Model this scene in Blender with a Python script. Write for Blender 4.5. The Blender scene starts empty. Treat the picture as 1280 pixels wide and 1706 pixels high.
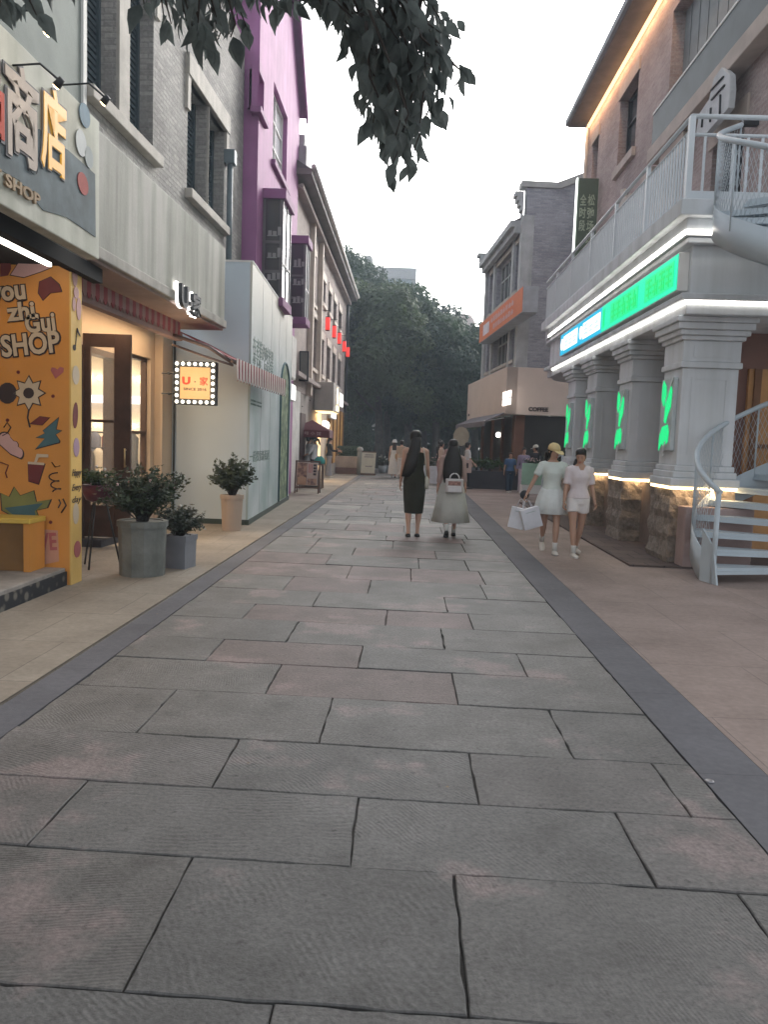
import bpy, bmesh, math, random
import numpy as np
from mathutils import Vector, Matrix, Euler
R=math.radians
V=Vector
sc=bpy.context.scene
HAZE=0.0026
col=sc.collection
random.seed(7); rng=np.random.default_rng(7)

# ------------------------------------------------------------ camera, sky, sun, exposure
CH=1.5; F=1300.0
PITCH=R(5.113); YAW=R(1.578); ROLL=R(2.0)
RM=Matrix.Rotation(YAW,3,'Z')@Matrix.Rotation(math.pi/2-PITCH,3,'X')@Matrix.Rotation(ROLL,3,'Z')
cam=bpy.data.cameras.new('camera'); co=bpy.data.objects.new('camera',cam); col.objects.link(co)
co.matrix_world=Matrix.Translation((0,0,CH))@RM.to_4x4()
cam.sensor_fit='VERTICAL'; cam.sensor_height=24; cam.lens=F/1706*24
cam.clip_start=.05; cam.clip_end=2000
sc.camera=co
w=bpy.data.worlds.new('World'); sc.world=w; w.use_nodes=True
nt=w.node_tree; nt.nodes.clear()
sky=nt.nodes.new('ShaderNodeTexSky'); sky.sky_type='NISHITA'; sky.sun_disc=False
SUN_EL=R(24); SUN_AZ=R(25)
sky.sun_elevation=SUN_EL; sky.sun_rotation=SUN_AZ; sky.dust_density=4; sky.air_density=1; sky.ozone_density=1
hs=nt.nodes.new('ShaderNodeHueSaturation'); hs.inputs['Saturation'].default_value=.16
bg=nt.nodes.new('ShaderNodeBackground'); bg.inputs[1].default_value=.15
wo=nt.nodes.new('ShaderNodeOutputWorld')
nt.links.new(sky.outputs[0],hs.inputs['Color']); nt.links.new(hs.outputs[0],bg.inputs[0]); nt.links.new(bg.outputs[0],wo.inputs[0])
sl=bpy.data.lights.new('sun','SUN'); sl.energy=.5; sl.angle=R(30); sl.color=(1,.96,.9)
so=bpy.data.objects.new('sun',sl); col.objects.link(so)
so.rotation_euler=(math.pi/2-SUN_EL,0,math.pi-SUN_AZ)
sc.view_settings.view_transform='Standard'; sc.view_settings.look='None'
sc.view_settings.exposure=1.3; sc.view_settings.gamma=1

# ------------------------------------------------------------ pixel -> place (photo pixels, on a real surface)
def ray(px,py): return RM@V((px-640,-(py-853),-F))
def G(px,py,z=0):
    d=ray(px,py); t=(z-CH)/d.z; return V((0,0,CH))+d*t
def AT(px,py,y):
    d=ray(px,py); return V((0,0,CH))+d*(y/d.y)
class Fr:
    "a vertical facade: u along the ground line p->q, o outward, z up"
    def __init__(s,p,q,out):
        s.p=V((p[0],p[1])); d=V((q[0]-p[0],q[1]-p[1])); s.L=d.length; s.d=d/s.L
        n=V((-s.d.y,s.d.x)); s.n=n if n.dot(V(out))>0 else -n
    def P(s,u,o,z):
        a=s.p+s.d*u+s.n*o; return V((a.x,a.y,z))
    def hit(s,px,py,o=0):
        a=s.p+s.n*o; d=ray(px,py); t=s.n.dot(a)/(s.n.dot(V((d.x,d.y))))
        h=V((0,0,CH))+d*t; return (V((h.x,h.y))-a).dot(s.d),h.z
    def u(s,px,py,o=0): return s.hit(px,py,o)[0]
    def z(s,px,py,o=0): return s.hit(px,py,o)[1]
    def rect(s,pts,o=0):
        h=[s.hit(x,y,o) for x,y in pts]; us=[a for a,_ in h]; zs=[b for _,b in h]
        return min(us),max(us),min(zs),max(zs)

# ------------------------------------------------------------ materials
MATS={}
def _base(name,rough,metal=0,spec=.5):
    m=bpy.data.materials.new(name); m.use_nodes=True; nt=m.node_tree
    b=nt.nodes['Principled BSDF']; b.inputs['Roughness'].default_value=rough; b.inputs['Metallic'].default_value=metal
    b.inputs['Specular IOR Level'].default_value=spec
    return m,nt,b
def N(nt,t,**k):
    n=nt.nodes.new(t)
    for a,v in k.items():
        if a in n.inputs.keys(): n.inputs[a].default_value=v
        else: setattr(n,a,v)
    return n
def c4(c): return (c[0],c[1],c[2],1)
def mul(c,f): return tuple(min(1,max(0,x*f)) for x in c)
def M(name,c,rough=.75,var=.18,scale=2.5,bump=.15,bscale=40,metal=0,spec=.35,streak=0,coord='Object',transl=0,alpha=1):
    if name in MATS: return MATS[name]
    m,nt,b=_base(name,rough,metal,spec); L=nt.links
    tc=N(nt,'ShaderNodeTexCoord')
    n1=N(nt,'ShaderNodeTexNoise',Scale=scale,Detail=6.0,Roughness=.6)
    L.new(tc.outputs[coord],n1.inputs['Vector'])
    r=N(nt,'ShaderNodeValToRGB'); r.color_ramp.elements[0].position=.3; r.color_ramp.elements[1].position=.7
    r.color_ramp.elements[0].color=c4(mul(c,1-var)); r.color_ramp.elements[1].color=c4(mul(c,1+var))
    L.new(n1.outputs['Fac'],r.inputs[0]); out=r.outputs[0]
    if streak:
        mp=N(nt,'ShaderNodeMapping'); mp.inputs['Scale'].default_value=(5,5,.35)
        L.new(tc.outputs['Object'],mp.inputs[0]); n3=N(nt,'ShaderNodeTexNoise',Scale=.75,Detail=4.0,Roughness=.55)
        L.new(mp.outputs[0],n3.inputs['Vector'])
        r2=N(nt,'ShaderNodeValToRGB'); r2.color_ramp.elements[0].position=.38; r2.color_ramp.elements[1].position=.62
        r2.color_ramp.elements[0].color=(1-streak,1-streak*.95,1-streak*1.05,1); r2.color_ramp.elements[1].color=(1,1,1,1)
        L.new(n3.outputs['Fac'],r2.inputs[0])
        mx=N(nt,'ShaderNodeMix',data_type='RGBA',blend_type='MULTIPLY'); mx.inputs[0].default_value=1
        L.new(out,mx.inputs[6]); L.new(r2.outputs[0],mx.inputs[7]); out=mx.outputs[2]
    L.new(out,b.inputs['Base Color'])
    if bump:
        n2=N(nt,'ShaderNodeTexNoise',Scale=bscale,Detail=5.0); L.new(tc.outputs[coord],n2.inputs['Vector'])
        bp=N(nt,'ShaderNodeBump',Strength=bump,Distance=.01); L.new(n2.outputs['Fac'],bp.inputs['Height']); L.new(bp.outputs[0],b.inputs['Normal'])
    if transl:
        tr=N(nt,'ShaderNodeBsdfTranslucent'); L.new(out,tr.inputs['Color'])
        ms=N(nt,'ShaderNodeMixShader'); ms.inputs[0].default_value=transl
        L.new(b.outputs[0],ms.inputs[1]); L.new(tr.outputs[0],ms.inputs[2]); L.new(ms.outputs[0],nt.nodes['Material Output'].inputs[0])
    if alpha<1: b.inputs['Alpha'].default_value=alpha
    MATS[name]=m; return m
def EM(name,c,s,soft=0):
    if name in MATS: return MATS[name]
    m,nt,b=_base(name,.5); b.inputs['Base Color'].default_value=c4(mul(c,.1))
    b.inputs['Emission Color'].default_value=c4(c); b.inputs['Emission Strength'].default_value=s
    MATS[name]=m; return m
def EMD(name,r,g,b_,k=1.0):
    'a screen or light box that photographs as this 0-255 colour'
    f=lambda v:((v/255+.055)/1.055)**2.4
    return EM(name,(f(r),f(g),f(b_)),k/2**sc.view_settings.exposure)
def BR(name,cs,mortar,w=.24,h=.07,ms=.012,rough=.85,bump=.5,stain=.35,off=.5,sq=1,noisy=.2):
    "brick / tile courses on the metre UVs; cs = two colours"
    if name in MATS: return MATS[name]
    m,nt,b=_base(name,rough,spec=.3); L=nt.links
    uv=N(nt,'ShaderNodeUVMap'); 
    nz=N(nt,'ShaderNodeTexNoise',Scale=3.0,Detail=3.0); L.new(uv.outputs[0],nz.inputs['Vector'])
    vm=N(nt,'ShaderNodeVectorMath',operation='MULTIPLY_ADD'); L.new(nz.outputs['Color'],vm.inputs[0]); vm.inputs[1].default_value=(.012,.012,0); L.new(uv.outputs[0],vm.inputs[2])
    br=N(nt,'ShaderNodeTexBrick'); br.offset=off; br.squash=sq
    br.inputs['Color1'].default_value=c4(cs[0]); br.inputs['Color2'].default_value=c4(cs[1]); br.inputs['Mortar'].default_value=c4(mortar)
    br.inputs['Scale'].default_value=1; br.inputs['Mortar Size'].default_value=ms; br.inputs['Mortar Smooth'].default_value=.2
    br.inputs['Brick Width'].default_value=w; br.inputs['Row Height'].default_value=h; br.inputs['Bias'].default_value=0
    L.new(vm.outputs[0],br.inputs['Vector'])
    n1=N(nt,'ShaderNodeTexNoise',Scale=.8,Detail=7.0,Roughness=.65); L.new(uv.outputs[0],n1.inputs['Vector'])
    r=N(nt,'ShaderNodeValToRGB'); r.color_ramp.elements[0].position=.35; r.color_ramp.elements[1].position=.65
    r.color_ramp.elements[0].color=(1-stain,)*3+(1,); r.color_ramp.elements[1].color=(1.0,)*3+(1,)
    L.new(n1.outputs['Fac'],r.inputs[0])
    n4=N(nt,'ShaderNodeTexNoise',Scale=22.0,Detail=4.0); L.new(uv.outputs[0],n4.inputs['Vector'])
    r4=N(nt,'ShaderNodeMapRange'); r4.inputs['To Min'].default_value=1-noisy; r4.inputs['To Max'].default_value=1+noisy; L.new(n4.outputs['Fac'],r4.inputs[0])
    mx=N(nt,'ShaderNodeMix',data_type='RGBA',blend_type='MULTIPLY'); mx.inputs[0].default_value=1
    L.new(br.outputs['Color'],mx.inputs[6]); L.new(r.outputs[0],mx.inputs[7])
    m2=N(nt,'ShaderNodeMix',data_type='RGBA',blend_type='MULTIPLY'); m2.inputs[0].default_value=1
    L.new(mx.outputs[2],m2.inputs[6]); L.new(r4.outputs[0],m2.inputs[7])
    L.new(m2.outputs[2],b.inputs['Base Color'])
    ma=N(nt,'ShaderNodeMath',operation='SUBTRACT'); L.new(n4.outputs['Fac'],ma.inputs[0]); L.new(br.outputs['Fac'],ma.inputs[1])
    bp=N(nt,'ShaderNodeBump',Strength=bump,Distance=.012); L.new(ma.outputs[0],bp.inputs['Height']); L.new(bp.outputs[0],b.inputs['Normal'])
    MATS[name]=m; return m
def GL(name,c,rough=.12):
    "window glass seen from the street: dark inside, glossy outside"
    if name in MATS: return MATS[name]
    m,nt,b=_base(name,rough,spec=.8); b.inputs['Base Color'].default_value=c4(c)
    L=nt.links; tc=N(nt,'ShaderNodeTexCoord'); n=N(nt,'ShaderNodeTexNoise',Scale=1.3); L.new(tc.outputs['Object'],n.inputs['Vector'])
    bp=N(nt,'ShaderNodeBump',Strength=.05,Distance=.02); L.new(n.outputs['Fac'],bp.inputs['Height']); L.new(bp.outputs[0],b.inputs['Normal'])
    MATS[name]=m; return m
def CLEAR(name,tint=(.9,.95,.95),a=.16):
    if name in MATS: return MATS[name]
    m,nt,b=_base(name,.03,spec=.9); b.inputs['Base Color'].default_value=c4(tint); b.inputs['Alpha'].default_value=a
    MATS[name]=m; return m

# ------------------------------------------------------------ mesh builder
class MB:
    def __init__(s): s.v=[]; s.f=[]; s.sm=[]
    def add(s,vs,fs,smooth=False):
        b=len(s.v); s.v+=[tuple(x) for x in vs]; s.f+=[tuple(b+i for i in f) for f in fs]; s.sm+=[smooth]*len(fs); return s
    def quad(s,a,b,c,d): return s.add([a,b,c,d],[(0,1,2,3)])
    def hexa(s,p): # 8 points: 0-3 bottom loop, 4-7 top loop
        return s.add(p,[(3,2,1,0),(4,5,6,7),(0,1,5,4),(1,2,6,5),(2,3,7,6),(3,0,4,7)])
    def box(s,a,b):
        x0,y0,z0=a; x1,y1,z1=b
        return s.hexa([(x0,y0,z0),(x1,y0,z0),(x1,y1,z0),(x0,y1,z0),(x0,y0,z1),(x1,y0,z1),(x1,y1,z1),(x0,y1,z1)])
    def fbox(s,fr,u0,u1,o0,o1,z0,z1):
        return s.hexa([fr.P(u0,o0,z0),fr.P(u1,o0,z0),fr.P(u1,o1,z0),fr.P(u0,o1,z0),fr.P(u0,o0,z1),fr.P(u1,o0,z1),fr.P(u1,o1,z1),fr.P(u0,o1,z1)])
    def prism(s,pts,t):
        "planar loop pts pushed by vector t"
        n=len(pts); pts=[V(p) for p in pts]; t=V(t)
        return s.add(pts+[p+t for p in pts],[tuple(range(n-1,-1,-1)),tuple(range(n,2*n))]+[(i,(i+1)%n,n+(i+1)%n,n+i) for i in range(n)])
    def lathe(s,c,prof,n=16,smooth=True,sx=1,sy=1,cap=True,a0=0):
        vs=[];fs=[]
        for r,z in prof:
            for k in range(n):
                a=a0+2*math.pi*k/n; vs.append((c[0]+r*sx*math.cos(a),c[1]+r*sy*math.sin(a),c[2]+z))
        m=len(prof)
        for i in range(m-1):
            for k in range(n): fs.append((i*n+k,i*n+(k+1)%n,(i+1)*n+(k+1)%n,(i+1)*n+k))
        if cap: fs+= [tuple(range(n-1,-1,-1)),tuple((m-1)*n+k for k in range(n))]
        return s.add(vs,fs,smooth)
    def loft(s,pts,rad,n=10,ref=(1,0,0),smooth=True,cap=True,wob=None,up=None):
        pts=[V(p) for p in pts]; vs=[];fs=[]; m=len(pts)
        for i,p in enumerate(pts):
            t=(pts[min(i+1,m-1)]-pts[max(i-1,0)])
            t=t.normalized() if t.length>1e-6 else V((0,0,1))
            if up is not None: t=V(up)
            a=V(ref)-t*V(ref).dot(t)
            if a.length<.1: a=V((0,1,0))-t*t.y
            a.normalize(); b=t.cross(a)
            r=rad[i]; ra,rb=(r if isinstance(r,(tuple,list)) else (r,r))
            for k in range(n):
                an=2*math.pi*k/n; q=1 if wob is None else wob(i,an)
                vs.append(p+a*(ra*q*math.cos(an))+b*(rb*q*math.sin(an)))
        for i in range(m-1):
            for k in range(n): fs.append((i*n+k,i*n+(k+1)%n,(i+1)*n+(k+1)%n,(i+1)*n+k))
        if cap: fs+=[tuple(range(n-1,-1,-1)),tuple((m-1)*n+k for k in range(n))]
        return s.add(vs,fs,smooth)
    def tube(s,pts,r,n=8): return s.loft(pts,[r]*len(pts),n)
    def ball(s,c,r,n=10,m=7):
        rx,ry,rz=r if isinstance(r,(tuple,list)) else (r,r,r)
        return s.lathe(c,[(max(1e-4,math.sin(math.pi*i/m)),-math.cos(math.pi*i/m)*rz) for i in range(m+1)],n,True,rx,ry,cap=False)
    def mesh(s,name):
        me=bpy.data.meshes.new(name); me.from_pydata(s.v,[],s.f); me.polygons.foreach_set('use_smooth',s.sm)
        me.update(); uvs(me); return me
def uvs(me):
    n=len(me.loops)
    if not n: return
    co=np.empty(len(me.vertices)*3); me.vertices.foreach_get('co',co); co=co.reshape(-1,3)
    vi=np.empty(n,int); me.loops.foreach_get('vertex_index',vi)
    nr=np.empty(len(me.polygons)*3); me.polygons.foreach_get('normal',nr); nr=np.abs(nr.reshape(-1,3))
    lt=np.empty(len(me.polygons),int); me.polygons.foreach_get('loop_total',lt)
    nl=np.repeat(nr,lt,axis=0); c=co[vi]
    ax=np.argmax(nl,axis=1)
    uv=np.where((ax==0)[:,None],c[:,[1,2]],np.where((ax==1)[:,None],c[:,[0,2]],c[:,[0,1]]))
    l=me.uv_layers.new(name='UVMap'); l.data.foreach_set('uv',uv.astype(np.float32).ravel())

WT={}
def link(o): col.objects.link(o); return o
def props(o,label=None,cat=None,group=None,kind=None):
    if label: o['label']=label
    if cat: o['category']=cat
    if group: o['group']=group
    if kind: o['kind']=kind
    return o
def thing(name,label,cat,loc=(0,0,0),group=None):
    o=link(bpy.data.objects.new(name,None)); o.empty_display_size=.2; o.location=loc; WT[o.name]=V(loc)
    return props(o,label,cat,group)
def attach(o,parent):
    if parent is not None:
        o.parent=parent; t=WT.get(parent.name,V((0,0,0)))
        o.matrix_parent_inverse=Matrix.Translation(-t)
    WT[o.name]=V((0,0,0)) ; return o
def obj(name,mb,mat,parent=None,label=None,cat=None,group=None,kind=None,bevel=0,local=False):
    me=mb.mesh(name) if isinstance(mb,MB) else mb
    o=link(bpy.data.objects.new(name,me)); me.materials.clear(); me.materials.append(mat)
    if bevel:
        b=o.modifiers.new('bevel','BEVEL'); b.width=bevel; b.segments=2; b.limit_method='ANGLE'; b.harden_normals=False
    if local: o.parent=parent; WT[o.name]=V((0,0,0))
    else: attach(o,parent)
    return props(o,label,cat,group,kind)
def txt_mesh(s,depth=.02,bold=0,res=3,spacing=1,line=1):
    c=bpy.data.curves.new('lettering','FONT'); c.body=s; c.extrude=depth/2; c.offset=bold; c.resolution_u=res; c.align_x='CENTER'; c.space_character=spacing; c.space_line=line
    o=bpy.data.objects.new('lettering',c); link(o); dg=bpy.context.evaluated_depsgraph_get()
    me=bpy.data.meshes.new_from_object(o.evaluated_get(dg)); bpy.data.objects.remove(o); bpy.data.curves.remove(c); return me
def text(s,name,mat,parent,o,x,up,w,h,depth=.02,bold=0,slant=0,rot=0,**k):
    "lettering fitted into a w x h rectangle centred at o, reading along x"
    me=txt_mesh(s,.02,bold,**k); n=len(me.vertices); co=np.empty(n*3); me.vertices.foreach_get('co',co); co=co.reshape(-1,3)
    mn=co.min(0); mx=co.max(0); c=(mn+mx)/2
    co=(co-c)/np.array([max(mx[0]-mn[0],1e-6),max(mx[1]-mn[1],1e-6),max(mx[2]-mn[2],1e-6)])
    x=V(x).normalized(); up=V(up).normalized(); nn=x.cross(up)
    if rot: q=Matrix.Rotation(rot,3,nn); x=q@x; up=q@up
    A=np.array([list(x*w),list((up*h)),list(nn*depth)])
    sl=np.zeros_like(co); sl[:,0]=co[:,1]*slant
    P=(co+sl)@A+np.array(list(V(o)+nn*depth/2)); me.vertices.foreach_set('co',P.ravel()); me.update()
    return obj(name,me,mat,parent)
def ftext(s,name,mat,parent,fr,u0,u1,z0,z1,o,side,depth=.03,**k):
    x=fr.d if side=='L' else -fr.d
    return text(s,name,mat,parent,fr.P((u0+u1)/2,o,(z0+z1)/2),(x.x,x.y,0),(0,0,1),abs(u1-u0),z1-z0,depth,**k)
def wall(mb,fr,u0,u1,z0,z1,ops,depth=.22,o=0,back=True):
    us=sorted({u0,u1,*[a for q in ops for a in q[:2]]}); zs=sorted({z0,z1,*[a for q in ops for a in q[2:4]]})
    us=[u for u in us if u0-1e-6<=u<=u1+1e-6]; zs=[z for z in zs if z0-1e-6<=z<=z1+1e-6]
    for i in range(len(us)-1):
        for j in range(len(zs)-1):
            cu=(us[i]+us[i+1])/2; cz=(zs[j]+zs[j+1])/2
            if any(q[0]<cu<q[1] and q[2]<cz<q[3] for q in ops): continue
            mb.quad(fr.P(us[i],o,zs[j]),fr.P(us[i+1],o,zs[j]),fr.P(us[i+1],o,zs[j+1]),fr.P(us[i],o,zs[j+1]))
    for a,b,c,d in [q[:4] for q in ops]:
        e=o-depth
        mb.quad(fr.P(a,o,c),fr.P(b,o,c),fr.P(b,e,c),fr.P(a,e,c)); mb.quad(fr.P(a,e,d),fr.P(b,e,d),fr.P(b,o,d),fr.P(a,o,d))
        mb.quad(fr.P(a,e,c),fr.P(a,e,d),fr.P(a,o,d),fr.P(a,o,c)); mb.quad(fr.P(b,o,c),fr.P(b,o,d),fr.P(b,e,d),fr.P(b,e,c))
def window(parent,fr,q,glass,frm,trim=None,depth=.2,bars=(1,1),o=0,fw=.05,sill=True,lintel=True,sh=.12,lh=.2,ext=.12,name='window'):
    u0,u1,z0,z1=q
    p=obj(name,MB().fbox(fr,u0-.01,u1+.01,o-depth-.03,o-depth,z0-.01,z1+.01),glass,parent)
    m=MB(); a,b=o-depth+.002,o-depth+.05
    m.fbox(fr,u0,u0+fw,a,b,z0,z1).fbox(fr,u1-fw,u1,a,b,z0,z1).fbox(fr,u0+fw,u1-fw,a,b,z1-fw,z1).fbox(fr,u0+fw,u1-fw,a,b,z0,z0+fw)
    for i in range(1,bars[0]+1):
        c=u0+(u1-u0)*i/(bars[0]+1); m.fbox(fr,c-fw*.4,c+fw*.4,a,b-.006,z0+fw,z1-fw)
    for i in range(1,bars[1]+1):
        c=z0+(z1-z0)*(i/(bars[1]+1)+.12*(bars[1]==1)); m.fbox(fr,u0+fw,u1-fw,a,b-.012,c-fw*.4,c+fw*.4)
    obj('frame',m,frm,p)
    if trim and sill: obj('sill',MB().fbox(fr,u0-ext,u1+ext,o-depth+.05,o+.09,z0-sh,z0),trim,p,bevel=.008)
    if trim and lintel: obj('lintel',MB().fbox(fr,u0-ext,u1+ext,o-.03,o+.035,z1,z1+lh),trim,p,bevel=.006)
    return p
def copy_tree(o,parent=None):
    c=o.copy(); col.objects.link(c); mi=o.matrix_parent_inverse.copy(); c.parent=parent; c.matrix_parent_inverse=mi
    for ch in [x for x in KIDS(o)]: copy_tree(ch,c)
    return c
def KIDS(o): return [x for x in bpy.data.objects if x.parent==o]
UPV=(0,0,1)

def striped(name,P,depth,wd,length,mats,parent,off=0,scal=.05,wavy=0):
    "one continuous scalloped cloth valance in two colours; P(u,o,z) places it"
    nst=int(length/wd); sub_=4; vs=[];fs=[];mi=[]
    cols_=nst*sub_+1
    for i in range(cols_):
        u=i*wd/sub_; q=(i%sub_)/sub_; sc_=scal*math.sin(math.pi*q) if i%sub_ else 0
        w_=wavy*math.sin(u*32); vs+=[tuple(P(u,off,0)),tuple(P(u,off+w_*.5,-depth*.5)),tuple(P(u,off+w_,-depth-sc_))]
    for i in range(cols_-1):
        for j in range(2): fs.append((i*3+j,(i+1)*3+j,(i+1)*3+j+1,i*3+j+1)); mi.append((i//sub_)%2)
    me=bpy.data.meshes.new(name); me.from_pydata(vs,[],fs); me.update(); uvs(me)
    o=obj(name,me,mats[0],parent); me.materials.append(mats[1]); me.polygons.foreach_set('material_index',mi)
    m=o.modifiers.new('t','SOLIDIFY'); m.thickness=.006; return o
# ============================================================ GROUND
m_ground=M('ground_mat',(.16,.155,.15),scale=.4,bump=.3)
obj('ground',MB().quad((-400,-120,-.02),(400,-120,-.02),(400,600,-.02),(-400,600,-.02)),m_ground,kind='structure')
def stone_mat():
    m,nt,b=_base('paving_stone',.6,spec=.5); L=nt.links
    at=N(nt,'ShaderNodeAttribute',attribute_name='tone'); an=N(nt,'ShaderNodeAttribute',attribute_name='chisel')
    tc=N(nt,'ShaderNodeTexCoord')
    n1=N(nt,'ShaderNodeTexNoise',Scale=2.2,Detail=8.0,Roughness=.65); L.new(tc.outputs['Object'],n1.inputs['Vector'])
    mr=N(nt,'ShaderNodeMapRange'); mr.inputs['From Min'].default_value=.3; mr.inputs['From Max'].default_value=.7; mr.inputs['To Min'].default_value=.62; mr.inputs['To Max'].default_value=1.26; L.new(n1.outputs['Fac'],mr.inputs[0])
    n2=N(nt,'ShaderNodeTexNoise',Scale=48.0,Detail=6.0,Roughness=.72); L.new(tc.outputs['Object'],n2.inputs['Vector'])
    mr2=N(nt,'ShaderNodeMapRange'); mr2.inputs['From Min'].default_value=.3; mr2.inputs['From Max'].default_value=.7; mr2.inputs['To Min'].default_value=.60; mr2.inputs['To Max'].default_value=1.38; L.new(n2.outputs['Fac'],mr2.inputs[0])
    # rosy mineral blotches
    n3=N(nt,'ShaderNodeTexNoise',Scale=1.1,Detail=6.0,Roughness=.6); L.new(tc.outputs['Object'],n3.inputs['Vector'])
    rr=N(nt,'ShaderNodeMapRange'); rr.inputs['From Min'].default_value=.555; rr.inputs['From Max'].default_value=.62; rr.inputs['To Max'].default_value=.5; L.new(n3.outputs['Fac'],rr.inputs[0])
    mx=N(nt,'ShaderNodeMix',data_type='RGBA'); L.new(rr.outputs[0],mx.inputs[0]); L.new(at.outputs['Color'],mx.inputs[6]); mx.inputs[7].default_value=(.235,.175,.17,1)
    mm=N(nt,'ShaderNodeVectorMath',operation='SCALE'); L.new(mx.outputs[2],mm.inputs[0]); L.new(mr.outputs[0],mm.inputs['Scale'])
    mm2=N(nt,'ShaderNodeVectorMath',operation='SCALE'); L.new(mm.outputs[0],mm2.inputs[0]); L.new(mr2.outputs[0],mm2.inputs['Scale'])
    # dark stains
    n5=N(nt,'ShaderNodeTexNoise',Scale=1.7,Detail=5.0,Roughness=.6); mp5=N(nt,'ShaderNodeMapping'); mp5.inputs['Location'].default_value=(5.2,3.1,0); L.new(tc.outputs['Object'],mp5.inputs[0]); L.new(mp5.outputs[0],n5.inputs['Vector'])
    r5=N(nt,'ShaderNodeMapRange'); r5.inputs['From Min'].default_value=.62; r5.inputs['From Max'].default_value=.7; r5.inputs['To Min'].default_value=1; r5.inputs['To Max'].default_value=.62; L.new(n5.outputs['Fac'],r5.inputs[0])
    mm3=N(nt,'ShaderNodeVectorMath',operation='SCALE'); L.new(mm2.outputs[0],mm3.inputs[0]); L.new(r5.outputs[0],mm3.inputs['Scale'])
    n9=N(nt,'ShaderNodeTexNoise',Scale=19.0,Detail=5.0,Roughness=.6); L.new(tc.outputs['Object'],n9.inputs['Vector'])
    r9=N(nt,'ShaderNodeMapRange'); r9.inputs['From Min'].default_value=.60; r9.inputs['From Max'].default_value=.72; r9.inputs['To Min'].default_value=1; r9.inputs['To Max'].default_value=.5; L.new(n9.outputs['Fac'],r9.inputs[0])
    mm4=N(nt,'ShaderNodeVectorMath',operation='SCALE'); L.new(mm3.outputs[0],mm4.inputs[0]); L.new(r9.outputs[0],mm4.inputs['Scale']); L.new(mm4.outputs[0],b.inputs['Base Color'])
    # chisel grooves along a per-slab direction (attribute = direction vector)
    dt=N(nt,'ShaderNodeVectorMath',operation='DOT_PRODUCT'); L.new(tc.outputs['Object'],dt.inputs[0]); L.new(an.outputs['Vector'],dt.inputs[1])
    ad=N(nt,'ShaderNodeMath',operation='MULTIPLY_ADD'); L.new(n1.outputs['Fac'],ad.inputs[0]); ad.inputs[1].default_value=34; L.new(dt.outputs['Value'],ad.inputs[2])
    si=N(nt,'ShaderNodeMath',operation='SINE'); L.new(ad.outputs[0],si.inputs[0])
    m4=N(nt,'ShaderNodeMath',operation='MULTIPLY'); m4.inputs[1].default_value=.26; L.new(si.outputs[0],m4.inputs[0])
    n6=N(nt,'ShaderNodeTexNoise',Scale=7.0,Detail=4.0); L.new(tc.outputs['Object'],n6.inputs['Vector'])
    n8=N(nt,'ShaderNodeTexNoise',Scale=3.2,Detail=3.0); L.new(tc.outputs['Object'],n8.inputs['Vector']); r8=N(nt,'ShaderNodeMapRange'); r8.inputs['From Min'].default_value=.44; r8.inputs['From Max'].default_value=.58; L.new(n8.outputs['Fac'],r8.inputs[0]); q8=N(nt,'ShaderNodeMath',operation='MULTIPLY'); L.new(r8.outputs[0],q8.inputs[0]); L.new(n6.outputs['Fac'],q8.inputs[1])
    m5=N(nt,'ShaderNodeMath',operation='MULTIPLY'); L.new(m4.outputs[0],m5.inputs[0]); L.new(q8.outputs[0],m5.inputs[1])
    a2=N(nt,'ShaderNodeMath',operation='ADD'); L.new(m5.outputs[0],a2.inputs[0]); L.new(n2.outputs['Fac'],a2.inputs[1])
    bp=N(nt,'ShaderNodeBump',Strength=.75,Distance=.006); L.new(a2.outputs[0],bp.inputs['Height']); L.new(bp.outputs[0],b.inputs['Normal'])
    return m
m_stone=stone_mat()
XL,XR=-1.93,1.42
rows=[-2.2,-1.6,-1.0,-.4,.2,.8,1.4,1.94,2.63,3.18,3.73,4.43,5.05,5.62,6.3,6.9,7.6,8.4,9.3]
while rows[-1]<44: rows.append(rows[-1]+random.choice([.6,.75,.85,.95,1.05]))
JT={1.4:[-1.2,-.3,.7],1.94:[-.7,.23,1.2],2.63:[-1.34,-.16,.9],3.18:[-.79,.36,1.25],3.73:[-1.31,-.4,.86],4.43:[-.79,.35],5.05:[-1.31,-.27,.86],5.62:[-.85,.32],6.3:[-1.33,-.12,.6],6.9:[-.8,.42],7.6:[-1.2,-.35,.85],8.4:[-.6,.1,.9]}
GREY=[(.20,.196,.19),(.19,.187,.182),(.21,.203,.194),(.198,.19,.186),(.18,.179,.176)]
ROSE=[(.225,.172,.17),(.23,.18,.172),(.22,.17,.165)]
vs=[];fs=[];tones=[];dirs=[]
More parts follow.
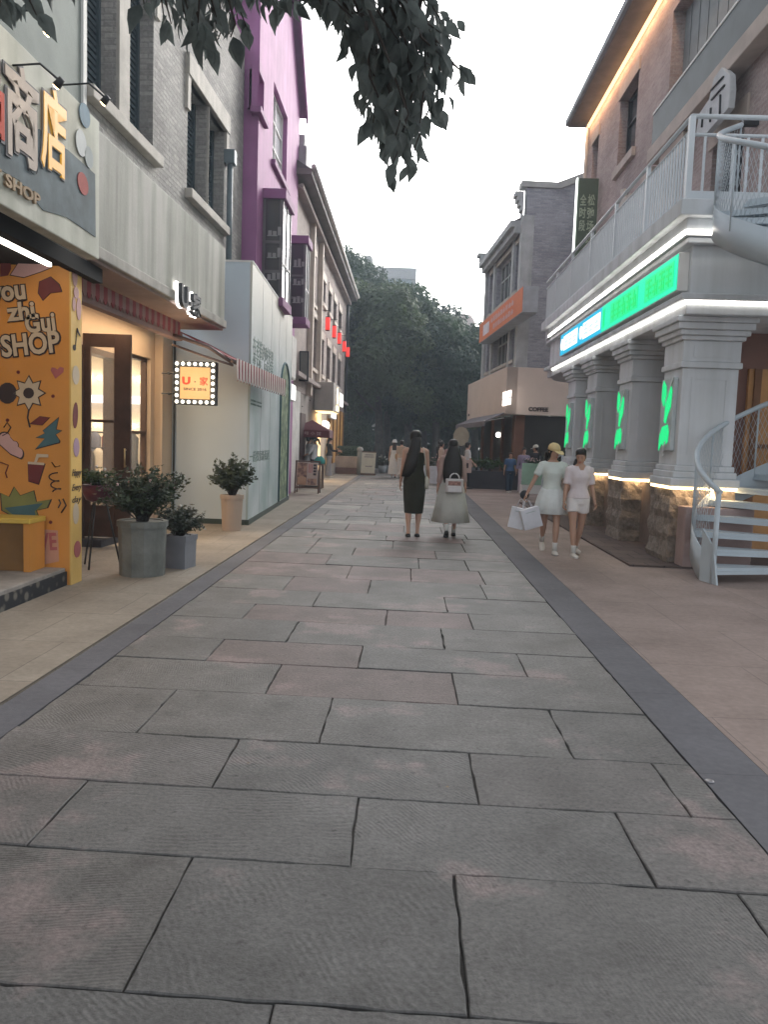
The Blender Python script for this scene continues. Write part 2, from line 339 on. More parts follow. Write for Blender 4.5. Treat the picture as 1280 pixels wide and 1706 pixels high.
for i in range(len(rows)-1):
    a,b_=rows[i],rows[i+1]
    js=JT.get(a)
    if js is None:
        js=[];x=XL+random.uniform(.3,1.1)
        while x<XR-.25: js.append(x); x+=random.uniform(.55,1.25)
    xs=[XL]+[j+random.uniform(-.02,.02) for j in js]+[XR]
    sk=-.03 if a<12 else 0
    for k in range(len(xs)-1):
        x0,x1=xs[k],xs[k+1]
        g=.0034 if a<9 else .005
        # jagged outline
        n1=max(2,int((x1-x0)/.07)); n2=max(2,int((b_-a)/.08)) if a<12 else 2
        if a>=12:n1=4
        jg=lambda:random.choice([random.uniform(-.003,.003)]*5+[random.uniform(-.009,.009)])
        top=random.uniform(-.003,.004); tilt=random.uniform(-.003,.003)
        P=[]
        for q in range(n1): P.append((x0+g+(x1-x0-2*g)*q/n1,a+g+jg()))
        for q in range(n2): P.append((x1-g+jg(),a+g+(b_-a-2*g)*q/n2))
        for q in range(n1): P.append((x1-g-(x1-x0-2*g)*q/n1,b_-g+jg()))
        for q in range(n2): P.append((x0+g+jg(),b_-g-(b_-a-2*g)*q/n2))
        cx,cy=(x0+x1)/2,(a+b_)/2; n=len(P); base=len(vs)
        for (zz,ins) in ((-.03,0),(-.004,0),(0,.004)):
            for x,y in P:
                dx=cx-x;dy=cy-y; 
                xx=x+ins*(1 if dx>0 else -1)*(1 if abs(abs(dx)-(x1-x0)/2)<.03 else 0); yy=y+ins*(1 if dy>0 else -1)*(1 if abs(abs(dy)-(b_-a)/2)<.03 else 0)
                vs.append((xx,yy+sk*xx,zz+(top+tilt*dx*2 if zz>-.02 else 0)))
        for r_ in range(2):
            for q in range(n): fs.append((base+r_*n+q,base+r_*n+(q+1)%n,base+(r_+1)*n+(q+1)%n,base+(r_+1)*n+q))
        fs.append(tuple(base+2*n+q for q in range(n)))
        pr_=.3 if 4.2<a<10 else (.0 if a<4 else .1)
        c=random.choice(ROSE) if random.random()<pr_ else random.choice(GREY)
        if 13<a<30 and random.random()<.15: c=(.34,.33,.31)
        c=mul(c,.64*random.uniform(.92,1.08)*(1.08 if a>6 else 1)); nf=2*n+1  # farther slabs toned lighter, so the near tree shade is partly in the colour
        an=random.uniform(-1.6,1.6); f=random.choice([230,330,420])
        tones+= [c]*nf; dirs+=[(math.cos(an)*f,math.sin(an)*f,0)]*nf
me=bpy.data.meshes.new('road'); me.from_pydata(vs,[],fs); me.update(); uvs(me)
A=me.attributes.new('tone','FLOAT_COLOR','FACE'); A.data.foreach_set('color',np.array([(*t,1) for t in tones],np.float32).ravel())
A=me.attributes.new('chisel','FLOAT_VECTOR','FACE'); A.data.foreach_set('vector',np.array(dirs,np.float32).ravel())
obj('road',me,m_stone,kind='structure')
obj('road_bed',MB().box((XL-.02,-3,-.05),(XR+.02,46,-.016)),M('joint_soil',(.045,.042,.038),scale=9,bump=.6,bscale=120),kind='structure')
m_band=BR('band_stone',[(.135,.135,.15),(.15,.15,.165)],(.09,.09,.10),w=.6,h=1.2,ms=.003,stain=.3,off=0,bump=.2,noisy=.22)
def ribbon(name,pl,pr,z,mat,zb=-.05):
    mb=MB()
    for i in range(len(pl)-1):
        a,b_,c,d=pl[i],pr[i],pr[i+1],pl[i+1]
        mb.hexa([(*a,zb),(*b_,zb),(*c,zb),(*d,zb),(*a,z),(*b_,z),(*c,z),(*d,z)])
    return obj(name,mb,mat,kind='structure')
ribbon('kerb_band',[(-2.2,-3),(-2.14,7.4),(-2.12,41)],[(XL-.004,-3),(XL-.004,7.4),(XL-.004,41)],.001,m_band)
ribbon('kerb_band',[(XR+.004,-3),(XR+.004,7.4),(XR+.004,41)],[(1.70,-3),(1.78,7.4),(1.95,30)]+[(1.98,41)],.001,m_band) if False else ribbon('kerb_band',[(XR+.004,-3),(XR+.004,7.4),(XR+.004,41)],[(1.70,-3),(1.78,7.4),(1.9,41)],.001,m_band)
m_pvl=BR('pavement_left_tiles',[(.29,.25,.205),(.33,.29,.24)],(.19,.165,.14),w=.6,h=.9,ms=.004,stain=.35,off=.5,bump=.25,noisy=.22)
m_pvr=BR('pavement_right_tiles',[(.30,.235,.21),(.335,.265,.235)],(.21,.17,.155),w=.9,h=1.1,ms=.004,stain=.35,off=.3,bump=.25,noisy=.22)
ribbon('pavement',[(-14,-3),(-14,45)],[(-2.204,-3),(-2.124,45)],0,m_pvl)
ribbon('pavement',[(1.704,-3),(1.784,7.4),(1.904,41)],[(22,-3),(22,7.4),(22,41)],0,m_pvr)
obj('cross_street',MB().box((-40,46.2,-.018),(40,60,-.004)),M('asphalt',(.055,.055,.055),scale=1,bump=.4,bscale=90),kind='structure')

# ============================================================ LEFT: shared frames
LB=Fr((-4.35,8),(-4.15,13.2),(1,0))     # door wall of the clothes shop
LF=Fr((-3.10,8.0),(-2.97,12.0),(1,0))   # concrete fascia face
LK=Fr((-3.75,8),(-3.49,16),(1,0))       # upper brick face
m_brickL=BR('grey_brick',[(.36,.35,.335),(.50,.485,.46)],(.38,.37,.355),w=.24,h=.07,ms=.012,stain=.4,noisy=.35,bump=.9)
m_conc=M('weathered_concrete',(.46,.455,.42),streak=.42,scale=1.5,bump=.25,bscale=30,var=.12)
m_trimL=M('stone_trim',(.46,.43,.39),scale=3,bump=.2,streak=.15)
m_dark=M('dark_metal',(.035,.04,.045),rough=.45,bump=.03,var=.1)
m_louvre=M('blue_grey_louvre',(.06,.085,.10),rough=.5,bump=.05,var=.15)
m_glassd=GL('dark_glass',(.03,.035,.04))
m_black=M('black_void',(.012,.012,.012),rough=.9,bump=0)
m_beige=M('warm_plaster',(.52,.42,.32),scale=1.2,bump=.12,bscale=25,var=.08)
m_wood=M('dark_brown_wood',(.075,.045,.035),rough=.5,scale=4,bump=.1,var=.3)
m_strip=EM('led_strip',(1,.93,.84),3.2)
m_warm=EM('warm_lamp',(1,.72,.38),9)
m_white=M('white_paint',(.72,.72,.70),var=.05,bump=.05)

# ---- gift shop (nearest, left)
gift=thing('gift_shop','gift shop with an orange painted pier and open front under a big picture sign','shop',(-3.6,5,0))
PF=Fr((-3.27,7.44),(-3.25,7.67),(1,0))
pz=3.05
m_or=M('orange_paint',(.62,.27,.055),scale=1.1,var=.12,bump=.08,rough=.6)
m_ye=M('yellow_paint',(.70,.46,.14),scale=1.3,var=.12,bump=.08,rough=.6)
# the pier: wide face looks at the camera
PCY=7.45
FC=lambda px,py,y=PCY: AT(px,py,y)
pier=obj('painted_pier',MB().box((-5.2,PCY,-.03),(-3.262,PCY+.24,pz)),m_or,gift)
obj('yellow_return',MB().box((-3.261,PCY-.003,-.03),(-3.245,PCY+.243,pz)),m_ye,pier)
x_of=lambda px: AT(px,700,PCY).x
# drawings on the pier (flat paint, 4 mm proud)
def paint(name,pts,mat,y=PCY,o=.004,th=.004,parent=pier):
    P=[AT(a,b,y) for a,b in pts]; P=[V((p.x,y-o,p.z)) for p in P]
    return obj(name,MB().prism(P,(0,th*.9,0)),mat,parent)
m_ink=M('black_ink',(.045,.03,.03),bump=0,var=.1); m_cream=M('cream_paint',(.55,.45,.33),bump=0,var=.1)
m_teal=M('teal_paint',(.06,.13,.15),bump=0,var=.2); m_pink=M('pink_paint',(.58,.36,.34),bump=0,var=.12)
m_maroon=M('maroon_paint',(.16,.035,.035),bump=0,var=.2); m_magenta=M('magenta_paint',(.40,.12,.12),bump=0,var=.2); m_lilac=M('lilac_paint',(.38,.25,.33),bump=0,var=.12)
for s,x0,x1,y0,y1,sl in (('you',-16,43,478,511,-.1),('zhi',11,58,504,533,-.1),('Gui',42,92,522,553,-.1),('SHOP',2,100,556,590,-.1)):
    a=AT(x0,y1,PCY); b_=AT(x1,y0,PCY)
    o=V(((a.x+b_.x)/2,PCY-.004,(a.z+b_.z)/2)); r_=R(7)
    text(s,'lettering_outline',m_ink,pier,o,(1,0,0),UPV,(b_.x-a.x)*1.06,(b_.z-a.z)*1.12,.004,bold=.085,rot=r_)
    text(s,'lettering',m_cream,pier,o+V((0,-.005,0)),(1,0,0),UPV,(b_.x-a.x),(b_.z-a.z),.004,bold=.03,rot=r_)
def outlined(name,pts,mat,g=1.12):
    cx=sum(p[0] for p in pts)/len(pts); cy=sum(p[1] for p in pts)/len(pts)
    paint('outline',[(cx+(x-cx)*g,cy+(y-cy)*g) for x,y in pts],m_ink,o=.004); paint(name,pts,mat,o=.009)
outlined('lightning_bolt',[(97,697),(72,718),(75,722),(61,729),(75,730),(60,747),(98,737),(99,734),(92,724),(102,718),(93,716)],m_teal,1.1)
outlined('cloud',[(0,740)]+[(8+9*math.cos(a),729-8*math.sin(a)) for a in np.linspace(math.pi,0,7)]+[(24+6*math.cos(a),742-7*math.sin(a)) for a in np.linspace(1.8,-.3,5)]+[(33+5*math.cos(a),755-8*math.sin(a)) for a in np.linspace(1.2,-1.4,6)]+[(18,756)],m_pink)
outlined('cup',[(47,772),(74,774),(64,806),(48,801)],m_maroon,1.1)
paint('cup_lid',[(47,769),(74,771),(74,775),(47,773)],m_cream,o=.013)
paint('straw',[(57,772),(62,756),(81,757),(81,762),(65,762),(61,773)],m_cream,o=.017)
paint('heart',[(92,631),(84,617),(86,612),(92,613),(95,616),(100,611),(106,613),(105,620)],m_magenta)
paint('painted_cap',[(0,423),(12,421),(17,430),(18,448),(13,459),(0,461)],m_maroon)
def stroke(name,pts,mat,wd=.014,y=PCY,o=.006,parent=pier):
    P=[AT(a,b,y) for a,b in pts]; P=[V((p.x,y-o,p.z)) for p in P]
    obj(name,MB().tube(P,wd/2,5),mat,parent)
stroke('squiggle',[(88+8*math.cos(t*2.2)+t*1.0,788+t*4.6-3*math.sin(t*2.2)) for t in np.linspace(0,7,26)],m_ink,.012)
stroke('motion_mark',[(98,832),(101,838),(97,846)],m_ink,.012); stroke('motion_mark',[(105,831),(110,842),(102,854)],m_ink,.014)
stroke('swirl',[(0,770),(14,775),(9,788),(12,796)],m_maroon,.012)
paint('pink_patch',[(50,880),(96,884),(98,935),(52,945)],M('pink_patch_paint',(.52,.28,.2),bump=0,var=.15),o=.003,th=.002)
a=AT(46,917,PCY); b_=AT(93,889,PCY)
text('LOVE','love_lettering',m_magenta,pier,V(((a.x+b_.x)/2-.04,PCY-.006,(a.z+b_.z)/2)),(1,0,0),UPV,(b_.x-a.x)*1.35,b_.z-a.z,.004,bold=.02,rot=R(4))
# plain generic stand-ins for the large doodles
fl_=[(48+(17 if k%2 else 27)*math.cos(a_)*.95,655+(17 if k%2 else 27)*math.sin(a_)) for k,a_ in enumerate(np.linspace(0,2*math.pi,17)[:-1])]
outlined('flower_doodle',fl_,m_cream,1.13); paint('flower_centre',[(48+9*math.cos(a_),655+9*math.sin(a_)) for a_ in np.linspace(0,2*math.pi,13)[:-1]],m_ink,o=.013)
stroke('flower_stalk',[(48,682),(46,696),(50,712)],m_ink,.016); outlined('leaf_doodle',[(50,706),(66,694),(82,696),(70,708)],m_maroon,1.1)
outlined('striped_ball',[(12+15*math.cos(a_),655+17*math.sin(a_)) for a_ in np.linspace(0,2*math.pi,15)[:-1]],m_ink,1.05)
outlined('hat_doodle',[(18,458),(30,440),(44,430),(72,432),(84,446),(70,452),(40,462)],m_pink,1.08); outlined('ribbon_doodle',[(66,470),(84,462),(98,474),(102,486),(84,488),(72,500),(64,488)],m_maroon,1.08)
outlined('leafy_doodle',[(2,822),(16,828),(24,812),(34,826),(56,818),(60,836),(84,832),(78,846),(60,850),(66,866),(50,872),(26,862),(4,850)],M('olive_paint',(.20,.21,.07),bump=0),1.06); paint('teal_patch',[(8,846),(40,842),(72,838),(58,852),(62,868),(34,866)],m_teal,o=.014)
for cx_,cy_ in ((20,900),(30,620),(88,660),(12,700),(84,870)): paint('dot',[(cx_+3*math.cos(a_),cy_+3*math.sin(a_)) for a_ in np.linspace(0,2*math.pi,9)[:-1]],m_maroon)
stroke('curl',[(6,712),(12,704),(18,712),(12,722),(4,726)],m_ink,.012); stroke('star_line',[(86,770),(92,778),(100,776)],m_ink,.01)
# narrow yellow return: bow, note, bean shapes, words
yx=-3.244
def rpaint(name,pts,mat,o=.004):
    # px across the return maps to y along it
    P=[]
    for a,b_ in pts:
        t=(a-112)/21; y=PCY+.0+.235*max(0,min(1,t)); z=CH+(728-b_+ (a-113)*.0)/1300*(y)*1.0
        z=AT(122,b_,PCY+.12).z; P.append(V((yx+o-.004,y,z)))
    return obj(name,MB().prism(P,(.004,0,0)),mat,pier)
def ell(cx,cy,rx,ry,n=14,rot=0): return [(cx+rx*math.cos(t)*math.cos(rot)-ry*math.sin(t)*math.sin(rot)*.5,cy+ry*math.sin(t)*math.cos(rot)+rx*math.cos(t)*math.sin(rot)*2) for t in np.linspace(0,2*math.pi,n,endpoint=False)]
rpaint('pink_bow',ell(119,462,5,17),m_pink); rpaint('pink_bow_tail',ell(127,513,5,19),m_pink); rpaint('pink_bow_tail',ell(117,508,3,12),m_pink,.006); rpaint('bow_knot',ell(121,488,5,10),m_pink,.008)
rpaint('note_head',ell(118,580,3,5),m_ink); rpaint('note_stem',[(119,580),(120,580),(124,546),(123,546)],m_ink,.006); rpaint('note_flag',[(123,546),(129,556),(129,559),(123,552)],m_ink,.008)
rpaint('purple_bean',ell(120,692,5,22,rot=.12),m_maroon); rpaint('lilac_bean',ell(122,745,6,16),m_lilac); rpaint('painted_leaf',ell(121,855,6,18),m_cream); rpaint('brown_patch',ell(124,915,7,14),m_magenta); rpaint('white_patch',ell(121,625,7,16),m_cream)
for s,y0,y1 in (('Happy',781,796),('Every',806,820),('day',826,840)):
    p0=AT(122,y1,PCY+.12); p1=AT(122,y0,PCY+.12)
    text(s,'hand_lettering',m_ink,pier,(yx+.001,PCY+.12,(p0.z+p1.z)/2),(0,1,0),UPV,.2,p1.z-p0.z,.003,slant=.2)
# step, bench, black canopy, shop interior
m_step=M('step_stone',(.27,.25,.23),scale=5,bump=.3,var=.25)
st=obj('entrance_step',MB().box((-6.5,2.5,-.02),(-3.30,PCY-.004,.17)),m_step,gift,bevel=.01)
m_patt,nt_,b__=_base('patterned_riser',.7); tc=N(nt_,'ShaderNodeTexCoord'); vo=N(nt_,'ShaderNodeTexVoronoi',Scale=9.0); rp=N(nt_,'ShaderNodeValToRGB'); rp.color_ramp.elements[0].color=(.16,.15,.13,1); rp.color_ramp.elements[1].color=(.02,.022,.028,1); rp.color_ramp.elements[0].position=.25; rp.color_ramp.elements[1].position=.42
nt_.links.new(tc.outputs['Object'],vo.inputs['Vector']); nt_.links.new(vo.outputs['Distance'],rp.inputs[0]); nt_.links.new(rp.outputs[0],b__.inputs['Base Color'])
obj('step_riser',MB().box((-3.30,2.5,0),(-3.285,PCY-.006,.135)),m_patt,st)
be=thing('bench','yellow painted box bench against the orange wall','bench',(-4,7.2,.17))
m_yb=M('yellow_bench_paint',(.60,.42,.08),rough=.45,bump=.08)
bz=AT(40,870,7.0).z; bex=AT(49,900,7.12).x
obj('seat',MB().box((-5.2,7.10,bz-.03),(bex+.01,PCY-.02,bz+.02)),m_yb,be,bevel=.008)
obj('leg',MB().box((bex-.06,7.12,.172),(bex,PCY-.03,bz-.03)),m_or,be)
obj('front_panel',MB().box((-5.2,7.16,.172),(bex-.06,7.2,bz-.03)),M('bench_brown',(.2,.11,.04)),be)
can=obj('canopy',MB().box((-6.5,2.2,3.06),(-3.26,PCY+.5,3.14)),m_black,gift)
obj('canopy_edge',MB().box((-3.259,2.2,3.0),(-3.16,PCY+.55,3.14)),m_black,can)
obj('led_strip',MB().box((-3.42,3,3.02),(-3.385,7.35,3.055)),m_strip,can)
obj('shop_wall',MB().box((-6.6,2.0,-.02),(-6.5,8.2,3.06)),m_or,gift)
lp=bpy.data.lights.new('shop_lamp','AREA'); lp.energy=4.5; lp.shape='RECTANGLE'; lp.size=.3; lp.size_y=3; lp.color=(1,.72,.42)
lo=link(bpy.data.objects.new('shop_lamp',lp)); lo.location=(-3.5,5.6,3.0)
# sign board with the picture
SF=Fr((-2.97,4.0),(-2.90,7.66),(1,0))
su1=SF.u(165,430); zb=SF.z(165,433); ztp=SF.z(165,203)
m_board=M('sign_board',(.56,.57,.50),streak=.22,scale=2,bump=.06)
sg=obj('picture_sign',MB().fbox(SF,-2.5,su1,-.12,0,zb,ztp),m_board,label='big pale picture sign reading 商店 above the gift shop entrance',cat='sign',bevel=.01)
def sp(pts,o,mat,name,th=.006):
    P=[]
    for a,b_ in pts:
        u,z=SF.hit(a,b_,o); P.append(SF.P(u,o,z))
    n=SF.n*th; return obj(name,MB().prism(P,(n.x,n.y,0)),mat,sg)
m_blue=M('sign_blue_grey',(.12,.155,.17),scale=4,var=.3,bump=.05)
sp([(-40,205),(-40,262),(30,300),(70,350),(110,362),(158,395),(157,290),(140,275),(112,250),(90,236),(64,215),(20,240),(10,225)],.001,m_blue,'painted_ground')
m_gold=EMD('lit_yellow_letter',225,165,45,.8); m_lw=M('letter_white',(.55,.48,.42),bump=.02); m_lr=M('letter_red',(.50,.08,.05),bump=.02)
def signchar(s,x0,x1,y0,y1,mat,dep=.06):
    u0,u1=SF.u(x0,250),SF.u(x1,250); xm=(x0+x1)/2
    z1=SF.z(xm,y0); z0=SF.z(xm,y1)
    ftext(s,'letter_outline',M('letter_grey',(.20,.20,.21),bump=0),sg,SF,u0-.02,u1+.02,z0-.02,z1+.02,.008,'L',dep*.6,bold=.03)
    ftext(s,'letter',mat,sg,SF,u0,u1,z0,z1,.008,'L',dep,bold=.02)
signchar('礼',-40,-7,-30,200,m_lr) if False else None
signchar('品',-44,2,62,220,m_lr,.016); signchar('商',4,60,112,272,m_lw,.016); signchar('店',64,106,148,290,m_gold,.016)
u0,u1=SF.u(-60,330),SF.u(62,330); ftext('GIFT SHOP','sub_lettering',M('letter_tan',(.35,.26,.17)),sg,SF,u0,u1,SF.z(2,308),SF.z(2,286),.006,'L',.02,bold=.03)
for cx_,cy_,rx_,ry_,mt_ in ((140,192,9,20,M('balloon_slate',(.20,.28,.34),bump=0)),(134,238,9,22,M('balloon_white',(.55,.58,.58),bump=0)),(147,262,7,18,M('balloon_grey',(.38,.42,.42),bump=0)),(137,306,9,18,M('balloon_red',(.36,.08,.07),bump=0))):
    sp([(cx_+rx_*math.cos(t),cy_+ry_*math.sin(t)+.9*rx_*math.cos(t)) for t in np.linspace(0,2*math.pi,15)[:-1]],.008,mt_,'balloon')
# picture lights over the sign
for i,(px,py) in enumerate(((85,48),(101,136),(178,165))):
    p=SF.P(SF.u(px,py,.35),.35,SF.z(px,py,.35)); t=thing('picture_light','black spotlight on an arm '+['over the top left corner of the picture sign','over the middle of the picture sign','past the right end of the picture sign'][i],'lamp',p,'spotlights over the picture sign')
    m=MB().loft([p+V((.01,0,.02)),p+V((-.04,.015,-.025))],[.024,.032],10)
    obj('lamp_head',m,m_dark,t); q=V((p.x-.42,p.y,p.z+.10)); obj('arm',MB().tube([p,p+V((-.15,0,.12)),q],.009,6),m_dark,t)
    obj('lens',MB().loft([p+V((-.0415,.0155,-.026)),p+V((-.045,.0165,-.0285))],[.025,.024],10),m_warm,t)

# ---- grey brick building with clothes shop
bk=thing('brick_building','grey brick building with twin tall windows above a concrete fascia and a clothes shop','building',(-3.6,12,0))
wins=[LK.rect([(145,-60),(193,-60),(193,170),(145,128)]),LK.rect([(212,-60),(254,60),(254,252),(212,215)]),LK.rect([(313,143),(342,190),(342,372),(313,345)]),LK.rect([(345,190),(371,235),(371,400),(345,372)])]
def norm(q,z0,z1): return (q[0],q[1],z0,z1)
g1z0=LK.z(212,214); wins[0]=norm(wins[0],g1z0,g1z0+2.3); wins[1]=norm(wins[1],g1z0,g1z0+2.3)
g2z0=LK.z(342,374); g2z1=LK.z(342,172); g2z0=g1z0; wins[2]=norm(wins[2],g2z0,LK.z(342,172)); wins[3]=norm(wins[3],g2z0,LK.z(342,172))
ub0=LK.u(131,100); ubE=LK.u(404,300)
mb=MB(); wall(mb,LK,ub0,ubE,3.3,9.2,[w_ for w_ in wins],depth=.25)
mb.quad(LK.P(ubE,0,3.3),LK.P(ubE,-4,3.3),LK.P(ubE,-4,9.2),LK.P(ubE,0,9.2)).quad(LK.P(ub0,0,9.2),LK.P(ubE,0,9.2),LK.P(ubE,-4,9.2),LK.P(ub0,-4,9.2))
bw=obj('brick_wall',mb,m_brickL,bk)
mb=MB(); mb.fbox(LK,ub0-5,ub0-.001,-.3,.03,3.3,9.2); obj('plaster_wall',mb,M('green_grey_plaster',(.23,.26,.24),scale=1.2,bump=.2),bk)
obj('corner_trim',MB().fbox(LK,ub0-.02,ub0+.06,.031,.06,4.6,9.2),m_white,bk)
for i,q in enumerate(wins):
    p=obj('window',MB().fbox(LK,q[0]-.01,q[1]+.01,-.28,-.25,q[2]-.01,q[3]+.01),m_louvre,bk)
    m=MB()
    z=q[2]+.03
    while z<q[3]-.05: m.fbox(LK,q[0]+.05,q[1]-.05,-.249,-.225,z,z+.045); z+=.075
    m.fbox(LK,q[0],q[0]+.05,-.249,-.19,q[2],q[3]).fbox(LK,q[1]-.05,q[1],-.249,-.19,q[2],q[3]).fbox(LK,(q[0]+q[1])/2-.02,(q[0]+q[1])/2+.02,-.249,-.2,q[2],q[3])
    obj('louvres',m,m_louvre,p)
for a,b_ in ((0,1),(2,3)):
    q0,q1=wins[a],wins[b_]
    obj('sill',MB().fbox(LK,q0[0]-.1,q1[1]+.12,-.2,.12,q0[2]-.14,q0[2]),m_trimL,bk,bevel=.01)
    m=MB().fbox(LK,q0[1]+.002,q1[0]-.002,-.2,.04,q0[2],q0[3]); obj('mullion',m,m_trimL,bk)
    obj('lintel',MB().fbox(LK,q0[0]-.14,q1[1]+.16,-.1,.07,q0[3],q0[3]+.32),m_trimL,bk,bevel=.01)
    obj('surround',MB().fbox(LK,q0[0]-.14,q0[0]-.001,-.1,.05,q0[3]-.5,q0[3]),m_trimL,bk); obj('surround',MB().fbox(LK,q1[1]+.001,q1[1]+.14,-.1,.05,q0[3]-.5,q0[3]),m_trimL,bk)
dp=LK.P(LK.u(383,300,.09),.09,0)
pipe=obj('downpipe',MB().tube([(dp.x,dp.y,4.4),(dp.x,dp.y,6.45)],.055,10),M('blue_grey_pipe',(.16,.2,.22),rough=.5),bk)
obj('rain_head',MB().box((dp.x-.1,dp.y-.1,6.45),(dp.x+.1,dp.y+.1,6.7)),M('blue_grey_pipe',(0,0,0)),pipe,bevel=.015)
# fascia (sunken concrete box) with chamfered foot
fu0=LF.u(166,440); fu1=LF.u(346,545)+.9
z0f=3.19; z1f=4.42
obj('fascia',MB().fbox(LF,-.35,fu1,-.62,0,z0f+.12,z1f),m_conc,bk,bevel=.015)
obj('fascia_foot',MB().fbox(LF,-.35,fu1,-.62,.035,z0f,z0f+.119),M('fascia_foot_concrete',(.42,.40,.37),streak=.3,scale=2),bk,bevel=.012)
m_soff=M('soffit_plaster',(.33,.25,.22),scale=2,bump=.1)
obj('soffit',MB().fbox(LF,-.35,fu1,-1.9,-.02,z0f-.03,z0f-.002),m_soff,bk)
# backlit letters
for s,x0,x1,y0,y1 in (('U',299,311,475,513),('·',313,318,502,510),('家',318,332,489,528)):
    u0,u1=LF.u(x0,500,.08),LF.u(x1,500,.08); xm=(x0+x1)/2; za,zb_=LF.z(xm,y1,.08),LF.z(xm,y0,.08)
    ftext(s,'backlit_halo',EM('halo_white',(1,.97,.93),1.6),bk,LF,u0-.03,u1-.01,za-.01,zb_+.02,.03,'L',.02,bold=.03)
    ftext(s,'fascia_letter',m_dark,bk,LF,u0,u1,za,zb_,.06,'L',.05,bold=.03)
# shop wall with door opening and window
wz=3.15
du0,du1=LB.u(139,700),LB.u(217,700); wu0,wu1=LB.u(219,700)+.0,LB.u(243,700)
du0=2.1; du1=3.18; wu0=3.34; wu1=4.56; wz0,wz1=.85,2.7
mb=MB(); wall(mb,LB,-.5,5.3,0,wz,[(du0,du1,0,2.62),(wu0,wu1,wz0,wz1)],depth=.16)
obj('shop_front_wall',mb,m_beige,bk)
obj('pilaster',MB().fbox(LB,4.72,5.2,.0,.14,0,wz),m_beige,bk,bevel=.01)
obj('door_step',MB().fbox(LB,du0-.1,du1+.1,-.15,.32,-.01,.10),M('dark_step',(.05,.05,.06)),bk,bevel=.008)
# interior: room with back wall, warm light, garments
mI=M('shop_interior',(.62,.55,.45),bump=.03,var=.06)
mb=MB(); mb.fbox(LB,-.6,5.4,-3.2,-3.1,0,wz).fbox(LB,-.6,-.5,-3.1,-.17,0,wz).fbox(LB,5.3,5.4,-3.1,-.17,0,wz).fbox(LB,-.5,5.3,-3.1,-.17,3.04,3.14).fbox(LB,-.5,5.3,-3.1,-.17,-.01,.02)
obj('shop_room',mb,mI,bk)
m_bulb=EM('bulb',(1,.86,.6),14)
mb=MB()
for k in range(9): mb.ball(LB.P(5.22,-.3-k*.17,2.42),.03,8,6)
for k in range(7): mb.ball(LB.P(5.2,-.35-k*.17,1.62),.03,8,6)
for k in range(3): mb.ball(LB.P(5.22,-.3,2.3-k*.14),.03,8,6)
obj('mirror_bulbs',mb,m_bulb,bk); obj('lit_shelf',MB().fbox(LB,5.1,5.29,-1.4,-.3,2.0,2.12),EM('shelf_glow',(1,.9,.85),1.2),bk); obj('mirror_edge',MB().fbox(LB,5.24,5.295,-.9,-.75,.02,1.95),m_wood,bk)
mb=MB(); mb.tube([LB.P(4.7,-.25,1.5),LB.P(4.7,-2.6,1.5)],.015,6).tube([LB.P(4.2,-.6,1.25),LB.P(4.2,-1.7,1.25)],.015,6)
obj('clothes_rail',mb,m_dark,bk)
gc=[(.05,.05,.06),(.6,.58,.52),(.35,.08,.05),(.12,.13,.18),(.5,.45,.38),(.08,.07,.07)]
for k in range(16):
    mb=MB(); h=random.uniform(.6,.95); uu=4.7 if k<10 else 4.2; oo=-.35-k*.21 if k<10 else -.7-(k-10)*.18; zz=1.5 if k<10 else 1.25
    mb.loft([LB.P(uu,oo,zz),LB.P(uu,oo,zz-.08),LB.P(uu,oo,zz-.4),LB.P(uu,oo,zz-h)],[(.03,.05),(.05,.16),(.05,.14),(.06,.17)],10,ref=(.6,.8,0))
    obj('garment',mb,M('garment_%d'%(k%6),gc[k%6]),bk)
for (u,o,z,e,sz) in ((2.6,-1.4,2.95,38,1.4),(4.0,-1.0,2.95,20,1.0)):
    l=bpy.data.lights.new('shop_lamp','AREA'); l.energy=e; l.size=sz; l.color=(1,.80,.55); p=LB.P(u,o,z)
    q=link(bpy.data.objects.new('shop_lamp',l)); q.location=p
# ceiling lamp under the soffit that lights door wall, the awning and hoarding end
l=bpy.data.lights.new('soffit_lamp','AREA'); l.energy=13; l.shape='RECTANGLE'; l.size=.2; l.size_y=2.6; l.color=(1,.70,.42)
q=link(bpy.data.objects.new('soffit_lamp',l)); q.location=LB.P(3.0,.45,3.1)
obj('soffit_light',MB().fbox(LB,1.6,4.3,.42,.48,3.125,3.15),EM('soffit_glow',(1,.74,.45),3),bk)
# window of the shop
p=obj('shop_window',MB().fbox(LB,wu0,wu1,-.14,-.13,wz0,wz1),CLEAR('clear_glass'),bk)
m=MB(); fw=.05
m.fbox(LB,wu0,wu0+fw,-.15,-.06,wz0,wz1).fbox(LB,wu1-fw,wu1,-.15,-.06,wz0,wz1).fbox(LB,wu0+fw,wu1-fw,-.15,-.06,wz1-fw,wz1).fbox(LB,wu0+fw,wu1-fw,-.15,-.06,wz0,wz0+fw).fbox(LB,wu0+fw,wu1-fw,-.15,-.07,1.5,1.54)
obj('window_frame',m,m_wood,p)
m=MB(); m.fbox(LB,du0,du0+.07,-.15,.02,.1,2.62).fbox(LB,du1-.07,du1,-.15,.02,.1,2.62).fbox(LB,du0+.07,du1-.07,-.15,.02,2.54,2.62)
obj('door_frame',m,m_wood,bk)
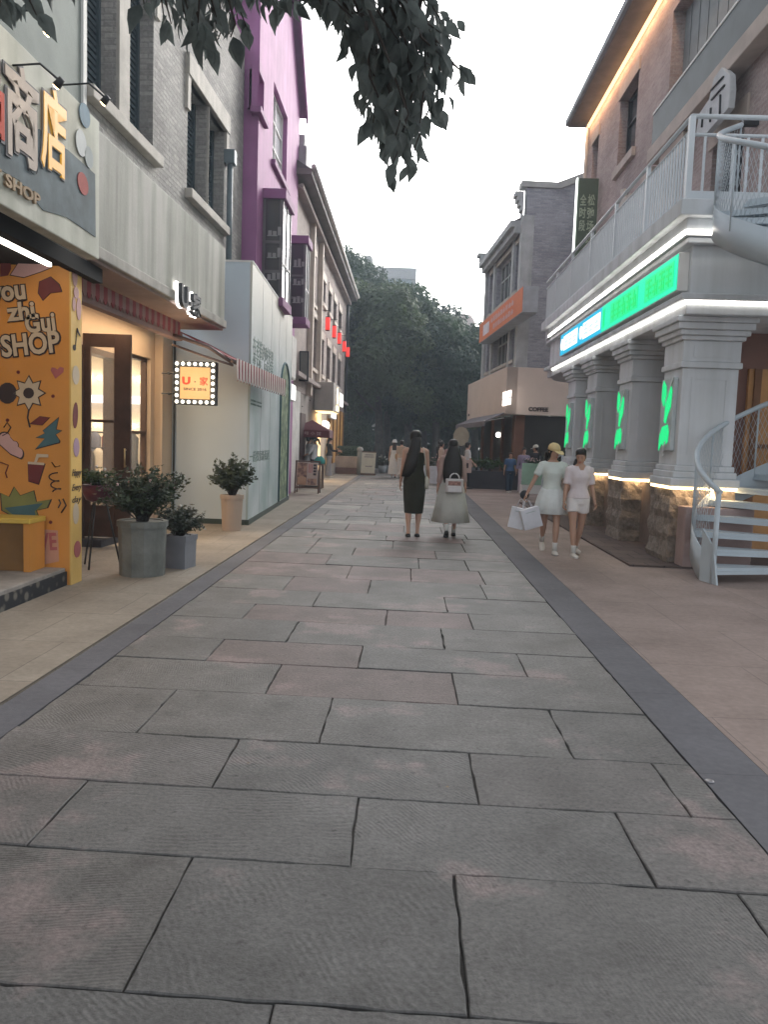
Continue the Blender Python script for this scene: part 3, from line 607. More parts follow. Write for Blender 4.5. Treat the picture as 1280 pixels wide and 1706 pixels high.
# open door leaf, seen square on
dy=10.15
L0=AT(137,700,dy).x; L1=AT(217,700,dy).x; DZ0=.12; DZ1=AT(180,556,dy).z
leaf=obj('open_door',MB().box((L0,dy,DZ0),(L0+.1,dy+.05,DZ1)).box((L1-.22,dy,DZ0),(L1,dy+.05,DZ1)).box((L0+.1,dy,DZ1-.17),(L1-.22,dy+.05,DZ1)).box((L0+.1,dy,DZ0),(L1-.22,dy+.05,DZ0+.42)).box((L0+.1,dy+.003,DZ0+.75),(L1-.22,dy+.047,DZ0+.80)).box((L0+.1,dy+.003,1.63),(L1-.22,dy+.047,1.665)),m_wood,bk,bevel=.006)
obj('door_glass',MB().box((L0+.09,dy+.02,DZ0+.4),(L1-.2,dy+.028,DZ1-.15)),CLEAR('clear_glass'),leaf)
obj('door_handle',MB().tube([(L1-.06,dy-.04,1.05),(L1-.06,dy-.04,1.3)],.012,8).box((L1-.07,dy-.04,1.06),(L1-.05,dy,1.08)).box((L1-.07,dy-.04,1.27),(L1-.05,dy,1.29)),M('brass',(.5,.38,.2),metal=1,rough=.3,bump=0),leaf)

# awning: folded scalloped part, arm, front bar and striped valance
aw=thing('striped_awning','red and white striped fold-out awning with scalloped valance under the concrete fascia','awning',(-3.3,11,2.6))
m_awr=M('awning_red',(.27,.06,.07),bump=.15); m_aww=M('awning_white',(.62,.55,.53),bump=.15); m_bar=M('awning_bar',(.16,.12,.11),rough=.5)
AF=Fr((-3.62,8),(-3.42,13),(1,0))
az=2.98
obj('cassette',MB().fbox(AF,-.3,3.7,-.06,.06,az-.09,az+.03),M('awning_cassette',(.25,.17,.16)),aw,bevel=.01)
striped('folded_valance',lambda u,o,z:AF.P(u-.25,o,az+.16+z),.14,.105,3.85,(M('awning_dusty',(.30,.19,.18)),m_awr),aw,off=.075,scal=.06)
A2=Fr((-2.60,11.5),(-2.50,15.4),(1,0)); VZ=2.62
wallp=AF.P(3.6,-.0,3.03); far=AF.P(5.15,0,3.03)
fb0=A2.P(0,0,VZ); fb1=A2.P(1.6,0,VZ)
obj('fabric',MB().prism([wallp,far,fb1,fb0],(0,0,.012)),m_awr,aw)
obj('front_bar',MB().tube([A2.P(-.05,0,VZ-.02),A2.P(4.0,0,VZ-.02)],.035,8),m_bar,aw)
obj('arm',MB().tube([AF.P(3.3,.05,2.93),AF.P(3.4,.55,2.78),A2.P(.1,-.04,VZ-.03)],.028,8),m_bar,aw)
obj('arm',MB().tube([AF.P(3.35,.02,2.8),(AF.P(3.35,.02,2.8)+A2.P(.0,0,VZ-.1))/2,A2.P(0,0,VZ-.08)],.018,8),m_bar,aw)
striped('valance',lambda u,o,z:A2.P(u,o,VZ+.03+z),.28,.098,4.0,(m_aww,m_awr),aw,off=.045,scal=.05,wavy=.02)

# marquee sign with bulbs
my=11.5; a=AT(290,675,my); b_=AT(360,602,my); zt=(AT(290,600,my).z+AT(360,604,my).z)/2; zl=(AT(290,674,my).z+AT(360,675,my).z)/2
ms_=thing('marquee_sign','square bulb-edged light box reading U·家 SINCE 2016 hung out from the clothes shop','sign',((a.x+b_.x)/2,my,zl))
obj('box',MB().box((a.x,my,zl),(b_.x,my+.14,zt)),m_dark,ms_,bevel=.008)
g=.085; obj('lit_panel',MB().box((a.x+g,my-.006,zl+g),(b_.x-g,my-.001,zt-g)),EMD('marquee_panel',250,190,120),ms_)
mb=MB(); W_=b_.x-a.x; H_=zt-zl; e=.04
for k in range(7): 
    x=a.x+e+(W_-2*e)*k/6; mb.ball((x,my-.02,zl+e),.026,8,6); mb.ball((x,my-.02,zt-e),.026,8,6)
for k in range(1,6):
    z=zl+e+(H_-2*e)*k/6; mb.ball((a.x+e,my-.02,z),.026,8,6); mb.ball((b_.x-e,my-.02,z),.026,8,6)
obj('bulbs',mb,EM('marquee_bulb',(1,.9,.72),2.2),ms_)
cx=(a.x+b_.x)/2
m_red=M('sign_red',(.42,.05,.03),bump=0)
text('U','lettering',m_red,ms_,(cx-.13,my-.007,zl+H_*.55),(1,0,0),UPV,.12,.115,.006,bold=.05)
text('·','lettering',m_ink,ms_,(cx,my-.007,zl+H_*.53),(1,0,0),UPV,.02,.02,.006)
text('家','lettering',m_red,ms_,(cx+.13,my-.007,zl+H_*.55),(1,0,0),UPV,.12,.125,.006,bold=.015)
text('SINCE 2016','lettering',m_ink,ms_,(cx,my-.007,zl+H_*.36),(1,0,0),UPV,.34,.04,.004,bold=.02)
for z in (zl+.16,zl+.46): obj('bracket',MB().tube([(a.x,my+.07,z),(a.x-.25,my+.2,z)],.012,8).ball((a.x-.12,my+.13,z),.025,8,6),m_dark,ms_)
obj('pole',MB().tube([AT(288,868,13.15)-V((0,0,.0)),V((AT(288,868,13.15).x,13.15,3.12))],.018,6),m_dark,bk)
lp=bpy.data.lights.new('marquee_glow','POINT'); lp.energy=5; lp.color=(1,.7,.42); lp.shadow_soft_size=.2
q=link(bpy.data.objects.new('marquee_glow',lp)); q.location=(cx,my-.35,(zl+zt)/2)

# hoarding
HF=Fr((-2.70,13.25),(-2.93,19.3),(1,0)); hz=AT(420,437,13.25).z
hd=thing('hoarding','tall pale blue printed construction hoarding with an arched garden picture and dark lettering','hoarding',(-3.2,16,0))
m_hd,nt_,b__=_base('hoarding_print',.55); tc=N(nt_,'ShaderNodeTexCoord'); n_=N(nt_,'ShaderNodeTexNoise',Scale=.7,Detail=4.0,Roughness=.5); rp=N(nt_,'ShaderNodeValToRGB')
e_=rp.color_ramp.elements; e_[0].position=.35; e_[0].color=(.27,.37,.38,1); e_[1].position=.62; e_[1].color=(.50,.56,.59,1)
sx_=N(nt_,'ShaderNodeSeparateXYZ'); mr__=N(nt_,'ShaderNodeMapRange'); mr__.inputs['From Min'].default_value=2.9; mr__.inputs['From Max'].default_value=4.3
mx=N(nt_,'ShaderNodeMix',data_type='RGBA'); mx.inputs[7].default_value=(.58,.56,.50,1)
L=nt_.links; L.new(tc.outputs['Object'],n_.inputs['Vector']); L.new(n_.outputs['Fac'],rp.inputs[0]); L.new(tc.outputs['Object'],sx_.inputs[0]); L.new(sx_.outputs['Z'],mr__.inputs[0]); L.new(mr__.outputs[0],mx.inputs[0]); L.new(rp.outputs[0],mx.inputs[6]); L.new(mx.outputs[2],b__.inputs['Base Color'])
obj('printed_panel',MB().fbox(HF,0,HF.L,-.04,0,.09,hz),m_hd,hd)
obj('end_panel',MB().box((-4.3,13.25,.09),(-2.742,13.29,hz)),M('hoarding_end',(.56,.65,.72),scale=.8,var=.06,bump=.03,rough=.6),hd)
obj('end_panel',MB().fbox(HF,HF.L-.04,HF.L,-1.3,-.041,.09,hz),M('hoarding_end',(0,0,0)),hd)
obj('base_rail',MB().fbox(HF,0,HF.L,-.05,.015,0,.088).box((-4.3,13.245,0),(-2.76,13.3,.088)),M('hoarding_base',(.05,.07,.06)),hd)
obj('top_rail',MB().fbox(HF,0,HF.L,-.045,.01,hz,hz+.03).box((-4.3,13.24,hz),(-2.75,13.3,hz+.03)),m_white,hd)
for k in range(1,5): obj('panel_joint',MB().fbox(HF,k*1.22,k*1.22+.006,.0005,.0025,.1,hz),M('joint_grey',(.25,.29,.3),bump=0),hd)
m_prt=M('hoarding_ink',(.16,.22,.2),bump=0)
def ht(s,x0,x1,yt,yb,name='lettering'):
    u0,u1=HF.u(x0,600),HF.u(x1,600); ftext(s,name,m_prt,hd,HF,u0,u1,HF.z((x0+x1)/2,yb),HF.z((x0+x1)/2,yt),.001,'L',.003,bold=.01)
ht('在老街的时光里',421,455,572,602); ht('坐下来，好好生活',421,455,602,622); ht('一起探索新街区',419,452,750,768)
for k,(ya,yb) in enumerate(((668,671),(674,677))): ht('敬请期待 全新亮相',419,437,ya,yb,'small_lettering')
# arch picture
au0,au1=HF.u(466,700),HF.u(480,700)-.02; zs=HF.z(473,650); 
P=[HF.P(au0,.001,.1),HF.P(au1,.001,.1)]+[HF.P((au0+au1)/2+(au1-au0)/2*math.cos(t),.001,zs+.62*math.sin(t)) for t in np.linspace(0,math.pi,12)]
m_arch,nt_,b__=_base('garden_print',.6); tc=N(nt_,'ShaderNodeTexCoord'); n_=N(nt_,'ShaderNodeTexNoise',Scale=6.0,Detail=6.0); rp=N(nt_,'ShaderNodeValToRGB'); e_=rp.color_ramp.elements; e_[0].position=.38; e_[0].color=(.05,.09,.07,1); e_[1].position=.6; e_[1].color=(.25,.33,.2,1); x_=e_.new(.5); x_.color=(.10,.17,.08,1)
nt_.links.new(tc.outputs['Object'],n_.inputs['Vector']); nt_.links.new(n_.outputs['Fac'],rp.inputs[0]); nt_.links.new(rp.outputs[0],b__.inputs['Base Color'])
obj('arch_picture',MB().prism(P,(.003,0,0)),m_arch,hd)
P=[HF.P((au0+au1)/2+((au1-au0)/2)*math.cos(t),.006,zs+.62*math.sin(t)) for t in np.linspace(math.pi,0,14)]
obj('arch_border',MB().tube([HF.P(au0,.006,.1)]+P+[HF.P(au1,.006,.1)],.03,6),m_teal,hd)

# ---- purple building
PB=Fr((-3.2,16.0),(-3.2,21.5),(1,0))
pu=thing('purple_building','purple rendered gable-fronted house with boxed glass bays','building',(-3.6,18.7,0))
m_pur=M('purple_render',(.36,.15,.32),scale=1.4,var=.14,bump=.25,bscale=18,streak=.14)
m_purd=M('purple_trim',(.27,.12,.245),bump=.15)
w1=PB.rect([(429,110),(440,110),(440,195),(429,190)]); w1=(PB.u(430,150),PB.u(440,150),PB.z(435,192),PB.z(435,125))
w2=(PB.u(454,250),PB.u(478,250),PB.z(462,285),PB.z(462,150))
mb=MB(); wall(mb,PB,0,5.5,0,10.3,[w1,w2],depth=.18)
mb.prism([PB.P(0,0,10.3),PB.P(5.5,0,10.3),PB.P(2.75,0,13.0)],(-.2,0,0))
mb.quad(PB.P(0,0,0),PB.P(0,-6,0),PB.P(0,-6,10.3),PB.P(0,0,10.3)).quad(PB.P(5.5,0,0),PB.P(5.5,-6,0),PB.P(5.5,-6,10.3),PB.P(5.5,0,10.3))
obj('wall',mb,m_pur,pu)
rf=MB()
for s_ in (0,1):
    ue,ur=(-.25,2.75) if s_==0 else (5.75,2.75)
    rf.prism([PB.P(ue,.14,10.08),PB.P(ur,.14,13.05),PB.P(ur,-6,13.05),PB.P(ue,-6,10.08)],(0,0,.14))
obj('roof',rf,m_purd,pu)
obj('verge',MB().prism([PB.P(5.75,.15,9.95),PB.P(5.75,.15,10.2),PB.P(2.75,.15,13.2),PB.P(2.75,.15,12.95)],(.05,0,0)).prism([PB.P(-.25,.15,9.95),PB.P(-.25,.15,10.2),PB.P(2.75,.15,13.2),PB.P(2.75,.15,12.95)],(.05,0,0)),m_pur,pu)
m_skyg=GL('painted_sky_glass',(.86,.88,.9),.08)  # near-white base colour stands in for sky mirrored in the panes
window(pu,PB,w1,m_purd,m_purd,m_purd,depth=.18,bars=(0,0),lintel=False)
window(pu,PB,w2,m_skyg,m_white,m_purd,depth=.16,bars=(1,2),lintel=False)
def bay(u0,u1,o1,z0,z1,name='bay_window'):
    p=obj(name,MB().fbox(PB,u0-.06,u1+.06,0.001,o1+.06,z1,z1+.2),m_purd,pu,bevel=.01); obj('bay_base',MB().fbox(PB,u0-.04,u1+.04,.001,o1+.04,z0-.18,z0),m_purd,p,bevel=.01)
    m=MB(); f=.07
    m.fbox(PB,u0,u0+f,o1-f,o1,z0,z1).fbox(PB,u1-f,u1,o1-f,o1,z0,z1).fbox(PB,u0,u0+f,.002,.06,z0,z1)
    m.fbox(PB,u0,u0+f*.7,.06,o1-f,z1-.75*(z1-z0),z1-.72*(z1-z0)).fbox(PB,u0,u0+f*.7,.06,o1-f,z1-.45*(z1-z0),z1-.42*(z1-z0))
    m.fbox(PB,(u0+u1)/2-.03,(u0+u1)/2+.03,o1-.05,o1,z0,z1).fbox(PB,u0+f,u1-f,o1-.05,o1-.003,z0+.7,z0+.76)
    obj('bay_frame',m,M('grey_frame',(.13,.12,.13),rough=.5),p)
    obj('front_glass',MB().fbox(PB,u0+f,u1-f,o1-.035,o1-.02,z0,z1),m_skyg,p)
    obj('side_glass',MB().fbox(PB,u0+.02,u0+.035,.06,o1-f,z0,z1),GL('bay_side_glass',(.05,.05,.055)),p)
    for z in (z0+.35,z0+.8,z0+1.25):
        m=MB(); m.fbox(PB,u0-.002,u0+.018,.1,o1-.12,z,z+.02)
        for k in range(3): m.fbox(PB,u0-.003,u0+.017,.12+k*.1,.19+k*.1,z+.02,z+random.uniform(.1,.22))
        obj('shelf_goods',m,M('pale_goods',(.3,.3,.3)),p)
bay(PB.u(437,400)+.0,PB.u(485,400,.43),.43,4.45,6.45)
bay(PB.u(485,450,.05)+.0,PB.u(516,450,.43),.43,4.62,6.45)
# ============================================================ FAR LEFT ROW BUILDING
FB=Fr((-3.3,21.6),(-3.3,39.4),(1,0))
fl=thing('row_building','long taupe brick row building with cream window lintels and a wide gutter','building',(-3.8,30,0))
m_taupe=BR('taupe_brick',[(.36,.295,.27),(.46,.38,.35)],(.36,.31,.29),w=.24,h=.07,ms=.01,stain=.25,noisy=.2)
m_trimT=M('pale_trim',(.58,.50,.43),bump=.1)
z3=lambda x,y: FB.z(x,y)
W2=[(534,539,566,622),(544,550,578,634),(554,559,588,640),(563,568,599,646)]
W3=[(536,542,462,510),(547,552,483,525),(556,561,501,540),(565,570,512,550)]
ops=[]
zA0,zA1=z3(547,634),z3(547,578); zB0,zB1=z3(549,524),z3(549,486)
for k,(a,b_,c,d) in enumerate(W2): ops.append((FB.u(a,600),FB.u(b_,600),zA0,zA1))
for k,(a,b_,c,d) in enumerate(W3): ops.append((FB.u(a,500),FB.u(b_,500),zB0,zB1))
cw=[(FB.u(519,450),FB.u(526,450),zB0-.5,zB1+.25),(FB.u(518,600),FB.u(526,600),zA0,zA1+.4)]
mb=MB(); wall(mb,FB,-.1,FB.L,2.9,8.5,ops+cw,depth=.22)
mb.quad(FB.P(FB.L,0,0),FB.P(FB.L,-7,0),FB.P(FB.L,-7,8.5),FB.P(FB.L,0,8.5)).quad(FB.P(-.1,0,0),FB.P(-.1,-7,0),FB.P(-.1,-7,8.5),FB.P(-.1,0,8.5))
obj('wall',mb,m_taupe,fl)
m_gw=GL('grey_window',(.06,.07,.075))
for q in ops: window(fl,FB,q,m_gw,m_dark,m_trimT,depth=.2,bars=(1,1),ext=.1,sh=.14,lh=.28)
for q in cw: window(fl,FB,q,m_gw,m_trimT,m_trimT,depth=.2,bars=(1,2),ext=.1)
for x in (515,530):
    u=FB.u(x,500); obj('pilaster',MB().fbox(FB,u-.14,u+.14,.001,.16,2.9,8.4),m_trimT,fl,bevel=.01)
for z in (3.25,8.2): obj('string_course',MB().fbox(FB,-.1,FB.L,.17,.24,z,z+.12).fbox(FB,-.1,FB.L,.0,.17,z+.02,z+.10),m_taupe,fl)
ro=obj('roof',MB().prism([FB.P(-.4,.45,8.62),FB.P(-.4,-3.6,11.0),FB.P(-.4,-7.6,8.62)],(0,FB.L+.8,0)),M('slate_roof',(.13,.13,.13),scale=3,bump=.5),fl)
obj('eaves',MB().fbox(FB,-.4,FB.L+.4,0,.5,8.46,8.615),M('eaves_grey',(.19,.17,.16)),ro)
obj('gutter',MB().loft([FB.P(-.4,.55,8.66),FB.P(FB.L+.4,.55,8.66)],[.07,.07],8),M('pale_gutter',(.62,.6,.57),rough=.4,bump=.02),ro)
obj('downpipe',MB().tube([FB.P(FB.L-.1,.1,8.4),FB.P(FB.L-.1,.1,2.9)],.06,8),m_dark,fl)
# stepped parapet piece next to the purple house
obj('parapet_block',MB().fbox(FB,-.1,.9,-.6,.3,8.62,9.3).fbox(FB,.2,.7,-.5,.2,9.301,9.7),M('parapet_grey',(.36,.36,.37)),fl,bevel=.02)
# ground floor shop fronts
m_wwall=M('white_shop_wall',(.55,.54,.52),bump=.08); m_orw=M('orange_shop_wall',(.62,.33,.09),scale=1.5,bump=.08)
uA,uB,uC=FB.u(498,700),FB.u(527,700),FB.u(545,700)
obj('white_shop_front',MB().fbox(FB,-.1,uA,-.3,.03,0,2.9),m_wwall,fl)
obj('grey_shop_front',MB().fbox(FB,uA,uB,-.3,-.02,0,2.9),M('grey_shop_wall',(.25,.22,.2),bump=.1),fl)
obj('cream_shop_front',MB().fbox(FB,uB,uC,-.3,.0,0,2.9),m_beige,fl)
obj('orange_shop_front',MB().fbox(FB,uC,FB.L,-.3,.0,.5,2.9),m_orw,fl)
obj('stone_plinth',MB().fbox(FB,uC,FB.L,-.3,.03,0,.499),M('plinth_stone',(.3,.27,.24),bump=.2),fl)
for k in range(5):
    u=uC+.6+k*1.7
    if u<FB.L: obj('panel_post',MB().fbox(FB,u,u+.12,.001,.06,.5,2.9),M('post_brown',(.3,.17,.07)),fl)
obj('shop_door',MB().fbox(FB,uA+.3,uA+1.4,-.018,.02,0,2.3),M('dark_door',(.06,.03,.03)),fl)
obj('lit_doorway',MB().fbox(FB,uB+.3,uB+1.3,.004,.02,0,2.5),EM('lit_doorway',(1,.62,.28),.9),fl)
def sign_box(name,label,cat,x0,x1,yt,yb,mat,o0,o1,frame=None,group=None):
    xm=(x0+x1)/2; u0,u1=FB.u(x0,(yt+yb)/2,o1),FB.u(x1,(yt+yb)/2,o1); z0,z1=FB.z(xm,yb,o1),FB.z(xm,yt,o1)
    t=thing(name,label,cat,FB.P((u0+u1)/2,o1,z0),group)
    obj('body',MB().fbox(FB,u0,u1,o0,o1-.012,z0,z1),frame or m_white,t,bevel=.01)
    obj('lit_face',MB().fbox(FB,u0+.03,u1-.03,o1-.011,o1,z0+.03,z1-.03),mat,t)
    return t,u0,u1,z0,z1
m_litw=EM('lit_white',(1,.99,.96),.9)
sign_box('light_box','long lit white light box over the orange shop front','sign',556,572,651,676,m_litw,.02,.3)
sign_box('light_box','lit white square sign on the orange wall under the long light box','sign',552.5,560.5,680,698,m_litw,.02,.16)
sign_box('light_box','tall lit white sign strip on the white shop beside the hoarding','sign',486,493,640,668,m_litw,.05,.25)
sign_box('shop_panel','blank white panel with warm top light above the white shop','sign',486,494,560,632,M('panel_white',(.66,.65,.63),bump=.02),.05,.3)
# boxy hanging sign with lit underside
p0=AT(514,0,27.2); y0_=27.0
a=AT(515,680,y0_); b_=AT(545,640,y0_)
bx=thing('projecting_sign','pale boxy canopy sign with gold pictogram and glowing warm underside','sign',((a.x+b_.x)/2,28,a.z))
xo=-2.62; zq0=AT(530,684,y0_).z; zq1=AT(530,636,y0_).z
obj('body',MB().box((-3.29,27.0,zq0),(xo,29.4,zq1)),M('canopy_pale',(.42,.39,.36),bump=.05),bx,bevel=.02)
obj('underside',MB().box((-3.25,27.05,zq0-.02),(xo-.04,29.35,zq0-.001)),EM('underside_glow',(1,.66,.28),1.2),bx)
m_goldl=EM('gold_letter',(1,.72,.35),2)
bf=Fr((xo,27.0),(xo,29.4),(1,0))
obj('pictogram',MB().prism([bf.P(1.3,.002,zq1-.1),bf.P(1.75,.002,zq0+.55),bf.P(1.45,.002,zq0+.3),bf.P(1.2,.002,zq0+.45),bf.P(1.25,.002,zq0+.7)],(.02,0,0)),m_goldl,bx)
obj('plate',MB().fbox(bf,1.1,1.9,.002,.02,zq0+.06,zq0+.24),m_goldl,bx)
lp=bpy.data.lights.new('canopy_lamp','AREA'); lp.energy=11; lp.size=.8; lp.color=(1,.66,.32); q=link(bpy.data.objects.new('canopy_lamp',lp)); q.location=(-2.95,28.2,zq0-.08)
# globe lamp
gp=AT(541,709,30.0); t=thing('globe_lamp','big glowing white globe lamp on a bracket by the orange shop','lamp',gp)
obj('globe',MB().ball(gp,.2,16,12),EM('globe_glow',(1,.9,.72),1.3),t); obj('bracket',MB().tube([gp+V((0,0,-.2)),gp+V((0,0,-.32)),V((-3.28,30,gp.z-.32))],.02,6),m_dark,t)
# wall lanterns (black carriage lamps)
for x,y,yy,lb in ((494,688,24.2,'black carriage lantern on the white shop front, its glass unlit'),(505,677,26.0,'black round bracket lamp on the grey wall beside the pale canopy sign')):
    p=AT(x,y,yy); t=thing('wall_lantern',lb,'lamp',p)
    obj('cage',MB().lathe((p.x,p.y,p.z-.22),[(.05,0),(.1,.04),(.12,.3),(.16,.33),(.03,.46),(.02,.5)],6,False),m_dark,t); obj('glass',MB().lathe((p.x,p.y,p.z-.17),[(.104,0),(.123,.24)],6,False),m_white,t)
    obj('arm',MB().tube([p+V((0,0,.28)),V((-3.29,yy,p.z+.2))],.015,6),m_dark,t)
# open casement window
p=AT(505,606,25); p=AT(503,610,23.2); t=obj('open_casement',MB().box((-3.28,23.2,p.z-.4),(-3.03,23.23,p.z+.4)),M('casement_grey',(.2,.2,.19),bump=.02),fl)
obj('casement_frame',MB().box((-3.29,23.185,p.z-.44),(-3.25,23.245,p.z+.44)).box((-3.05,23.185,p.z-.44),(-3.01,23.245,p.z+.44)).box((-3.25,23.185,p.z+.4),(-3.05,23.245,p.z+.44)).box((-3.25,23.185,p.z-.44),(-3.05,23.245,p.z-.4)),m_dark,t)
# red lanterns
m_lan,nt_,b__=_base('red_lantern_paper',.6); b__.inputs['Base Color'].default_value=(.55,.04,.04,1); b__.inputs['Emission Color'].default_value=(1,.06,.05,1); b__.inputs['Emission Strength'].default_value=.38
LN=['nearest','second nearest','middle','second farthest','farthest']
first=None
for k,(x,yt,yb,yy) in enumerate(((546.5,528,550,28.2),(557.5,542,562,30.2),(566,554,574,32.4),(574,568,586,34.6),(580,578,594,37.2))):
    a=AT(x,yt,yy); b_=AT(x,yb,yy); h=.46; zt_=a.z
    if first is None:
        t=thing('red_lantern','','lantern',(a.x,yy,zt_),'red paper lanterns hung from the row building'); m=MB().lathe((a.x,yy,zt_-h),[(.07,0),(.083,.02),(.083,h-.04),(.07,h-.02)],12)
        obj('shade',m,m_lan,t); obj('cap',MB().lathe((a.x,yy,zt_-h-.03),[(.073,0),(.073,.028)],12),m_dark,t); obj('cap',MB().lathe((a.x,yy,zt_-.02),[(.073,0),(.073,.03)],12),m_dark,t)
        obj('hook',MB().tube([(a.x,yy,zt_),(a.x,yy,zt_+.22)],.008,5),m_dark,t); obj('bracket',MB().tube([(a.x+.1,yy,zt_+.22),(-3.29,yy,zt_+.24)],.012,5),m_dark,t)
        first=t; t0=V(t.location)
    else:
        t=copy_tree(first); t.location=(a.x,yy,zt_)
    t['label']='red paper lantern hanging from the row building, %s of the five'%LN[k]

# ============================================================ COFFEE BUILDING
CN=(3.8,28.0); d_=V((-.077,1)).normalized(); CE=(3.8+d_.x*7.4,28+d_.y*7.4)
CF=Fr(CN,CE,(-1,0)); CS=Fr(CN,(CN[0]+d_.y*9,CN[1]-d_.x*9),(0,-1))
cb=thing('coffee_building','grey brick corner building with bands of dark windows above a beige cafe fascia','building',(5,31,0))
m_bg=BR('blue_grey_brick',[(.31,.32,.365),(.44,.45,.50)],(.38,.39,.42),w=.26,h=.075,ms=.012,stain=.3,noisy=.35,bump=.9)
m_gt=M('grey_trim',(.42,.44,.45),bump=.15,streak=.15)
def cz(x,y): return CF.z(x,y)
U=lambda x,y=550: CF.u(x,y)
tz0,tz1=cz(850,500)*0+7.2,8.75
bz0,bz1=4.75,6.35
o3=[(.75,1.35,7.1,8.8),(2.0,5.0,7.1,8.8),(5.7,6.6,7.1,8.8)]
o2=[(.75,1.35,4.65,6.15),(2.0,5.0,4.65,6.15),(5.7,6.6,4.65,6.15)]
mb=MB(); wall(mb,CF,0,CF.L,4.0,9.3,o3+o2,depth=.25)
mb.quad(CF.P(CF.L,0,4.0),CF.P(CF.L,-9,4.0),CF.P(CF.L,-9,9.3),CF.P(CF.L,0,9.3))
# gable side
mb.prism([CS.P(0,0,3.9),CS.P(9,0,3.9),CS.P(9,0,13.2),CS.P(8.0,0,13.4),CS.P(1.1,0,10.6),CS.P(1.05,0,10.45),CS.P(0,0,10.45)],(CF.d.x*.35,CF.d.y*.35,0))
obj('wall',mb,m_bg,cb)
for q in o3+o2:
    n_=2 if q[1]-q[0]>2 else 0
    window(cb,CF,q,GL('coffee_glass',(.05,.06,.065)),m_gt,m_trimL,depth=.22,bars=(n_+1 if n_ else 0,1),ext=.08,lh=.18,fw=.07)
for u in (1.62,5.3): 
    obj('pilaster',MB().fbox(CF,u-.18,u+.18,.001,.08,4.0,9.2),m_gt,cb)
obj('corner_pier',MB().fbox(CF,-.02,.42,-.3,.1,4.0,9.5),m_gt,cb); obj('corner_pier',MB().fbox(CF,CF.L-.4,CF.L,-.3,.1,4.0,9.5),m_gt,cb)
rf=obj('roof',MB().prism([CF.P(.4,.35,9.42),CF.P(.4,-5,12.0),CF.P(.4,-10,9.4)],(CF.d.x*(CF.L-.4),CF.d.y*(CF.L-.4),0)),M('slate_roof',(.1,.1,.1)),cb)
obj('cornice',MB().fbox(CF,.35,CF.L-.3,0.101,.30,9.0,9.2).fbox(CF,.35,CF.L-.3,.1,.45,9.201,9.42),m_gt,rf)
obj('coping',MB().prism([CS.P(-.2,.06,10.45),CS.P(1.15,.06,10.45),CS.P(8.0,.06,13.3),CS.P(8.0,.06,13.55),CS.P(1.05,.06,10.65),CS.P(-.2,.06,10.65)],(CF.d.x*.5,CF.d.y*.5,0)),M('coping_stone',(.38,.38,.37)),cb)
m=MB()
for k in range(5): m.fbox(CF,-.02,.42,.1,.12+.07*k,9.5+.16*k,9.658+.16*k)
obj('corbel',m,m_gt,cb)
m=MB()
for k in range(5): m.fbox(CF,CF.L-.4,CF.L+.02,.1,.12+.07*k,8.9+.16*k,9.058+.16*k)
m.fbox(CF,CF.L-.4,CF.L+.05,-.3,.5,9.7,9.85); obj('corbel',m,m_gt,cb)
# beige fascia wraps the corner
m_tan=M('fascia_tan',(.62,.53,.465),scale=1,var=.06,bump=.04)
ca=thing('cafe_fascia','tan wraparound fascia with a lit sign and COFFEE lettering above the dark cafe','sign',(3.8,28,2.6))
obj('street_panel',MB().fbox(CF,-.5,CF.L+.9,.101,.5,2.62,4.25),m_tan,ca,bevel=.01)
obj('side_panel',MB().fbox(CS,-.498,4.2,.101,.5,2.62,4.25),m_tan,ca,bevel=.01)
ftext('COFFEE','lettering',m_ink,ca,CS,CS.u(881,680,.5),CS.u(914,680,.5),CS.z(897,686,.5),CS.z(897,678,.5),.501,'L',.03,bold=.03) if False else text('COFFEE','lettering',m_ink,ca,CS.P((CS.u(881,682,.5)+CS.u(914,682,.5))/2,.502,CS.z(897,682,.5)),(CS.d.x,CS.d.y,0),UPV,CS.u(914,682,.5)-CS.u(881,682,.5),.15,.03,bold=.03)
m_litp=EM('lit_warm_sign',(1,.88,.8),1.2)
ua,ub_=CF.u(853,660,.5),CF.u(839,660,.5); za=CF.z(846,675,.5); zb_=CF.z(846,651,.5)
m=MB(); rr=random.Random(4)
for r_ in range(2):
    z_a=za+(zb_-za)*(.52*r_); z_b=z_a+(zb_-za)*.44; n_=5 if r_ else 4
    for k in range(n_):
        u_=ua+(ub_-ua)*(k+.06)/n_; w_=(ub_-ua)/n_*.86
        m.fbox(CF,u_,u_+w_*.3,.505,.53,z_a,z_b).fbox(CF,u_+w_*.3,u_+w_,.505,.53,z_b-.07,z_b).fbox(CF,u_+w_*.7,u_+w_,.505,.53,z_a,z_b-.07).fbox(CF,u_+w_*.3,u_+w_*.7,.505,.53,z_a+.1,z_a+.17)
obj('lit_lettering',m,m_litp,ca)
obj('small_mark',MB().fbox(CF,CF.L+.3,CF.L+.45,.505,.52,2.8,2.9).fbox(CF,CF.L+.1,CF.L+.25,.505,.52,2.8,2.9),m_ink,ca)
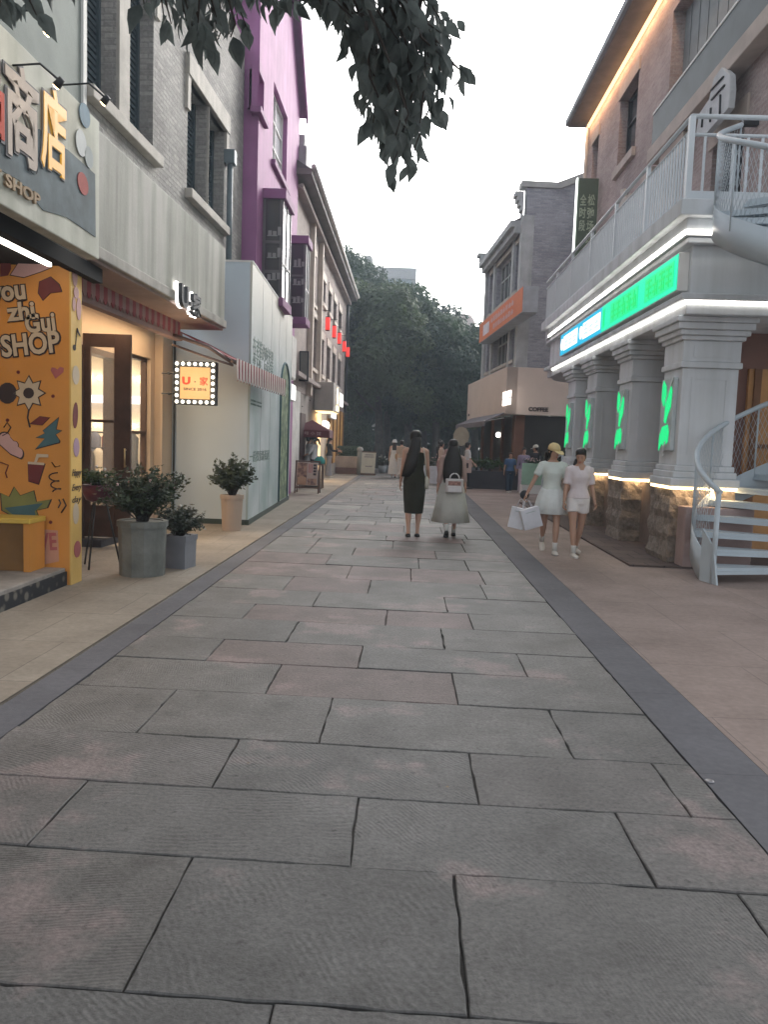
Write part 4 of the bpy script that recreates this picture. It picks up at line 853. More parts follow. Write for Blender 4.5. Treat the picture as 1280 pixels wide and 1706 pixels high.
# dark cafe
m_cafe=M('cafe_glass',(.03,.028,.025),rough=.35,spec=.25,bump=0,var=.3,scale=.8)
cf_=thing('cafe','dark glazed ground floor cafe with timber posts under a grey awning','cafe',(4.2,29,0))
obj('side_glazing',MB().fbox(CS,.2,9,-.2,-.1,0,2.62),m_cafe,cf_); obj('street_glazing',MB().fbox(CF,.25,CF.L,-.2,-.1,0,2.62),m_cafe,cf_)
obj('corner_post',MB().fbox(CF,-.1,.3,-.3,.05,0,2.62),M('timber_brown',(.16,.08,.05)),cf_)
for u in (2.4,4.6,6.9): obj('post',MB().fbox(CF,u,u+.22,-.099,0,0,2.62),M('timber_brown',(0,0,0)),cf_)
for u in (2.2,4.4): obj('post',MB().fbox(CS,u,u+.1,-.099,-.02,0,2.62),m_dark,cf_)
p=CF.P(3.4,-.05,1.95); obj('pendant_lamp',MB().ball(p,.1,10,8),EM('pendant',(1,.95,.85),5),cf_)
m_aw2=M('awning_grey',(.15,.14,.16),bump=.1)
obj('awning',MB().prism([CF.P(-.4,.5,2.68),CF.P(-.4,1.2,2.36),CF.P(-.4,1.2,2.18),CF.P(-.4,1.17,2.18),CF.P(-.4,1.17,2.33),CF.P(-.4,.5,2.64)],(CF.d.x*7.2,CF.d.y*7.2,0)),m_aw2,cf_)
obj('awning_bar',MB().tube([CF.P(-.4,1.2,2.36),CF.P(-.1,.45,2.5)],.015,6),m_white,cf_)
# orange banner sign
bo=.55
bn=thing('banner_sign','long orange banner sign with pale lettering blocks across the coffee building','sign',CF.P(3,.5,6.2))
bu0=CF.u(871,500,bo); bu1=CF.u(799,560,bo); bq0=CF.z(871,514,bo); bq1=CF.z(871,468,bo)
bq1=(CF.z(871,470,bo)+CF.z(800,545,bo))/2; bq0=(CF.z(871,513,bo)+CF.z(799,577,bo))/2
obj('frame',MB().fbox(CF,bu0-.02,bu1,.05,bo-.01,bq0,bq1),M('banner_side',(.40,.44,.48),bump=.02),bn)
obj('face',MB().fbox(CF,bu0+.0,bu1-.02,bo-.009,bo,bq0+.02,bq1-.02),M('banner_orange',(.72,.24,.12),bump=.02,var=.06),bn)
m_pp=M('banner_pink',(.72,.52,.52),bump=.0,var=.08)
hh=bq1-bq0; Lb=bu1-bu0
obj('emblem',MB().fbox(CF,bu1-Lb*.28,bu1-Lb*.12,bo+.001,bo+.012,bq0+hh*.22,bq0+hh*.74),M('banner_white',(.72,.68,.75),bump=0),bn)
def strokes(mb,fr,u0,u1,z0,z1,o,n,rr,t=.012,dirn=1):
    "unreadable small characters: each a cluster of short strokes"
    w_=(u1-u0)/n
    for k in range(n):
        a=u0+k*w_+w_*.1; b_=u0+(k+1)*w_-w_*.1; h=z1-z0; s=h*.13
        for j in range(rr.choice([2,3])):
            z=z0+h*(j+.5)/3; mb.fbox(fr,a,b_,o,o+t,z,z+s)
        mb.fbox(fr,(a+b_)/2-w_*.07,(a+b_)/2+w_*.07,o+.001,o+t+.001,z0,z1)
        if rr.random()<.6: mb.fbox(fr,a+w_*.02,a+w_*.14,o+.002,o+t+.002,z0,z0+h*.7)
rr=random.Random(3)
m=MB(); strokes(m,CF,bu0+Lb*.16,bu1-Lb*.32,bq0+hh*.56,bq0+hh*.78,bo+.001,9,rr); obj('lettering',m,m_pp,bn)
m=MB(); strokes(m,CF,bu0+Lb*.16,bu1-Lb*.38,bq0+hh*.2,bq0+hh*.42,bo+.001,8,rr); obj('lettering',m,m_pp,bn)

# ============================================================ ARCADE BUILDING (right)
AX=3.6
AR=Fr((AX,8),(AX,22),(-1,0))          # column street faces
EN=Fr((3.50,8),(3.50,22),(-1,0))      # entablature face
BK=Fr((4.95,8),(4.95,22),(-1,0))      # upper brick face
ar=thing('arcade_building','red brick building over a white columned arcade with lit strips and a balcony','building',(4.5,15,0))
m_aw=M('arcade_white',(.68,.71,.745),scale=1.2,var=.08,bump=.12,bscale=30,streak=.16)
m_brR=BR('red_brown_brick',[(.36,.285,.275),(.46,.385,.37)],(.42,.365,.355),w=.24,h=.07,ms=.011,stain=.3,noisy=.4,bump=1)
m_rub,nt_,b__=_base('rubble_stone',.9); tc=N(nt_,'ShaderNodeTexCoord'); vo=N(nt_,'ShaderNodeTexVoronoi',Scale=7.0); n_=N(nt_,'ShaderNodeTexNoise',Scale=12.0,Detail=8.0,Roughness=.7); rp=N(nt_,'ShaderNodeValToRGB'); e_=rp.color_ramp.elements; e_[0].position=.3;e_[0].color=(.15,.12,.095,1);e_[1].position=.7;e_[1].color=(.36,.30,.25,1)
bp=N(nt_,'ShaderNodeBump',Strength=1.0,Distance=.04); L=nt_.links; L.new(tc.outputs['Object'],vo.inputs['Vector']); L.new(tc.outputs['Object'],n_.inputs['Vector']); L.new(n_.outputs['Fac'],rp.inputs[0]); L.new(rp.outputs[0],b__.inputs['Base Color']); L.new(n_.outputs['Fac'],bp.inputs['Height']); L.new(bp.outputs[0],b__.inputs['Normal'])
# recess floor
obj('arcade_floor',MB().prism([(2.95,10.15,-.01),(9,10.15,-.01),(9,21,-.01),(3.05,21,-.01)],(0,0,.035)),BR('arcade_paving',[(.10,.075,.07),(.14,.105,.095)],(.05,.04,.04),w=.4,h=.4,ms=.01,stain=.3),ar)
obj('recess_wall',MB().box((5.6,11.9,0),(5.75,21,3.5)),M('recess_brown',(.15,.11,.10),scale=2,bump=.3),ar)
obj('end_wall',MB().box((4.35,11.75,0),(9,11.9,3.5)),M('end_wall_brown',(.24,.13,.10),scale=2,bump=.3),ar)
# wooden lit panels on the end wall
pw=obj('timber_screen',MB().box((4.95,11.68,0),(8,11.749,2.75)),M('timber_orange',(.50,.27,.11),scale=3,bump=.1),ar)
obj('screen_frame',MB().box((5.02,11.65,0),(5.12,11.679,2.75)).box((6.3,11.65,0),(6.4,11.679,2.75)).box((5.12,11.65,1.6),(6.3,11.679,1.66)),M('screen_brown',(.2,.1,.05)),pw)
cols=[11.0,13.35,15.9,18.4]
cols=[AR.u(1125,808)+8,AR.u(1044,790)+8,AR.u(987,780)+8,AR.u(953,775)+8]
print('cols',cols)
zp=1.03
m_stw=EM('plinth_strip',(1,.70,.34),5)
S=.74
for k,y in enumerate(cols):
    x0,x1=AX,AX+S; y1=y+S
    cc=obj('column',MB().box((x0,y,zp+.30),(x1,y1,2.62)),m_aw,ar,bevel=.012)
    m=MB()
    def ring(z0,z1,e,mm=m): mm.box((x0-e,y-e,z0),(x1+e,y1+e,z1))
    ring(zp+.02,zp+.13,.09); ring(zp+.131,zp+.22,.055); ring(zp+.221,zp+.299,.03)
    obj('base_moulding',m,m_aw,cc,bevel=.015)
    m=MB()
    for a,b_,e in ((2.621,2.70,.035),(2.701,2.98,.012),(2.981,3.04,.05),(3.041,3.11,.09),(3.111,3.2,.13),(3.201,3.27,.16)): ring(a,b_,e,m)
    obj('capital',m,m_aw,cc,bevel=.012)
    m=MB()
    for (a,b_,z0,z1,e) in ((x0+.13,x1-.13,zp+.45,2.5,-.006),):
        m.box((a,y-.008,z0),(b_,y-.001,z0+.03)).box((a,y-.008,z1-.03),(b_,y-.001,z1)).box((a,y-.008,z0+.03),(a+.03,y-.001,z1-.03)).box((b_-.03,y-.008,z0+.03),(b_,y-.001,z1-.03))
        m.box((a,y-.02,2.76),(b_,y-.0125,2.92))
    obj('panel_moulding',m,m_aw,cc)
    # stone plinth with rough faces, lit strip above
    pm=bmesh.new(); bmesh.ops.create_cube(pm,size=1)
    bmesh.ops.subdivide_edges(pm,edges=pm.edges[:],cuts=9,use_grid_fill=True)
    rs=random.Random(k)
    for v in pm.verts:
        e=.018; f=[rs.uniform(-e,e)+.012*math.sin(v.co.z*20+k) for _ in range(3)]
        v.co=V((x0-.07+(v.co.x+.5)*(S+.12)+f[0],y-.07+(v.co.y+.5)*(S+.14)+f[1],(v.co.z+.5)*(zp-.02)))
    me=bpy.data.meshes.new('plinth'); pm.to_mesh(me); pm.free(); uvs(me)
    obj('plinth',me,m_rub,ar)
    obj('plinth_light',MB().box((x0-.075,y-.078,zp-.018),(x1+.06,y-.06,zp+.012)).box((x0-.078,y-.059,zp-.018),(x0-.06,y1+.05,zp+.012)),m_stw,cc)
    # low stone wall between plinths
    if k<3:
        yn=cols[k+1]
        obj('dwarf_wall',MB().box((AX+.25,y1+.07,0),(AX+.6,yn-.08,zp-.03)),M('dwarf_wall_stone',(.17,.13,.115),scale=4,bump=.6,bscale=15),ar)
    lp=bpy.data.lights.new('plinth_lamp','AREA'); lp.energy=1.6; lp.shape='RECTANGLE'; lp.size=S; lp.size_y=.05; lp.color=(1,.68,.36); q=link(bpy.data.objects.new('plinth_lamp',lp)); q.location=(x0+S/2,y-.13,zp+.0)
# entablature: stacked mouldings, street side + near end
y0e,y1e=cols[0]-.28,20.3
def course(name,z0,z1,e,mat=m_aw,par=ar):
    x=3.50-e
    o=obj(name,MB().box((x,y0e-e,z0),(6.2,y1e,z1)),mat,par,bevel=.012); return o
course('architrave',3.271,3.44,.0); course('lower_ledge',3.441,3.52,.10)
course('frieze',3.521,4.14,-.04); course('upper_ledge',4.141,4.22,.06); course('upper_band',4.2,4.32,.12) if False else None
course('cornice',4.221,4.44,.10); course('balcony_slab',4.441,4.64,.22)
def strip(z,e,y1=y1e,x1=4.72):
    x=3.50-e
    return MB().box((x-.02,y0e-e-.02,z),(x,y1,z+.05)).box((x,y0e-e-.02,z),(x1,y0e-e,z+.05))
obj('led_strip',strip(3.405,0.005,19.6),m_strip,ar)
obj('led_strip',strip(4.235,.102,19.8,4.4),m_strip,ar)
# balcony rounds away at the far end
m=MB(); n=10
for z0,z1,rr_ in ((3.27,3.52,1.35),(3.521,4.14,1.3),(4.141,4.64,1.55)):
    m.prism([V((5.0+0*1,y1e+.001,z0))]+[V((5.0-rr_*math.cos(t),y1e+.001+rr_*math.sin(t),z0)) for t in np.linspace(0,math.pi/2,n)],(0,0,z1-z0))
obj('rounded_end',m,m_aw,ar)
# neon fascia sign
ns=thing('fascia_sign','long glowing green sign with a blue end panel across the arcade frieze','sign',(3.45,14,3.55))
sz0,sz1=3.60,4.05; SE=Fr((3.40,8),(3.40,22),(-1,0))
ys=SE.u(1131,450)+8; ye=SE.u(934,580)+8; yb=SE.u(1004,520)+8
obj('case',MB().box((3.405,ys,sz0-.02),(3.539,ye,sz1+.02)),m_white,ns,bevel=.01)
obj('green_panel',MB().box((3.395,ys+.03,sz0),(3.404,yb,sz1)),EMD('neon_teal',0,246,190),ns)
obj('blue_panel',MB().box((3.395,yb,sz0),(3.404,ye-.03,sz1)),EMD('neon_blue',0,192,236),ns)
m_ng=EMD('neon_green',0,232,112); rr=random.Random(11)
NF=Fr((3.394,8),(3.394,22),(-1,0))
for a_,b_,n_ in ((ys-8+.15,ys-8+1.4,4),(ys-8+1.75,ys-8+3.35,5),(ys-8+3.75,yb-8-.12,1)):
    obj('word_glow',MB().fbox(NF,a_,b_,0,.004,sz0+.06,sz1-.06),EMD('word_green',0,243,150),ns)
    m=MB(); strokes(m,NF,a_+.05,b_-.05,sz0+.09,sz1-.09,.001,n_,rr,.006); obj('lettering',m,m_ng,ns)
m_nw=EM('neon_white',(1,1,1),.8)
dl=(ye-yb)/2
for k in range(2):
    obj('white_capsule',MB().fbox(NF,yb-8+k*dl+.08,yb-8+(k+1)*dl-.42,0,.004,sz0+.07,sz1-.07),m_nw,ns,bevel=.003)
    m=MB(); strokes(m,NF,yb-8+k*dl+.12,yb-8+(k+1)*dl-.46,sz0+.1,sz1-.1,.001,3,rr,.006); obj('lettering',m,EMD('pale_blue_stroke',205,236,250),ns); m=MB(); m.prism([V((3.394-.008,yb+(k+1)*dl-.25+.13*math.cos(t),(sz0+sz1)/2+.13*math.sin(t))) for t in np.linspace(0,2*math.pi,14)[:-1]],(.008,0,0)); obj('lettering',m,m_nw,ns)
# green shapes on pale boards fixed to the columns
m_gn=EMD('plant_green',0,240,140); m_pb=M('board_white',(.50,.56,.57),bump=.02)
NM=['nearest','second','third','farthest']
for k,y in enumerate(cols):
    t=thing('light_board','pale board with glowing green cut-out shapes on the %s arcade column'%NM[k],'sign',(AX-.03,y+.35,1.5),'green light boards on the arcade columns')
    ya,yb2=y+.12,y+.62
    obj('board',MB().box((AX-.06,ya,1.52),(AX-.001,yb2,2.5)),m_pb,t,bevel=.008)
    f=lambda a,b_: V((AX-.0615,yb2-a*(yb2-ya),1.52+b_*.98))
    blobs=[[(.2,.98),(.42,.9),(.45,.7),(.3,.62),(.12,.72),(.12,.9)],[(.5,.78),(.8,.9),(.92,.82),(.88,.6),(.68,.5),(.55,.38),(.42,.4),(.45,.6)],[(.3,.33),(.72,.36),(.85,.26),(.8,.12),(.55,.06),(.3,.1),(.1,.0),(.12,.2)]]
    for b_ in blobs: obj('green_shape',MB().prism([f(a,c) for a,c in b_],(-.01,0,0)),m_gn,t)
    obj('white_stem',MB().prism([f(.95,1.02),f(.99,1.0),f(.5,.66),f(.45,.7)],(-.012,0,0)).prism([f(.62,.14),f(.7,.12),f(.45,-.08),f(.38,-.06)],(-.012,0,0)),m_nw if False else M('stem_white',(.7,.75,.75),bump=0),t)
# balcony rail
m_rail=M('rail_white',(.60,.65,.69),rough=.35,bump=.02,var=.04)
BR0=3.38; yr0=y0e-.10; zt=5.66
rl=obj('balcony_rail',MB().box((BR0-.03,yr0-.03,4.64),(BR0+.04,yr0+.04,zt)).tube([(BR0,yr0,zt),(BR0,y1e,zt)],.028,8).tube([(BR0,yr0,zt-.16),(BR0,y1e,zt-.16)],.018,6).tube([(BR0,yr0,4.72),(BR0,y1e,4.72)],.018,6),m_rail,ar)
m=MB(); y=yr0+.12
while y<y1e: m.box((BR0-.012,y-.008,4.72),(BR0+.012,y+.008,zt-.16)); y+=.115
obj('balusters',m,m_rail,rl)
m=MB()
for k in range(1,6): yy=yr0+k*1.75; m.box((BR0-.025,yy-.025,4.64),(BR0+.025,yy+.025,zt))
obj('posts',m,m_rail,rl)
# return rail facing the camera
xe=4.62
obj('return_rail',MB().tube([(BR0,yr0,zt),(xe,yr0,zt)],.032,8).tube([(BR0,yr0,zt-.22),(xe,yr0,zt-.22)],.022,6).box((BR0,yr0-.02,4.66),(xe,yr0+.02,4.76)).box((xe-.03,yr0-.03,4.64),(xe+.03,yr0+.03,zt)),m_rail,ar)
m=MB()
for k in range(1,7): x=BR0+(xe-BR0)*k/7; m.box((x-.014,yr0-.012,4.76),(x+.014,yr0+.012,zt-.22))
obj('balusters',m,m_rail,ar)
m=MB(); 
pts=[(5.0-1.45*math.cos(t),y1e+1.45*math.sin(t)) for t in np.linspace(0,math.pi/2,9)]
for z in (5.66,5.1): m.tube([(x,y,z) for x,y in pts],.025,6)
for x,y in pts[1:]: m.box((x-.02,y-.02,4.64),(x+.02,y+.02,5.64))
obj('curved_rail',m,m_rail,ar)
# upper brick facade
yE=BK.u(980,250)+8; yN=10.9; ub=lambda x,y=150: BK.u(x,y)
print('brick far end',yE)
zE=BK.z(980,205,.0)
zs0,zs1=BK.z(1046,262),BK.z(1046,150)
q1=(ub(1064),ub(1036),zs0,zs1); q2=(ub(1003),ub(990,220),zs0,zs1)
ur0,ur1=ub(1195,60),ub(1118,100)
q3=(yN-8+.01,ur1,7.62,10.2)
q4=(BK.u(1235,300),BK.u(1185,300),4.7,6.6)      # balcony door
q5=(BK.u(1110,330),BK.u(1065,330),4.7,6.3)
mb=MB(); wall(mb,BK,yN-8,yE-8,4.645,11.0,[q1,q2,q3,q4,q5],depth=.28)
mb.quad((4.95,yE,4.645),(12,yE,4.645),(12,yE,11),(4.95,yE,11)).quad((4.95,yN,4.645),(12,yN,4.645),(12,yN,11),(4.95,yN,11))
obj('brick_wall',mb,m_brR,ar)
for q in (q1,q2): window(ar,BK,q,m_gw,m_dark,M('warm_trim',(.42,.36,.32),bump=.1),depth=.25,bars=(0,1),ext=.1,sh=.2,lh=.3)
for q in (q4,q5): window(ar,BK,q,m_glassd,m_dark,M('warm_trim',(0,0,0)),depth=.25,bars=(1,0),ext=.14,sill=False,lh=.32,name='balcony_door')
m=MB(); m.fbox(BK,q3[0],q3[1],-.32,-.28,q3[2],q3[3]); u=q3[0]+.05
dk=M('slate_cladding',(.19,.215,.22),rough=.6,bump=.1)
while u<q3[1]-.3: m.fbox(BK,u,u+.42,-.279,-.25,q3[2],q3[3]); u+=.47
obj('cladding',m,dk,ar)
obj('stone_ledge',MB().fbox(BK,yN-8-.1,q3[1]+.25,-.05,.28,7.34,7.62),M('warm_trim',(0,0,0)),ar,bevel=.015)
gb=obj('glass_balustrade',MB().fbox(BK,yN-8-.1,q3[1]+.1,.22,.24,7.62,8.25),M('smoked_glass',(.085,.105,.11),rough=.5,spec=.2,bump=.02),ar)
obj('top_rail',MB().fbox(BK,yN-8-.1,q3[1]+.1,.205,.255,8.25,8.29),m_white,gb)
for u0_,u1_ in ((BK.u(1155,180)-.1,BK.u(1118,210)),(BK.u(1105,225),BK.u(1085,250))): 
    obj('stone_bracket',MB().fbox(BK,min(u0_,u1_),max(u0_,u1_),.002,.18,6.95,7.3),M('warm_trim',(0,0,0)),ar,bevel=.01)
obj('render_patch',MB().fbox(BK,BK.u(1135,260),BK.u(1090,290),.002,.03,5.3,7.0),M('grey_render',(.34,.32,.30),bump=.2),ar)
ro=obj('roof',MB().prism([(4.45,yE+.35,11.15),(8.5,yE+.35,13.5),(12.5,yE+.35,11.15)],(0,-(yE+.35-10.3),0)),M('slate_roof',(0,0,0)),ar)
obj('eaves',MB().box((4.4,10.3,10.98),(4.949,yE+.35,11.149)),M('eaves_grey',(0,0,0)),ro); obj('gutter',MB().box((4.32,10.3,11.02),(4.399,yE+.38,11.18)),M('gutter_grey',(.3,.32,.34)),ro)
obj('eaves_led',MB().box((4.86,10.9,10.80),(4.93,yE,10.86)),EM('amber_led',(1,.55,.25),1.3),ar)
for k in range(4):
    lp=bpy.data.lights.new('eaves_lamp','AREA'); lp.energy=9; lp.shape='RECTANGLE'; lp.size=.1; lp.size_y=(yE-11)/4; lp.color=(1,.55,.28); q=link(bpy.data.objects.new('eaves_lamp',lp)); q.location=(4.80,11+(yE-11)*(k+.5)/4,10.78); q.rotation_euler=(0,R(-25),0)
obj('downpipe',MB().tube([(4.88,yE-.12,10.9),(4.88,yE-.12,4.7)],.05,8),m_gt,ar)
# banner hanging off the far corner
gy=BK.u(1003,370)+8; gy=yE-1.9
a=AT(958,440,gy); b_=AT(1002,297,gy); x0_=AT(960,370,gy).x
gb_=thing('hanging_banner','tall dark green projecting banner reading 松弛场域 全时段 with a pale lit edge','banner',((a.x+b_.x)/2,gy,a.z))
zt_=AT(980,297,gy).z; zb_=AT(975,447,gy).z
obj('cloth',MB().box((x0_,gy,zb_),(4.9,gy+.1,zt_)),M('banner_green',(.075,.11,.085),bump=.03,var=.1),gb_)
obj('lit_edge',MB().box((x0_-.03,gy-.03,zb_),(x0_-.001,gy+.13,zt_)),EM('edge_glow',(.93,1,.95),1.1),gb_)
m_bl=M('banner_letter',(.33,.42,.33),bump=0)
def vtxt(s,x0,x1,yt,yb):
    for k,ch in enumerate(s):
        ya=yt+(yb-yt)*k/len(s); yb_=yt+(yb-yt)*(k+.85)/len(s); p=AT((x0+x1)/2-k*1.2,(ya+yb_)/2,gy); q=AT((x1),(ya+yb_)/2,gy); r_=AT(x0,(ya+yb_)/2,gy)
        text(ch,'lettering',m_bl,gb_,(p.x,gy-.002,p.z),(1,0,0),UPV,q.x-r_.x,AT(0,ya,gy).z-AT(0,yb_,gy).z,.006,bold=.02)
vtxt('松弛场域',980,992,324,411); vtxt('全时段',967,978,324,388)
# brand emblem plate (house-like outline) on the wall
ey=BK.u(1232,170)+8
et=thing('emblem_sign','pale cut-out emblem sign with dark strokes on the brick wall above the balcony','sign',(4.6,12.2,6.4))
EP=Fr((4.62,8),(4.62,22),(-1,0))
e=lambda x,y,o=0: EP.P(EP.u(x,y,o),o,EP.z(x,y,o))
obj('plate',MB().prism([e(1160,225),e(1165,190),e(1182,165),e(1190,130),e(1203,112),e(1216,124),e(1217,150),e(1214,180),e(1178,222)],(.1,0,0)),M('emblem_pale',(.48,.50,.52),bump=.05),et,bevel=.01)
for pts in ([(1170,212),(1172,190)],[(1184,203),(1185,180)],[(1200,190),(1201,158)],[(1185,150),(1206,128)],[(1186,166),(1208,142)]):
    obj('stroke',MB().tube([e(x,y,.012) for x,y in pts],.018,6),m_dark,et)
obj('mount',MB().box((4.73,12.0,6.3),(4.949,12.1,6.4)).box((4.73,12.8,6.3),(4.949,12.9,6.4)),m_dark,et)
# deer-like pale letters by the banner
t=thing('letter_sign','pale cut-out letter sculpture on the brick wall beside the green banner','sign',(4.85,17.5,6.0))
EP=Fr((4.85,8),(4.85,22),(-1,0))
obj('shape',MB().prism([e(1022,372),e(1026,352),e(1035,338),e(1034,316),e(1040,314),e(1042,330),e(1050,322),e(1053,345),e(1050,352)],(.06,0,0)),M('emblem_cream',(.45,.42,.38)),t)
obj('bracket',MB().box((4.912,17.6,6.3),(4.949,17.7,6.4)),m_dark,t)
# stone block beside the stair
obj('stone_block',MB().box((3.62,cols[0]-.42,0.0),(4.5,cols[0]-.12,.80)),M('pink_stone',(.36,.27,.255),bump=.2),None,'pinkish upright stone block between the nearest arcade plinth and the spiral stair','stone block',bevel=.01)

# ------------------------------------------------------------ spiral stair
C0=V((4.86,9.42)); RO=1.32; RI=.14; A0=R(196); ZT=4.62; TOT=R(432); NS=26
ss=thing('spiral_stair','white steel spiral staircase with curved handrail and mesh sides in front of the arcade','staircase',(C0.x,C0.y,0))
m_ss=M('stair_paint',(.47,.54,.59),rough=.4,bump=.04,bscale=60,var=.05)
def sp_(r,a,z): return V((C0.x+r*math.cos(a),C0.y+r*math.sin(a),z))
dA=TOT/NS; dz=ZT/NS
obj('centre_post',MB().lathe((C0.x,C0.y,0),[(RI,0),(RI,5.7)],16),m_ss,ss)
for k in range(NS):
    a=A0-dA*k; z=dz*(k+1); m=MB()
    arc=[a-dA*1.12*t for t in np.linspace(0,1,5)]
    P=[sp_(RI,arc[0],z)]+[sp_(RO-.01,t,z) for t in arc]+[sp_(RI,arc[-1],z)]
    m.prism([p-V((0,0,.035)) for p in P],(0,0,.035))
    m.prism([sp_(RI,a,z-.075),sp_(RO-.01,a,z-.075),sp_(RO-.01,a,z-.036),sp_(RI,a,z-.036)],(0.02*math.sin(a)*-1,-.02*math.cos(a)*-1,0))
    obj('tread',m,m_ss,ss)
# stringer plate
def helix(r0,r1,zo0,zo1,k0,k1,n=110):
    m=MB(); vs=[];
    for i in range(n+1):
        t=k0+(k1-k0)*i/n; a=A0-TOT*t; z=ZT*t
        vs+= [sp_(r0,a,max(0,z+zo0)),sp_(r1,a,max(0,z+zo0)),sp_(r1,a,z+zo1),sp_(r0,a,z+zo1)]
    fs=[]
    for i in range(n):
        for j in range(4): fs.append((i*4+j,i*4+(j+1)%4,(i+1)*4+(j+1)%4,(i+1)*4+j))
    fs+=[(0,1,2,3),(n*4+3,n*4+2,n*4+1,n*4)]
    return m.add(vs,fs,True)
obj('stringer',helix(RO,RO+.015,-.12,.26,0,1),m_ss,ss)
obj('stringer_foot',MB().prism([sp_(RO+.016,A0+R(5),0),sp_(RO+.016,A0-R(9),0),sp_(RO+.016,A0-R(9),.62),sp_(RO+.016,A0+R(1),.42)],(-.02,0,0)),m_ss,ss)
obj('soffit',helix(RI,RO-.005,-.135,-.125,.55,1),m_ss,ss)
def rail(r,h,k0,k1,n=80): return [sp_(r,A0-TOT*(k0+(k1-k0)*i/n),ZT*(k0+(k1-k0)*i/n)+h) for i in range(n+1)]
obj('handrail',MB().tube(rail(RO+.01,1.08,-.004,1.0),.034,10),m_ss,ss)
for k in range(0,NS+1,2):
    t=k/NS; a=A0-TOT*t; obj('rail_post',MB().tube([sp_(RO+.01,a,ZT*t+.1),sp_(RO+.01,a,ZT*t+1.07)],.013,6),m_ss,ss)
obj('newel',MB().tube([sp_(RO+.01,A0+R(.5),0),sp_(RO+.01,A0+R(.5),1.07)],.032,8),m_ss,ss)
m=MB(); n=150
for s_ in (1,-1):
    for i in range(-6,n):
        t0=i/n; t1=(i+5)/n if s_>0 else (i+5)/n
        z0_,z1_=(.27,1.04) if s_>0 else (1.04,.27)
        t0c=max(t0,0); 
        if t1>1 or t0<0: continue
        m.tube([sp_(RO+.01,A0-TOT*t0,ZT*t0+z0_),sp_(RO+.01,A0-TOT*t1,ZT*t1+z1_)],.0028,3)
obj('mesh_infill',m,m_ss,ss)
obj('landing',MB().prism([V((3.9,y0e-.12,4.58)),V((3.9+1.9,y0e-.12,4.58)),V((C0.x+.6,C0.y+.2,4.58)),V((C0.x-.2,C0.y+.2,4.58)),V((4.1,C0.y+.65,4.58))],(0,0,.06)),m_ss,ss)
# second, small curved rail at the far arcade end
t=thing('ramp_rail','slim pale curved handrail at the far end of the arcade','handrail',(3.2,19.5,0))
p=[AT(905,800,19.6),AT(908,788,19.5),AT(918,771,19.4),AT(930,760,19.3),AT(938,756,19.2)]
obj('rail',MB().tube([V((p[0].x,19.6,0))]+p,.035,8),m_rail,t); obj('post',MB().tube([V((p[-1].x,19.2,0)),p[-1]],.03,8),m_rail,t)

# ============================================================ BACKGROUND BUILDINGS
m_far=M('far_render',(.40,.40,.40),var=.06,bump=0)
t=thing('far_building','pale flat-topped block rising behind the plane trees','building',(-2,90,0))
a=AT(640,450,90); b_=AT(687,450,90); zt_=AT(660,447,90).z
m=MB().box((a.x-1.5,90,0),(b_.x,104,zt_-1.2)); obj('tower',m,M('far_glass',(.32,.38,.40),var=.15,scale=.4),t)
obj('parapet',MB().box((a.x-1.9,89.6,zt_-1.2),(b_.x+.5,104.4,zt_)),m_far,t)
for k in range(3): obj('window_band',MB().box((a.x-1.3,89.97,zt_-3.4-k*3.2),(b_.x-.3,89.99,zt_-2.1-k*3.2)),GL('far_window',(.12,.15,.17)),t)
obj('side_block',MB().box((b_.x+.5,92,0),(b_.x+3,100,zt_-4)),m_far,t)
t=thing('gabled_tower','far stone gable with a rounded finial showing above the treetops','building',(-5,84,0))
a=AT(598,432,84); b_=AT(630,432,84); ap=AT(614,398,84)
obj('gable',MB().prism([V((a.x-3,84,0)),V((b_.x+1,84,0)),V((b_.x+1,84,AT(0,447,84).z)),V((b_.x-.2,84,AT(0,441,84).z)),V((ap.x+.5,84,AT(0,425,84).z)),V((ap.x-.5,84,AT(0,425,84).z)),V((a.x-3,84,AT(0,455,84).z))],(0,6,0)),M('far_stone',(.33,.33,.30),var=.1,bump=.1),t)
obj('finial',MB().lathe((ap.x,86,AT(0,433,86).z),[(.25,0),(.3,.5),(.45,.8),(.45,1.2),(.3,1.5),(.1,1.6)],12),M('far_stone',(0,0,0)),t)
obj('finial',MB().lathe((b_.x-.6,86,AT(0,447,86).z),[(.6,0),(.7,.6),(.4,1.2),(.1,1.4)],12),M('far_stone',(0,0,0)),t)
t=thing('domed_building','far pinkish round building with a stout chimney','building',(10,86,0))
a=AT(741,530,86); b_=AT(788,530,86); cx=(a.x+b_.x)/2+.6; rr_=(b_.x-a.x)/2
zt_=AT(770,520,86).z; zl_=AT(770,540,86).z
m_fp=M('far_pink',(.46,.38,.35),var=.05,bump=0)
obj('drum',MB().lathe((cx,90,0),[(rr_*.9,0),(rr_*.9,zl_-.6)],24),M('far_green_wall',(.34,.38,.36),bump=0),t)
obj('cap',MB().lathe((cx,90,zl_-.6),[(rr_*1.08,0),(rr_*1.1,.5),(rr_,.6),(rr_*.98,zt_-zl_+.3),(rr_*.7,zt_-zl_+.9),(.1,zt_-zl_+1.0)],24),m_fp,t)
ch=AT(756,520,84); obj('chimney',MB().lathe((ch.x,84,0),[(.75,0),(.72,AT(0,512,84).z),(.95,AT(0,510,84).z),(.95,AT(0,504,84).z),(.6,AT(0,503,84).z)],16),m_fp,t)
